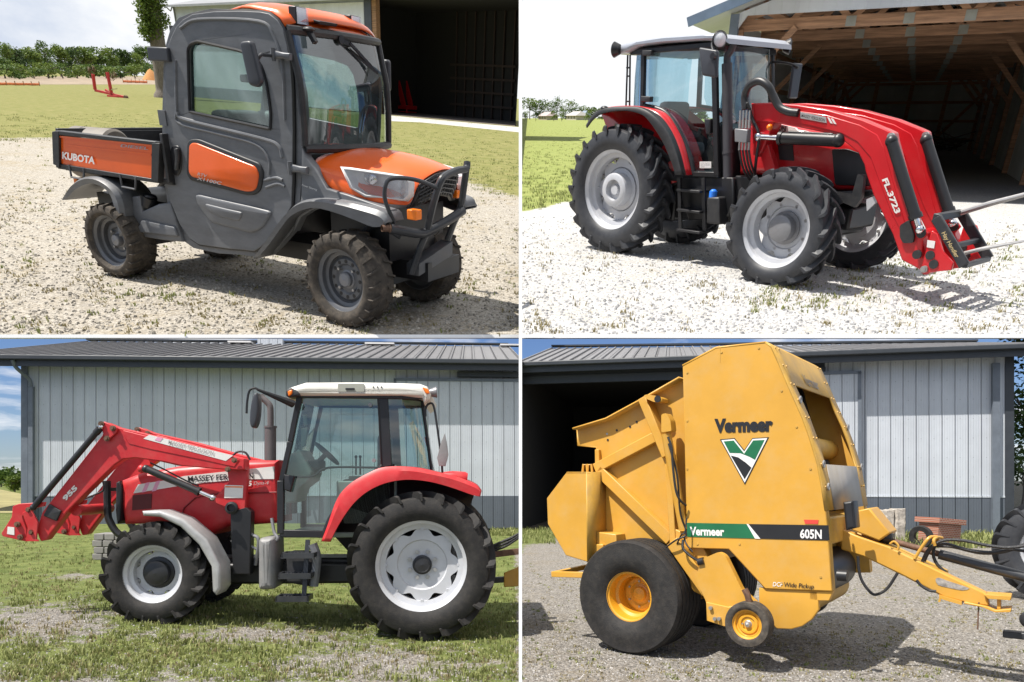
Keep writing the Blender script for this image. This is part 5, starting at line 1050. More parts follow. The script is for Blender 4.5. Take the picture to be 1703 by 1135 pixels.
    b=B(); b.prism(P(yb,943,785,975,785,977,788,941,788),yb,yt+.1); b.obj('guard_top','yellow',bo)
    for x in(973,981): b=B(); q=p3(x,785,yt-.1); b.tube([q+Vector((-.03,0,0)),q+Vector((-.02,0,.08)),q+Vector((.02,0,.08)),q+Vector((.03,0,0))],.014,6); b.obj('lift_hook','yellow',bo)
    b=B(); b.prism(P(yt-.1,1000,884,1032,888,1034,925,1000,925),yt-.2,yt-.0); b.prism(P(yt-.2,990,905,1006,905,1006,935,992,935),yt-.24,yt-.12); b.obj('spring_box','yellow',tl,bevel=.01)
    b=B(); b.bar(p3(919,955,.1),p3(990,957,.1),.06,.06); b.bar(p3(919,955,.1),p3(990,940,.7),.05,.05); b.obj('bale_kicker','yellow',t,bevel=.005)
    # axle, frame below
    b=B(); b.bar((0,.55,.58),(0,1.9,.58),.14,.14); b.prism(P(Y,1118,880,1160,900,1190,960,1180,1000,1150,985,1120,940),Y+.05,Y+.2); b.bar(p3(1120,900,Y),p3(1180,985,Y),.1,.14); b.obj('frame_rail','yellow',t,bevel=.01)
    b=B(); b.smooth([p3(1126,905,Y-.05),p3(1133,890,Y-.1),p3(1139,885,Y-.1),p3(1142,862,Y-.08)],.008); b.smooth([p3(1108,910,Y-.1),p3(1125,898,Y-.12),p3(1140,892,Y-.1),p3(1141,885,Y-.1)],.009); b.smooth([p3(1136,898,Y-.1),p3(1136,912,Y-.12),p3(1147,924,Y-.12),p3(1163,934,Y-.1)],.013); b.smooth([p3(1138,895,Y-.08),p3(1142,906,Y-.1),p3(1152,918,Y-.1)],.008); b.obj('side_hoses','hose',t)
    b=B(); b.lathe(p3(1166,934,Y-.12),[(.035,-.03),(.035,.03)],n=14,axis=(1,0,.3)); b.obj('hose_end','black',t)
    # wheels
    wheel(t,(0,.30,.575),1.15,.58,.50,0,.0,'rib',m_rim='rim_yellow',dish='steel',disc=-.15,hubr=.3,hubm='rim_yellow',m_ty='rubber',bolts=6,sq=.95)
    wheel(t,(0,2.05,.575),1.15,.58,.50,0,.0,'rib',m_rim='rim_yellow',dish='steel',disc=-.1,side=1,hubr=.3,hubm='rim_yellow',m_ty='rubber',bolts=6,sq=.95)
    q=p3(1240,1040,.02)
    wheel(t,(q.x,.12,q.z),.41,.17,.27,0,.0,'rib',m_rim='rim_yellow',dish='steel',disc=.3,hubr=.2,hubm='steel',m_ty='rubber_dusty',bolts=1,sq=.95)
    wheel(t,(q.x,yf+.1,q.z),.41,.17,.27,0,.0,'rib',m_rim='rim_yellow',dish='steel',side=1,disc=.3,hubr=.2,hubm='steel',m_ty='rubber_dusty',bolts=1,sq=.95)
    b=B(); b.prism(rnd(P(.18,1169,930,1196,918,1207,924,1235,981,1262,1006,1240,1038,1206,1041,1177,1031,1176,1001,1157,962),.03),.16,.24); pk=b.obj('pickup_side_plate','yellow',t,bevel=.01)
    b=B(); b.prism(P(.16,1176,1001,1212,1009,1232,1004,1228,1018,1208,1042,1177,1032),.13,.16); b.obj('wheel_arm','yellow',pk,bevel=.008)
    for x,z in((1183,1011),(1190,1029),(1197,1029)): q=p3(x,z,.13); b=B(); b.cyl(q,q+Vector((0,-.03,0)),.018,n=8); b.obj('bolt_head','steel',pk)
    b=B(); b.smooth([p3(1238,980,.1),p3(1243,990,.1),p3(1246,1002,.1)],.03,4,n=7); b.obj('spring','rust',pk)
    b=B(); b.puff(P(Y+.02,1262,978,1360,983,1362,1014,1350,1031,1334,1042,1316,1047,1292,1046,1275,1035,1262,1010),Y+.02,Y+.08,.01); b.obj('pickup_end_shield','yellow',t)
    a=p3(1310,1005,Y); b=B(); b.lathe((a.x,Y+.1,a.z),[(.16,0),(.16,W-.15)],n=24); b.obj('pickup_reel','yellow2',t)
    b=B(); b.prism(P(Y,1345,984,1384,984,1378,1000,1362,1000,1345,998),Y+.02,Y+.1); b.obj('shield_bracket','yellow',t,bevel=.008)
    # tongue
    yl=.85
    tb=P(yl,1398,880,1430,893,1477,909,1560,949,1641,988,1645,1008,1605,1002,1564,991,1503,959,1436,926,1398,914)
    b=B(); b.prism(tb,yl,yl+.14); tg_=b.obj('tongue','yellow',t,bevel=.012)
    b=B(); b.prism(P(yl+.3,1420,885,1477,905,1575,950,1575,962,1477,925,1420,900),yl+.34,yl+.42); b.obj('tongue_rail','yellow2',tg_,bevel=.01)
    b=B(); b.prism(P(yl,1417,852,1446,845,1480,887,1462,900,1417,882),yl+.0,yl+.4); b.obj('gearbox_cover','yellow',t,bevel=.012)
    b=B(); b.prism(P(yl,1636,988,1682,991,1682,998,1642,995),yl-.04,yl+.18); b.prism(P(yl,1604,1000,1642,1008,1656,1014,1682,1012,1682,1017.5,1655,1018,1636,1010,1604,1004),yl-.04,yl+.18); b.prism(P(yl,1658,992,1664,992,1664,1014,1658,1014),yl,yl+.14); b.obj('hitch_clevis','yellow',tg_,bevel=.006)
    b=B(); b.prism(P(yl,1562,989,1600,1000,1600,1006,1563,995),yl-.03,yl+.16); b.prism(P(yl,1562,995,1566,995,1564,1001,1561,1001),yl-.03,yl); b.obj('jack_mount','yellow',tg_)
    b=B(); b.prism(curve2(P(yl,1556,964,1562,961,1575,966,1600,974,1612,979,1600,982,1575,977,1560,973),2),yl-.004,yl+.01); b.obj('scraped_patch',mat('bare_scrape',(.36,.33,.30),.6,metal=.4,var=.4,vs=20),tg_)
    b=B(); b.cyl(p3(1480,899,yl+.2),p3(1563,922,yl+.2),.028,n=16); b.obj('drive_shaft','rust',t)
    b=B(); b.cyl(p3(1562,922,yl+.2),p3(1712,962,yl+.2),.045,n=18); b.obj('shaft_guard','satin',t)
    b=B(); b.lathe(p3(1472,894,yl+.15),[(.05,-.05),(.07,0),(.05,.06)],n=16,axis=(1,0,-.2)); b.obj('universal_joint','black',t)
    b=B(); b.smooth([p3(1521,930,yl),p3(1530,915,yl),p3(1543,897,yl),p3(1551,893,yl+.05),p3(1560,895,yl+.1),p3(1552,904,yl+.15),p3(1557,908,yl+.2)],.014); b.smooth([p3(1555,908,yl+.02),p3(1553,898,yl+.02),p3(1560,894,yl+.1),p3(1567,895,yl+.15)],.013); b.obj('hose_hoop','yellow',tg_)
    b=B(); b.smooth([p3(1480,905,yl-.02),p3(1487,901,yl-.02),p3(1494,908,yl-.02),p3(1493,915,yl-.02)],.01); b.obj('lift_handle','yellow',tg_)
    hs=[[(1534,934),(1541,919),(1551,908),(1570,899),(1600,899),(1640,907),(1675,911),(1706,908)],[(1537,934),(1545,917),(1556,906),(1575,905),(1610,915),(1650,919),(1680,914),(1706,917)],[(1555,906),(1552,922),(1558,938),(1572,952)],[(1556,908),(1585,910),(1630,920),(1670,918),(1706,905)]]
    for i,h in enumerate(hs): b=B(); b.smooth([p3(*q,yl+.05+.04*i) for q in h],.014,6); b.obj('hydraulic_hose','hose',t)
    for h in ([(1427,925),(1428,945),(1434,967),(1451,988),(1466,986),(1478,976),(1493,953)],[(1524,965),(1532,974),(1545,982),(1557,984)]): b=B(); b.smooth([p3(*q,yl-.05) for q in h],.013,6); b.obj('electric_cable','hose',t)
    b=B(); b.smooth([p3(1628,1002,yl),p3(1627,1020,yl),p3(1626,1047,yl)],.006); b.obj('safety_chain','rust',tg_)
    return t
BAL=baler()
# ================================================================ upper terraces: ground, sheds, trees
def lerpline(pts):
    X=[p[0] for p in pts]; Yv=[p[1] for p in pts]; return lambda x: float(np.interp(x,X,Yv))
def sstep(a,b,x): t=min(max((x-a)/(b-a),0),1); return t*t*(3-2*t)
GR1=groundmat('gravel_and_turf_left',(.47,.435,.38),(.20,.182,.155),(.15,.16,.045),(.235,.215,.085),(.26,.195,.09),stone_s=62,bumpd=.03,patch=1.1)
l1=lerpline([(-300,228),(0,229),(130,228),(270,232),(640,268),(700,282),(863,330)])
hz1=lambda px:110+px*.061+2
def turf1(p):
    x,y,d=KF.pr(p); a=l1(x); 
    if x>600: return .12+.62*sstep(12,-12,y-a)
    return .16+.85*sstep(6,-5,y-a)
slab(KF,KZ,-260,863.6,hz1,557,'gravel_yard',GR1,turf1,rows=90,cols=90)
GR2=groundmat('pale_gravel_and_turf_right',(.56,.555,.55),(.29,.285,.28),(.165,.205,.05),(.28,.30,.10),(.38,.32,.20),stone_s=55,bumpd=.03,patch=.75)
l2=lerpline([(860,352),(900,346),(935,336),(1100,312),(1210,322),(1300,322),(1400,250),(1950,250)])
def turf2(p):
    x,y,d=TF.pr(p); return .10+.92*sstep(7,-6,y-l2(x)) if x<1250 else .13
slab(TF,0,866.8,1960,lambda px:197,557,'pale_gravel_yard',GR2,turf2,rows=90,cols=90)
# white lip boards and slim mast added as collage dividers; mast covers the gap
def lip(fr,z,x0,x1,nm,lab):
    b=B(); xs=np.linspace(x0,x1,24); top=[];bot=[];ft=[]
    for x in xs:
        q=fr.at(x,556.9,2,z); wq=fr.R@q*fr.S+fr.O; d=wq[1]; h=5.4*d/1200; top.append(Vector(wq)+Vector((0,-.02,0))); bot.append(Vector(wq)+Vector((0,-.02,-h)))
    b.grid([top,bot]); b.grid([[v+Vector((0,.25,0)) for v in top],[v+Vector((0,.25,0)) for v in bot]]); b.grid([bot,[v+Vector((0,.25,0)) for v in bot]]); b.grid([[v+Vector((0,0,-.02)) for v in top],[v+Vector((0,.25,-.02)) for v in top]])
    tag(b.obj(nm,MT['board'],smooth=False),kind='structure')
m=mat('white_board',(.93,.93,.93),.6,var=.01); MT['board']=m
lip(KF,KZ,-260,863.6,'collage_board','x'); lip(TF,0,866.8,1960,'collage_board','x')
b=B(); b.box(.0485-.0088,.0485+.0088,4.0,4.02,-.1,4.6); tag(b.obj('collage_post','board',smooth=False),'tall slim white post added as the divider between the left and right pictures','post')
# ---- left terrace: metal shed with open bay
F=KF
A_=np.array([*F.g(642,191,KZ),KZ]); B_=np.array([*F.g(862.5,211,KZ),KZ]); ux=(B_-A_); wl_=np.linalg.norm(ux); ux/=wl_; uy=np.array([-ux[1],ux[0],0]);
if uy[1]<0: uy=-uy
S1=Frame(F.R@np.stack([ux,uy,[0,0,1]],1),F.R@A_*F.S+F.O,F.S)
xl=S1.at(296,60,1,0)[0]; zj=S1.at(625,-12,1,0)[2]; ze=S1.at(330,10,1,0)[2]
H1=ze
MT['wall1']=ribbed('shed_wall_left',(.62,.66,.72),.28,'X',depth=.03); MT['wall1w']=ribbed('white_sliding_door',(.86,.88,.92),.28,'X',depth=.03)
MT['wainscot']=ribbed('blue_grey_wainscot',(.22,.25,.29),.28,'X',depth=.03)
sh=thing('machine_shed','pale ribbed metal shed with a wide dark open bay behind the orange vehicle','shed',S1.M())
xj=S1.at(610,90,1,0)[0]; xj2=S1.at(628,90,1,0)[0]; xw=S1.at(503,60,1,0)[0]
b=B(); b.box(xl,xj,0,.08,0,H1); w0=b.obj('wall','wall1',sh,smooth=False)
b=B(); b.box(xw,xj-.02,-.14,-.06,.05,H1-.2); b.obj('sliding_door','wall1w',sh,smooth=False)
b=B(); b.box(xl,xw-.02,-.012,-.002,0,.9); b.obj('wainscot','wainscot',w0,smooth=False)
b=B(); b.box(xj,xj+(xj2-xj)*.62,-.12,.1,0,H1); b.obj('jamb',mat('blue_grey_trim',(.08,.09,.11),.5),sh); b=B(); b.box(xj+(xj2-xj)*.62,xj2,-.05,.3,0,H1); b.obj('jamb_post','wood',sh)
for i in range(6): b=B(); x=xl+(xj-xl)*(i+.5)/6.0; b.box(x-.06,x+.06,-.09,-.04,0,.01) if False else b.box(xl-.1,xl+.02,-.04,.1,0,H1); 
b.obj('corner_trim',mat('corner_trim',(.10,.11,.13),.5),sh)
# bay: side, back and roof cut along the camera's sight plane at the panel's right border
dp=7.5; o2=S1.R.T@(CAM-S1.O)/S1.S
def edge(y): # x on the sight plane through an image column, at depth y behind the wall
    q=S1.at(862.8,100,1,y); return q[0]
xr0,xr1=edge(.05),edge(dp)
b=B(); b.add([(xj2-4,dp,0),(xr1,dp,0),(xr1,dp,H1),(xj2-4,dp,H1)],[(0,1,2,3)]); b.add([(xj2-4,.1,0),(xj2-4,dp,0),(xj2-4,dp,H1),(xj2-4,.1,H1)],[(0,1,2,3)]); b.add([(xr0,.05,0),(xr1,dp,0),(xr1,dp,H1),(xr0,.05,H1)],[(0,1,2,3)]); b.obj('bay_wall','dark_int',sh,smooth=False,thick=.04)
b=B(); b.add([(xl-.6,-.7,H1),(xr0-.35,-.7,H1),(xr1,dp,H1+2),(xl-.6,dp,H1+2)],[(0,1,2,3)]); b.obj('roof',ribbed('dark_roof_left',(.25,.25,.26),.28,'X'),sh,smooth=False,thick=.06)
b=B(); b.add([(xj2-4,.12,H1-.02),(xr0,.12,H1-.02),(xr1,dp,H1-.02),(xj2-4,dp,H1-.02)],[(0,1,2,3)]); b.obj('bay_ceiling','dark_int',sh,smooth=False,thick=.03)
b=B(); b.bar((xl-.6,-.75,H1-.02),(xr0-.3,-.75,H1-.02),.12,.14); b.smooth([(xl+.02,-.72,H1-.1),(xl+.04,-.4,H1-.35),(xl+.05,-.08,H1-.5),(xl+.05,-.08,.1)],.05); b.obj('gutter',mat('pale_gutter',(.32,.33,.34),.5),sh)
for i in range(7):
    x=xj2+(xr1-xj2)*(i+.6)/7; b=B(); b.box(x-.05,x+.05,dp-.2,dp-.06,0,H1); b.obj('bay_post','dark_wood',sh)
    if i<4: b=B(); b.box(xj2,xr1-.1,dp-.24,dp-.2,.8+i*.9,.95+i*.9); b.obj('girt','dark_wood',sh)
# apron in front of the bay
q=[(*F.g(642,192,KZ),KZ+.006),(*F.g(862.8,212,KZ),KZ+.006),(*F.g(862.8,220.5,KZ),KZ+.006),(*F.g(700,204,KZ),KZ+.006),(*F.g(650,202,KZ),KZ+.006)]
b=B(); b.add(q,[(0,1,2,3,4)]); tag(b.obj('concrete_apron','concrete',smooth=False),kind='structure',matrix=F.M())
q=[(*S1.at(640,190,1,.1)[:1],.1,.006),(xr0,.1,.006),(xr1,dp,.006),(xj2-4,dp,.006)]
b=B(); b.add([(xj2-4,.1,.008),(xr0,.1,.008),(xr1,dp,.008),(xj2-4,dp,.008)],[(0,1,2,3)]); tag(b.obj('barn_floor',mat('dirt_floor',(.16,.13,.11),.95),smooth=False),kind='structure',matrix=S1.M())
# machines stored in the dark bay
def dark_loader():
    t=thing('front_loader','dim red loader frame parked inside the dark bay beside the jamb','loader',S1.M((S1.at(668,180,1,5.5)[0],5.5,0)))
    b=B(); b.prism([(-.5,2.3),(-.3,2.3),(.35,.7),(.35,.5),(-.1,.55),(-.5,1.9)],0,.12); b.obj('loader_arm','red',t); b=B(); b.prism([(-.5,2.3),(-.3,2.3),(.35,.7),(.35,.5),(-.1,.55),(-.5,1.9)],.8,.92); b.obj('loader_arm','red',t)
    b=B(); b.box(-.55,.75,-.1,1.0,.28,.55); b.box(-.5,.7,-.1,1.0,.05,.12); b.bar((-.4,0,0),(-.4,0,.3),.1); b.bar((.6,0,0),(.6,0,.3),.1); b.obj('base_frame','red',t,bevel=.03)
dark_loader()
# ---- trees
def tree(name,label,fr,base,h,w,seed,leaf='leaf',n=700,trunk=.12,group=None,low=.25,size=None,cat='tree'):
    rg=random.Random(seed); t=thing(name,label,cat,fr.M(base),group); b=B()
    pts=[Vector((0,0,-.02*h)),Vector((rg.uniform(-.03,.03)*h,0,.3*h)),Vector((rg.uniform(-.05,.05)*h,rg.uniform(-.05,.05)*h,.7*h))]
    b.tube(spline(pts,4),.04*h,8,radii=[trunk*w*.22*(1-.8*i/8) for i in range(9)])
    for i in range(5):
        a=rg.uniform(0,6.28); z=rg.uniform(.3,.55)*h; e=Vector((math.cos(a)*w*.36,math.sin(a)*w*.36,z+.25*h)); b.tube([(0,0,z),e*.5+Vector((0,0,z*.5)),e],.01,6,radii=[trunk*w*.10,trunk*w*.06,trunk*w*.02])
    b.obj('trunk','bark',t); b=B(); bl=[]
    for i in range(11):
        a=rg.uniform(0,6.28); r=rg.random()**.6*w*.34; z=h*rg.uniform(low+.12,.86); s_=rg.uniform(.15,.27)*(1.15-.5*abs(z/h-.5)); bl.append(((math.cos(a)*r,math.sin(a)*r,z),(w*s_,w*s_,h*s_*.7)))
    bl.append(((0,0,h*.86),(w*.2,w*.2,h*.13))); leafcloud(b,bl,n,size or w*.035,seed); b.obj('crown',leaf,t,smooth=False); return t
def treeline(fr,z,xs,ybase,tops,name,labels,group,seed,leafs,width=1.5,n=650):
    rg=random.Random(seed)
    for i,x in enumerate(xs):
        yb=ybase(x); q=fr.at(x,yb,2,z); d=fr.pr(q)[2]/fr.S; hh=(yb-tops(x)*1.0)*d/1200/fr.R[2,2]*rg.uniform(.80,1.14); wpx=(xs[1]-xs[0])*width*rg.uniform(.9,1.3); w=wpx*d/1200
        tree(name,labels[i%len(labels)],fr,(q[0],q[1],z),hh,w,seed*50+i,leafs[i%len(leafs)],n=n,group=group,low=.0,size=w*.04)
top1=lerpline([(-40,92),(0,88),(35,80),(60,84),(90,88),(120,90),(170,88),(200,94),(240,93),(290,90)])
treeline(KF,KZ,list(range(-24,300,21)),lambda x:128+x*.0,top1,'woodland_tree',['leafy green tree in the far woodland row behind the meadow'],'trees of the far woodland row',3,['leaf2','leaf','leaf2','leaf3'],1.9,2200)
treeline(KF,KZ,[x+9 for x in range(-24,300,24)],lambda x:131,lambda x:112,'hedge_bush',['low bright bush at the foot of the far woodland'],'bushes below the woodland',5,['leaf2','leaf'],1.9,600)
# meadow strip of bare soil, netting, posts, mound
b=B(); xs=np.linspace(-40,292,30); b.grid([[(*F.g(x,141,KZ),KZ+.01) for x in xs],[(*F.g(x,127.5,KZ),KZ+.01) for x in xs]]); tag(b.obj('bare_field',mat('pinkish_bare_soil',(.26,.20,.14),.95,var=.3,vs=.35),smooth=False),kind='structure',matrix=F.M())
MT['net']=mat('orange_netting',(.75,.20,.06),.7,var=.3,vs=3)
def net(x0,x1,y0,hpx,lab):
    t=thing('net_fence',lab,'fence',F.M()); a=Vector((*F.g(x0,y0,KZ),KZ)); c=Vector((*F.g(x1,y0+1,KZ),KZ)); d=F.pr(a)[2]/F.S; h=hpx*d/1200
    b=B(); b.grid([[a.lerp(c,v)+Vector((0,0,h*(.1+.05*math.sin(v*20)))) for v in np.linspace(0,1,20)],[a.lerp(c,v)+Vector((0,0,h*(1-.12*math.sin(v*31)**2))) for v in np.linspace(0,1,20)]]); b.obj('netting','net',t,thick=.02)
    for k in range(7): b=B(); p=a.lerp(c,k/6); b.cyl(p,p+Vector((0,0,h*1.6)),.05,n=6); b.obj('post','wood',t)
net(-20,66,142,4.5,'orange plastic net fence low across the meadow at left'); net(205,245,138,4,'short run of orange net fence near the tall trunk')
b=B(); q=F.at(252,134,2,KZ); d=F.pr(q)[2]/F.S; s=d/1200; b.lathe((q[0],q[1],KZ),[(14*s,0),(10*s,6*s),(4*s,14*s),(.01,17*s)],n=20,axis=(0,0,1),cap=False); tag(b.obj('sand_mound',mat('orange_sand',(.55,.26,.09),.9)),'orange sand mound beside the tall ivy covered trunk','mound',matrix=F.M())
# ivy trunk
def ivy():
    q=F.at(276,163,2,KZ); d=F.pr(q)[2]/F.S; s=d/1200; t=thing('ivy_covered_tree','tall bare trunk wrapped in ivy beside the left shed','tree',F.M((q[0],q[1],KZ)))
    b=B(); b.tube(spline([(0,0,-.1),(.02,0,30*s),(.0,0,90*s),(.1,0,215*s)],5),.3,14,radii=[15*s*(1-.35*i/15)*(1.25 if i<2 else 1) for i in range(16)]); b.obj('trunk','bark',t)
    b=B(); rg=random.Random(4)
    leafcloud(b,[((rg.uniform(-5,5)*s,rg.uniform(-8,2)*s,z*s),(rg.uniform(18,23)*s,20*s,16*s)) for z in range(92,220,9)],15000,2.2*s,9); b.obj('ivy','leaf2',t,smooth=False)
ivy()
# old red hay tedder
def tedder():
    q=F.at(190,162,2,KZ); d=F.pr(q)[2]/F.S; s=d/1200; t=thing('hay_tedder','rusty red hay tedder with folded arms resting in the meadow','farm implement',F.M((q[0],q[1],KZ)))
    P_=lambda x,y:Vector(((x-190)*s,0,max((160-y)*s,.03)))
    b=B(); b.bar(P_(146,152),P_(190,156),3.5*s); b.bar(P_(185,156),P_(222,167),3.5*s); b.bar(P_(190,156),P_(172,150),3*s); b.bar(P_(175,164),P_(200,160),4*s); b.obj('frame','red_old',t,bevel=.01)
    for a,c in(((146,151),(148,128)),((185,154),(184,124))): b=B(); b.bar(P_(*a),P_(*c),4.5*s,3*s); b.obj('folded_arm','red_old',t,bevel=.01)
    for x,y in((139,123),(150,121),(193,131),(200,128)):
        b=B(); p=P_(x,y)
        for k in range(8): a=k*math.pi/4; b.cyl(p,p+Vector((math.cos(a)*5*s,.1,math.sin(a)*5*s)),.4*s,n=5)
        b.lathe(p,[(5*s,-.3*s),(5.4*s,0),(5*s,.3*s)],n=20,cap=False); b.obj('rotor','rust',t)
    b=B(); b.bar(P_(175,151),P_(200,147),1.8*s); b.obj('drive_tube',mat('pale_yellow_tube',(.6,.58,.3),.6),t)
    b=B(); b.lathe(P_(221,165)+Vector((0,-.1,.0)),[(3.5*s,-.1),(3.5*s,.1)],n=16); b.obj('ground_wheel','rust',t)
tedder()
# tufts of grass
def tufts(fr,z,n,box_,test,seed,pw=1.0):
    rg=random.Random(seed); out=[]
    while len(out)<n:
        x=rg.uniform(box_[0],box_[2]); y=box_[1]+(box_[3]-box_[1])*rg.random()**pw
        if test(x,y,rg): q=fr.at(x,y,2,z); out.append((q[0],q[1],z,rg.uniform(.6,1.3)))
    return out
clump=lambda x,y,f,k: .5+.5*math.sin(x*.021*f+k)*math.sin(y*.05*f+k*2+math.sin(x*.03*f)*2)
blades('meadow_grass',tufts(KF,KZ,1700,(-10,190,863,330),lambda x,y,r:y<l1(x)+8,1),'blade',KF.M(),h=.035,seed=1,spread=.16,n=9)
blades('yard_weeds',tufts(KF,KZ,1000,(-10,232,863,556),lambda x,y,r:y>l1(x) and r.random()<clump(x,y,1,1)**2,2),'blade_dry',KF.M(),h=.022,seed=2,spread=.05,n=6)
blades('yard_weeds',tufts(KF,KZ,350,(-10,232,863,556),lambda x,y,r:y>l1(x) and r.random()<clump(x,y,1.3,3)**3,3),'blade',KF.M(),h=.028,seed=3,spread=.04,n=6)
blades('meadow_grass',tufts(TF,0,1500,(868,205,1180,350),lambda x,y,r:y<l2(x)+3,4),'blade',TF.M(),h=.07,seed=4,spread=.12,n=8)
blades('yard_weeds',tufts(TF,0,500,(868,350,1703,556),lambda x,y,r:r.random()<clump(x,y,1,2)**3,5),'blade_dry',TF.M(),h=.035,seed=5,spread=.06,n=6)
blades('yard_weeds',tufts(TF,0,350,(1250,400,1703,520),lambda x,y,r:r.random()<clump(x,y,1.5,2)**2,6),'blade',TF.M(),h=.035,seed=6,spread=.06,n=6)
# ---- right terrace: open timber truss shed
F=TF; d0=np.array([(1525-851)/1200,1,(800-195)/1200]); d0/=np.linalg.norm(d0); zl=F.R[:,2]; d0=d0-zl*(d0@zl); d0/=np.linalg.norm(d0); xs_=np.cross(d0,zl)
c0=F.R@np.array([*F.g(1190,318),0])*F.S+F.O
S2=Frame(np.stack([xs_,d0,zl],1),c0,F.S)
xR=S2.at(1846,60,1,0)[0]; He=S2.at(1190,34,1,0)[2]; DP=None
# depth of the shed: where its left wall foot is seen at x=1384
lo_,hi_=1,80
for _ in range(50):
    m_=(lo_+hi_)/2
    if S2.pr((0,m_,0))[0]<1384: lo_=m_
    else: hi_=m_
DP=lo_
W2=xR; pk=W2*.5*.30
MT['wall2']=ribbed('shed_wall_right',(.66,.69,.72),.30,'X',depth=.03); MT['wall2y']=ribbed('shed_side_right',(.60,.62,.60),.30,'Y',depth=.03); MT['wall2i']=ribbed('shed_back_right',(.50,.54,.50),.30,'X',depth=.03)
s2=thing('truss_shed','large open fronted shed with timber roof trusses behind the shiny red tractor','shed',S2.M())
zo=S2.at(1300,23,1,0)[2]; xo=S2.at(1214,100,1,0)[0]; xd=S2.at(1243,28,1,0)[0]; zd=S2.at(1214,60,1,0)[2]
zr=S2.at(1500,-30,1,0)[2]
out=[(0,0),(xo,0),(xo,zd),(xd,zo),(W2-xd,zo+.0),(W2-xo,zd),(W2-xo,0),(W2,0),(W2,He+.1),(W2/2,He+pk+.1),(0,He+.1)]
b=B(); b.prism(out,-.02,.05); b.obj('gable_wall','wall2',s2,smooth=False)
b=B(); b.box(-.12,.08,-.06,.1,0,He+.1); b.obj('corner_post',mat('blue_grey_corner',(.16,.20,.26),.5),s2)
b=B(); b.box(-.03,.0,.1,DP,0,He); b.obj('side_wall','wall2y',s2,smooth=False); b=B(); b.box(W2,W2+.03,.1,DP,0,He); b.obj('side_wall','wall2y',s2,smooth=False); b=B(); b.box(0,W2,DP,DP+.05,0,He+.3); b.obj('back_wall','wall2i',s2,smooth=False)
b=B(); b.add([(-.9,-.8,He-.12),(W2/2,-.8,He+pk+.25),(W2/2,DP+.3,He+pk+.25),(-.9,DP+.3,He-.12)],[(0,1,2,3)]); b.obj('roof_sheet',ribbed('roof_sheet_right',(.40,.41,.42),.30,'Y'),s2,smooth=False,thick=.04)
b=B(); b.add([(W2+.9,-.8,He-.12),(W2/2,-.8,He+pk+.25),(W2/2,DP+.3,He+pk+.25),(W2+.9,DP+.3,He-.12)],[(0,1,2,3)]); b.obj('roof_sheet',MT['wall2y'],s2,smooth=False,thick=.04)
b=B(); b.bar((-.95,-.85,He-.10),(W2/2,-.85,He+pk+.28),.05,.2); b.obj('rake_trim',mat('blue_trim',(.16,.22,.30),.4),s2)
nT=11
for i in range(nT):
    y=.35+(DP-.6)*i/(nT-1); b=B(); t_=.14
    b.bar((0,y,He-.12),(W2,y,He-.12),.07,.24); b.bar((0,y,He),(W2/2,y,He+pk),.07,.2); b.bar((W2,y,He),(W2/2,y,He+pk),.07,.2); b.bar((W2/2,y,He-.1),(W2/2,y,He+pk),.06,.16)
    for s_,q in((1,0),(-1,W2)):
        for a,c in((.16,.25),(.34,.25),(.34,.5),(.16,.08)): b.bar((q+s_*W2*a,y,He-.1),(q+s_*W2*c,y,He+pk*2*c),.05,.13)
    tr=b.obj('roof_truss','wood',s2,smooth=False)
    for a in(.34,.5,.66): b=B(); b.box(W2*a-.11,W2*a+.11,y-.045,y-.038,He-.23,He-.02); b.obj('truss_plate','plate',tr,smooth=False)
for i in range(7):
    y=.3+(DP-.4)*i/6
    for x in(.08,W2-.08): b=B(); b.box(x-.08,x+.08,y-.08,y+.08,0,He-.2); b.bar((x,y,He-1.6),(x+(1.3 if x<1 else -1.3),y,He-.2),.06,.14); b.obj('post','wood',s2,smooth=False)
for i in range(5):
    x=W2*(i)/4.; b=B(); b.box(x-.1,x+.1,DP-.2,DP-.02,0,He); b.obj('back_post','wood',s2,smooth=False)
for i in range(6):
    z=.5+i*.98; b=B(); b.box(0,W2,DP-.1,DP-.04,z,z+.13); b.obj('girt','wood',s2,smooth=False); b=B(); b.box(.0,.06,.1,DP,z,z+.13); b.obj('girt','wood',s2,smooth=False)
b=B(); b.bar((W2*.72,DP-.15,.4),(W2*.98,DP-.15,He-1),.05,.16); b.obj('wind_brace','wood',s2,smooth=False); b=B(); b.bar((W2*.02,DP-.15,He-.6),(W2*.2,DP-.15,.5),.05,.16); b.obj('wind_brace','wood',s2,smooth=False)
for i in range(9):
    x=W2*.5*(i+.5)/9
    for m_ in(0,1): xx=x if not m_ else W2-x; b=B(); b.box(xx-.04,xx+.04,.1,DP,He+pk*2*x/W2+.1,He+pk*2*x/W2+.2); b.obj('purlin','wood',s2,smooth=False)
b=B(); b.add([(0.05,.0,.006),(W2,.0,.006),(W2,DP,.006),(0.05,DP,.006)],[(0,1,2,3)]); tag(b.obj('shed_floor',mat('shed_gravel_floor',(.20,.19,.18),.95,var=.3,vs=20,bump=.8,bs=12),smooth=False),kind='structure',matrix=S2.M())
# brush pile at the back
rg=random.Random(12); b=B()
for i in range(26):
    p=Vector((W2*.80+rg.uniform(-.8,.8),DP-1.6+rg.uniform(-.5,.5),rg.uniform(.0,.3))); b.tube([p,p+Vector((rg.uniform(-1,1),rg.uniform(-.4,.4),rg.uniform(.1,.5))),p+Vector((rg.uniform(-1.6,1.6),rg.uniform(-.6,.6),rg.uniform(.1,1.0)))],.03,5)
tag(b.obj('brush_pile','bark'),'heap of dry branches at the back of the open truss shed','brush',matrix=S2.M())
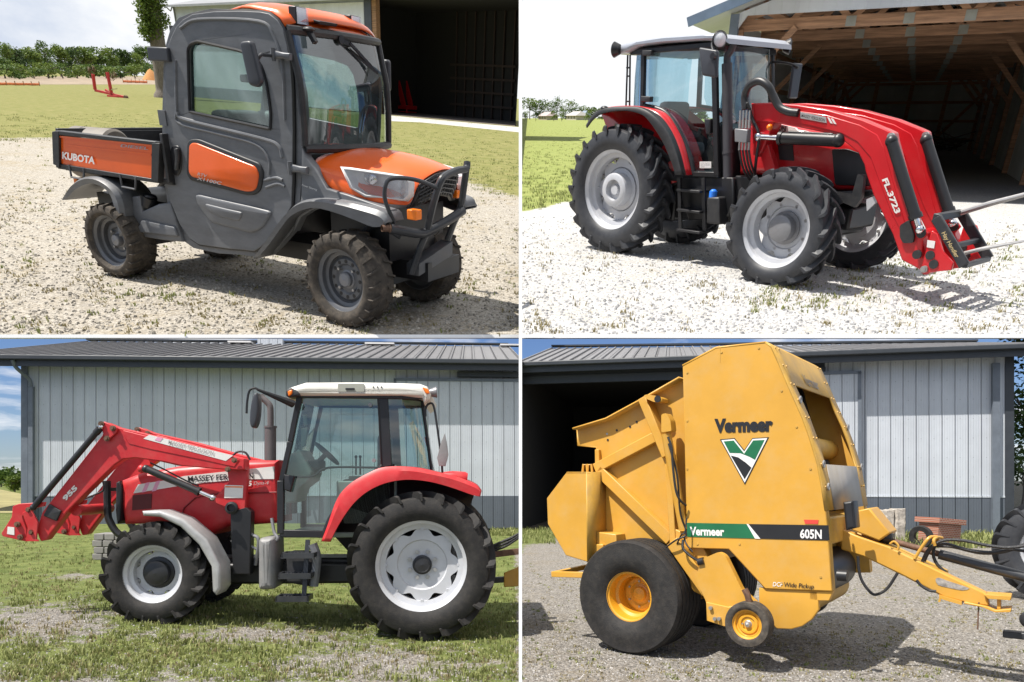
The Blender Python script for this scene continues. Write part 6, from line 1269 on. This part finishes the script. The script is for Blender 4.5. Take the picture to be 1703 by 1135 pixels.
# far: trees and houses on the right terrace
top2=lerpline([(860,164),(880,166),(920,170),(960,176),(1010,181),(1180,186)])
treeline(TF,0,list(range(881,1180,15)),lambda x:199,top2,'woodland_tree',['hazy green tree of the distant row behind the houses'],'trees of the distant row',8,['leaf2','leaf'],2.0,600)
for i,x in enumerate((873,891,921,934,978,1010)): 
    q=TF.at(x,202,2,0); d=TF.pr(q)[2]/TF.S; s=d/1200; tree('garden_tree',['small round tree by the left houses','dark shrub between the distant houses','young tree before the pale house','bright bushy tree between two houses','lone tree right of the blue grey house','bush at the edge of the houses'][i],TF,(q[0],q[1],0),(16+5*(i%2))*s,15*s,70+i,'leaf2' if i!=1 else 'leaf3',n=320,low=.05,size=1.0*s)
def house(px,w,h,roofc,wallc,lab):
    q=TF.at(px,200,2,0); d=TF.pr(q)[2]/TF.S; s=d/1200; t=thing('house',lab,'house',TF.M((q[0],q[1],0),-.3))
    b=B(); b.box(-w/2*s,w/2*s,0,w*.6*s,0,h*.55*s); b.obj('wall',mat('house_wall',wallc,.8),t); b=B(); b.v=[]; 
    b.add([(-w*.56*s,-2*s,h*.5*s),(w*.56*s,-2*s,h*.5*s),(w*.56*s,w*.66*s,h*.5*s),(-w*.56*s,w*.66*s,h*.5*s),(-w*.4*s,w*.3*s,h*s),(w*.4*s,w*.3*s,h*s)],[(0,1,5,4),(2,3,4,5),(0,4,3),(1,2,5),(0,3,2,1)]); b.obj('roof',mat('house_roof',roofc,.9),t,smooth=False)
    for k in(-.3,0,.3): b=B(); b.box((k*w-1.2)*s,(k*w+1.2)*s,-.1*s,-.02*s,h*.15*s,h*.42*s); b.obj('window','black',t)
house(902,34,12,(.42,.34,.33),(.45,.38,.34),'low distant house with a pinkish roof, leftmost'); house(950,36,13,(.40,.38,.36),(.5,.45,.4),'low distant house with a beige roof between young trees'); house(968,18,14,(.22,.26,.32),(.4,.42,.45),'small blue grey roofed house right of the beige one')
# ================================================================ lower yard
def gz(x,y):  # the lawn climbs gently to the left, sloped to meet the front wheel's pixels
    return .085*sstep(-.9,-1.6,x)*0+ .0755*max(0,-x-.95)*(1 if x>-4.5 else 0)+(.0755*3.55 if x<=-4.5 else 0)
def gp(px,py):
    z=0
    for _ in range(6): d=(1.75-z)*1200/max(py-800,.5); z=gz((px-851)/1200*d,d)
    return ((px-851)/1200*d,d,z)
GR3=groundmat('yard_gravel_and_turf',(.38,.355,.325),(.13,.12,.108),(.10,.13,.035),(.20,.225,.075),(.24,.19,.11),stone_s=42,bumpd=.03,patch=1.1,thr=(.45,.55))
ys=list(np.concatenate([np.linspace(4.5,30,120),np.geomspace(31,2500,30)])); 
def ss2(a,b,x): return sstep(a,b,x)
def turf3(p):
    X,Yd,z=p; px=851+1200*X/Yd; py=800+1200*(1.75-z)/Yd
    if px<864:
        v=.74
        v-=.55*math.exp(-(((px-75)/115)**2+((py-1035)/32)**2)); v-=.45*math.exp(-(((px-420)/170)**2+((py-1056)/16)**2)); v-=.35*math.exp(-(((px-620)/140)**2+((py-1100)/26)**2)); v-=.3*math.exp(-(((px-130)/60)**2+((py-960)/10)**2)); v-=.2*sstep(1060,1130,py)
        return v
    v=.16
    v+=.75*math.exp(-((py-892)/13)**2)*(sstep(1480,1540,px)+sstep(930,900,px)); v+=.25*sstep(915,890,py)
    return v
rows=[]
for y in ys:
    hw=max(14,y*.80); L0=-hw; r=[]
    for k in range(151):
        x=-hw+2*hw*k/150; r.append((x,y,gz(x,y) if y<26 else gz(x,y)))
    rows.append(r)
sheet('farmyard',rows,turf3,GR3)
# far field beyond the left end of the shed, far trees
b=B(); b.grid([[(-120,33,.285),(-18.2,33,.285)],[(-900,400,.35),(-300,400,.35)]]) ; tag(b.obj('hay_field',mat('dry_field',(.30,.27,.12),.95,var=.3,vs=.3),smooth=False),kind='structure')
# ---- the long shed behind both machines: left stretch
def wallframe(px0,d0,px1,d1):
    a=np.array([(px0-851)/1200*d0,d0,0]); c=np.array([(px1-851)/1200*d1,d1,0]); u=c-a; Lw=np.linalg.norm(u); u/=Lw; return Frame(np.stack([u,[-u[1],u[0],0],[0,0,1]],1),a,1.0),Lw
MT['wall3']=ribbed('grey_ribbed_wall',(.51,.54,.585),.229*1.65,'X',depth=.035); MT['wains3']=ribbed('slate_wainscot',(.10,.115,.14),.229*1.65,'X',depth=.03); MT['roof3']=ribbed('dark_roof_sheet',(.20,.20,.21),.42,'X',depth=.04,minor=False)
MT['trim3']=mat('charcoal_trim_metal',(.035,.04,.048),.45); MT['slate3']=mat('slate_trim',(.13,.15,.18),.5)
HE=5.85
SA,LA=wallframe(36,24.6,865.4,25.6)
s3=thing('long_shed','long grey ribbed metal shed with dark roof behind the weathered tractor','shed',SA.M())
b=B(); b.box(0,LA,0,.08,0,HE); w3=b.obj('wall','wall3',s3,smooth=False); b=B(); b.box(.0,LA,-.014,-.003,0,1.22); b.obj('wainscot','wains3',w3,smooth=False); b=B(); b.box(0,LA,-.03,-.002,1.22,1.27); b.obj('trim_rail','wall3',w3,smooth=False)
b=B(); b.box(0,.08,0,16,0,HE); b.box(0,LA,15.9,16,0,HE); b.prism([(0,HE),(16,HE),(8,HE+2.1)],0,.08); b.v=b.v[:16]+[(y,x,z) for x,y,z in b.v[16:]]; b.obj('end_wall','wall3',s3,smooth=False)
def roof(L,x0,x1,zr0,zr1,rd0,rd1,par,cup=True):
    b=B(); n=46; e=[(x0+(x1-x0)*i/n,-.75,HE+.02) for i in range(n+1)]; r=[(x0+(x1-x0)*i/n,rd0+(rd1-rd0)*i/n,zr0+(zr1-zr0)*i/n) for i in range(n+1)]
    up_=lambda v,dz:Vector(v)+Vector((0,0,dz))
    b.grid([e,r]); b.grid([[up_(v,-.06) for v in e],[up_(v,-.06) for v in r]]); b.grid([r,[(p[0],p[1]*2,HE) for p in r]])
    for i in range(n+1): b.bar(up_(e[i],.03),up_(r[i],.03),.05,.05)
    ro=b.obj('roof','roof3',par,smooth=False)
    b=B(); b.bar((x0,-.83,HE-.02),(x1,-.83,HE-.02),.14,.16); b.obj('gutter','trim3',par,bevel=.03)
    b=B(); b.box(x0+.2,x1,-.7,.0,HE-.14,HE-.08); b.box(x0+.2,x1,-.72,-.68,HE-.3,HE-.06); b.obj('soffit','trim3',par,smooth=False)
    b=B(); b.bar(Vector(r[0])+Vector((0,0,.1)),Vector(r[-1])+Vector((0,0,.1)),.35,.07); b.obj('ridge_cap','trim3',ro)
    return ro
ro=roof(LA,-1.9,LA,HE+2.15,HE+2.15,8.0,8.0,s3)
b=B(); b.box(0,.22,-.04,.02,0,HE-.1); b.obj('corner_trim','slate3',s3)
b=B(); b.smooth([(.18,-.8,HE-.1),(.2,-.6,HE-.35),(.36,-.2,HE-.65),(.38,-.12,HE-.9)],.06); b.box(.30,.45,-.16,-.04,.1,HE-.9); b.obj('downspout','slate3',s3)
xd0=SA.at(655,640,1,-.2)[0]
b=B(); b.box(xd0,LA,-.20,-.12,.08,HE-.62); dr=b.obj('sliding_door','wall3',s3,smooth=False); b=B(); b.box(xd0,xd0+.09,-.23,-.11,.05,HE-.55); b.box(xd0,LA,-.23,-.11,HE-.62,HE-.52); b.obj('door_trim','slate3',dr); b=B(); b.box(xd0+2.2,LA,-.3,-.1,HE-.46,HE-.28); b.obj('door_track','trim3',s3); b=B(); b.box(xd0,LA,-.215,-.2,.08,1.22); b.obj('wainscot','wains3',dr,smooth=False)
q=SA.at(454,575,1,8.0); b=B(); b.box(q[0]-.55,q[0]+.55,7.5,8.5,HE+2.0,HE+2.28); b.obj('ridge_vent','wall3',s3)
for x,w_ in((400,1.0),(632,1.3),(848,.9)):
    q=SA.at(x,579,1,7.2); b=B(); b.box(q[0]-w_/2,q[0]+w_/2,7.0,7.4,HE+2.02,HE+2.09); b.obj('skylight_streak','decal_white',ro)  # pale skylight streaks, drawn as thin white boxes on the roof
# right stretch with the open bay
SB,LB=wallframe(865.6,26.1,1684,22.7)
s4=thing('bay_shed','grey ribbed shed with an open dark bay and sliding door behind the baler','shed',SB.M())
xo1=SB.at(1372,700,1,0)[0]; xdn=SB.at(1432,700,1,-.2)[0]
b=B(); b.box(xo1,LB,0,.08,0,HE); w4=b.obj('wall','wall3',s4,smooth=False); b=B(); b.box(xo1,LB,-.014,-.003,0,1.22); b.obj('wainscot','wains3',w4,smooth=False); b=B(); b.box(xo1,LB,-.03,-.002,1.22,1.27); b.obj('trim_rail','wall3',w4,smooth=False)
b=B(); b.box(0,xo1,0,.08,HE-.62,HE); b.box(0,xo1,-.1,.0,HE-.62,HE-.35); b.obj('header','trim3',s4,smooth=False)
b=B(); b.box(xdn-2.6,xdn,-.22,-.12,.08,HE-.62); dr=b.obj('sliding_door','wall3',s4,smooth=False); b=B(); b.box(xdn-.10,xdn,-.25,-.11,.05,HE-.55); b.box(xdn-2.6,xdn,-.25,-.11,HE-.62,HE-.52); b.obj('door_trim','slate3',dr)
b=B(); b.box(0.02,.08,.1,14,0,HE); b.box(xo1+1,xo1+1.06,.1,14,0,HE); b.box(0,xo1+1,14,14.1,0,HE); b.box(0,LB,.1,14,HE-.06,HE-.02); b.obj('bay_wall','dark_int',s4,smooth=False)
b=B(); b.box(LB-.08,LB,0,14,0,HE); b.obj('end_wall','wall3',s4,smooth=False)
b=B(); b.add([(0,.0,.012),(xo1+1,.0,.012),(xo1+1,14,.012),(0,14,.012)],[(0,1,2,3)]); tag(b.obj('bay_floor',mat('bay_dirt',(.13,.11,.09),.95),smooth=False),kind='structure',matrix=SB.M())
roof(LB,0.0,LB+1.0,HE+1.98,HE+1.18,7.2,5.4,s4)
b=B(); b.box(LB-.22,LB+.03,-.04,.02,0,HE-.1); b.obj('corner_trim','trim3',s4); b=B(); b.box(LB-.62,LB-.42,-.18,-.04,.1,HE-.4); b.obj('downspout','slate3',s4)
# bits around the yard
def blocks():
    t=gp(178,880); d=13.5; x0=(153-851)/1200*d; t=thing('block_pile','small stack of grey concrete blocks behind the red front loader','block stack',Matrix.Translation((x0,d,gz(x0,d))))
    for i in range(4):
        for k in range(3):
            b=B(); b.box(k*.2+(i%2)*.03,k*.2+.18+(i%2)*.03,0,.4,i*.125,i*.125+.115); b.obj('concrete_block','concrete_old',t,bevel=.01)
blocks()
def pier():
    d=19.6; x=(1561-851)/1200*d; t=thing('brick_pier','leaning stump of red brick chimney lying by the grey shed','brick pier',Matrix.Translation((x,d,-.03))@Matrix.Rotation(.35,4,'Z')@Matrix.Rotation(R_(5),4,'Y'))
    mb=bpy.data.materials.new('red_brick'); mb.use_nodes=True; nt=mb.node_tree; br=N(nt,'ShaderNodeTexBrick',Scale=5.2); br.inputs['Color1'].default_value=(.24,.075,.04,1); br.inputs['Color2'].default_value=(.34,.12,.07,1); br.inputs['Mortar'].default_value=(.38,.33,.28,1); br.inputs['Mortar Size'].default_value=.03
    tc=N(nt,'ShaderNodeTexCoord'); mp=N(nt,'ShaderNodeMapping'); mp.inputs['Rotation'].default_value=(R_(90),0,0); nt.links.new(tc.outputs['Object'],mp.inputs[0]); nt.links.new(mp.outputs[0],br.inputs[0]); nt.links.new(br.outputs[0],nt.nodes['Principled BSDF'].inputs[0]); nt.nodes['Principled BSDF'].inputs['Roughness'].default_value=.9
    b=B(); b.box(-.42,.42,-.3,.3,0,.66); b.obj('shaft',mb,t,smooth=False,bevel=.01); b=B(); b.box(-.5,.5,-.38,.38,.62,.76); b.obj('cap_course',mb,t,smooth=False,bevel=.01)
pier()
b=B(); d=19.0; x=(1532-851)/1200*d; b.lathe((x,d,.28),[(.16,-.07),(.28,-.08),(.3,0),(.28,.08),(.16,.07),(.16,-.07)],n=28,axis=(.8,.6,.1),cap=False); tag(b.obj('old_tyre','rubber'),'small old tyre leaning on the brick pier','tyre')
for x0,w_,h_,sd in((1474,.30,.95,1),(1492,.34,.98,2)):
    rg=random.Random(sd); d=20.4; x=(x0-851)/1200*d; b=B(); n=10; rows=[]
    for i in range(n+1):
        r=[]
        for k in range(12): a=2*math.pi*k/12; cxx=max(-1,min(1,math.cos(a)*1.3))*w_/2*rg.uniform(.88,1.06); cyy=max(-1,min(1,math.sin(a)*1.3))*.22*rg.uniform(.88,1.06); r.append((x+cxx,d+cyy,-.05+h_*i/n+.05*rg.random()))
        rows.append(r)
    b.grid(rows,True); b.f.append(tuple(range(len(b.v)-12,len(b.v)))); tag(b.obj('stone_block','stone'),['rough pale stone block nearest the yellow gearbox cover','rough pale stone block nearest the brick pier'][sd-1],'stone block')
# partly seen tractor pulling the baler
def partial():
    d=6.2; px=1800; x=(px-851)/1200*d; t=thing('towing_tractor','black rear tyre and hitch of a tractor cut by the right edge','tractor',Matrix.Translation((x,d,0))@Matrix.Rotation(R_(-37),4,'Z'))
    wv=t.matrix_world.inverted()@Vector(((1752-851)/1200*10.5,10.5,.75)); wl3=(wv.x,wv.y,.75)
    wheel(t,wl3,1.5,.42,.8,20,.07,'ag',disc=.2,m_ty='rubber_new')
    wheel(t,(.55,-1.35,.72),1.44,.42,.8,20,.07,'ag',disc=.2,m_ty='rubber_new') if False else None
    b=B(); b.box(-.1,.9,-.7,.2,.5,1.0); b.obj('axle_housing','black',t,bevel=.05)
    b=B(); b.bar((-.35,-.35,.55),(.4,-.35,.72),.09,.12); b.bar((-.35,-.1,.3),(.3,-.2,.45),.08,.1); b.bar((-.55,-.3,.42),(.3,-.3,.42),.1,.06); b.bar((-.2,-.3,.3),(.1,-.3,.8),.06,.1); b.ball((-.36,-.36,.57),.075,8); b.lathe((-.05,-.3,.78),[(.09,-.1),(.11,0),(.09,.1)],n=16,axis=(1,0,0)); b.obj('hitch','satin',t,bevel=.01)
    b=B(); b.smooth([(-.25,-.3,.95),(-.1,-.4,1.15),(.1,-.3,1.2),(.4,-.2,1.0)],.03); b.smooth([(-.2,-.4,.6),(0,-.5,.8),(.3,-.4,.9)],.025); b.obj('rear_hoses','hose',t)
partial()
# tongue of another implement hitched to the left tractor, cut off at the collage divider's image column
def tong():
    d=8.6; f=lambda px,py,dd=d:Vector(((px-851)/1200*dd,dd,1.75-(py-800)/1200*dd)); t=thing('implement_tongue','yellow implement tongue end hitched behind the weathered tractor, by the white post','drawbar',Matrix.Identity(4))
    b=B(); b.add([*(f(*q) for q in((838,953),(864.5,942),(864.5,975),(838,977))),*(f(*q,8.9) for q in((838,953),(864.5,942),(864.5,975),(838,977)))],[(0,1,2,3),(4,7,6,5),(0,4,5,1),(3,2,6,7),(0,3,7,4),(1,5,6,2)]); b.obj('beam','yellow',t,bevel=.01)
    b=B(); b.bar(f(800,925),f(864.5,917),.07); b.obj('drive_shaft','rust',t)
    for i in range(3): b=B(); b.smooth([f(815,918-i*4),f(838,910-i*5),f(852,902-i*4),f(864.5,893-i*3)],.016); b.obj('hydraulic_hose','hose',t)
tong()
def ptree(name,lab,px,d,h,w,seed,leaf,n,low=.2,size=.2,g=None):
    x=(px-851)/1200*d; LF=Frame(np.eye(3),(0,0,0),1.0); return tree(name,lab,LF,(x,d,gz(x,d)),h,w,seed,leaf,n=n,low=low,size=size,group=g)
ptree('shade_tree','tall leafy tree just right of the grey bay shed',1722,36,10.5,5.2,21,'leaf3',5200,.12,.13)
ptree('small_tree','small dark tree low behind the right end of the shed',1700,48,4.2,3.6,22,'leaf3',900,.1,.12)
for i in range(7): ptree('hedgerow_tree','small hazy tree in the far hedgerow left of the long shed',2+i*9,170+i*6,3.6+.8*(i%3),7,30+i,'leaf',260,.0,.5,'trees of the far hedgerow')
ptree('round_bush','round green bush standing in the far field by the long shed',25,95,2.2,3.2,41,'leaf2',700,.0,.2)
b=B(); b.grid([[(-900+k*40,700,-2),] [0:1]*1+[(-900+k*40,700,8+6*math.sin(k*.9)+3*math.sin(k*2.3))] for k in range(16)]); tag(b.obj('far_hills',mat('blue_hill',(.10,.15,.14),.95),thick=4),kind='structure')
# small plants and grass
def tuft3(n,box_,test,seed,pw=1.0):
    rg=random.Random(seed); out=[]
    while len(out)<n:
        x=rg.uniform(box_[0],box_[2]); y=box_[1]+(box_[3]-box_[1])*rg.random()**pw
        if test(x,y,rg): p=gp(x,y); out.append((*p,rg.uniform(.6,1.35)))
    return out
I4=Matrix.Identity(4)
def dens(x,y,r):
    p=gp(x,y); return r.random()<max(0,(turf3(p)-.25)*1.3)*(.35+.9*clump(x,y,1.2,1))
blades('lawn_grass',tuft3(3600,(0,884,863,1134),dens,11,.8),'blade',I4,h=.045,seed=11,spread=.06,n=8)
blades('dry_grass',tuft3(1300,(0,890,863,1134),lambda x,y,r:r.random()<clump(x,y,1.7,4)**2,12),'blade_dry',I4,h=.03,seed=12,spread=.05,n=6)
blades('gravel_weeds',tuft3(1500,(868,930,1703,1134),lambda x,y,r:r.random()<clump(x,y,1.4,2)**2,13),'blade_dry',I4,h=.016,seed=13,spread=.04,n=5)
blades('gravel_weeds',tuft3(500,(868,930,1703,1134),lambda x,y,r:r.random()<clump(x,y,2,5)**3,14),'blade',I4,h=.02,seed=14,spread=.035,n=6)
blades('tall_weeds',tuft3(520,(1490,884,1672,912),lambda x,y,r:True,15),'blade',I4,h=.17,seed=15,spread=.2,n=7)
blades('tall_weeds',tuft3(160,(868,880,925,905),lambda x,y,r:True,16),'blade',I4,h=.10,seed=16,spread=.2,n=7)
blades('tall_weeds',tuft3(160,(820,882,863,892),lambda x,y,r:True,17),'blade',I4,h=.12,seed=17,spread=.2,n=6)

# loose stones on the gravel, nearest the viewer
def pebbles(name,spots,m,matrix,size,seed):
    rg=random.Random(seed); V=[];Fc=[]
    for p in spots:
        r=size*rg.uniform(.35,1.1)**1.5; a=rg.uniform(0,6.28); o=len(V); f=rg.uniform(.5,.9)
        for k in range(5): an=a+k*1.2566; V.append((p[0]+math.cos(an)*r*rg.uniform(.7,1.1),p[1]+math.sin(an)*r*rg.uniform(.7,1.1),p[2]-.002))
        for k in range(3): an=a+.5+k*2.09; V.append((p[0]+math.cos(an)*r*.5,p[1]+math.sin(an)*r*.5,p[2]+r*f*rg.uniform(.7,1)))
        Fc+=[(o+5,o+6,o+7),(o,o+1,o+5),(o+1,o+6,o+5),(o+1,o+2,o+6),(o+2,o+3,o+6),(o+3,o+7,o+6),(o+3,o+4,o+7),(o+4,o+5,o+7),(o+4,o,o+5)]
    me=bpy.data.meshes.new(name); me.from_pydata(V,[],Fc); me.materials.append(m); o=bpy.data.objects.new(name,me); C.objects.link(o); o.matrix_world=matrix; return tag(o,None,'gravel',kind='stuff')
def stonemat(nm,a,b_):
    m=leafmat(nm,a,b_); nt=m.node_tree; p=nt.nodes['Principled BSDF']; nt.links.new(p.outputs[0],nt.nodes['Material Output'].inputs[0]); p.inputs['Roughness'].default_value=.9; return m
sm1=stonemat('loose_stones_warm',(.17,.155,.13),(.50,.46,.40)); sm2=stonemat('loose_stones_pale',(.24,.24,.245),(.62,.61,.60)); sm3=stonemat('loose_stones_grey',(.07,.066,.062),(.44,.42,.40))
pebbles('loose_gravel',[q[:3] for q in tufts(KF,KZ,9000,(-10,300,863,556),lambda x,y,r:y>l1(x)+8,31,.9)],sm1,KF.M(),.018,31)
pebbles('loose_gravel',[q[:3] for q in tufts(TF,0,9000,(868,360,1703,556),lambda x,y,r:True,32,.9)],sm2,TF.M(),.024,32)
pebbles('loose_gravel',[q[:3] for q in tuft3(11000,(868,950,1703,1134),lambda x,y,r:True,33,.9)],sm3,I4,.013,33)
pebbles('loose_gravel',[q[:3] for q in tuft3(5000,(0,980,863,1134),lambda x,y,r:r.random()>turf3(gp(x,y))+.1,34,.9)],sm3,I4,.013,34)
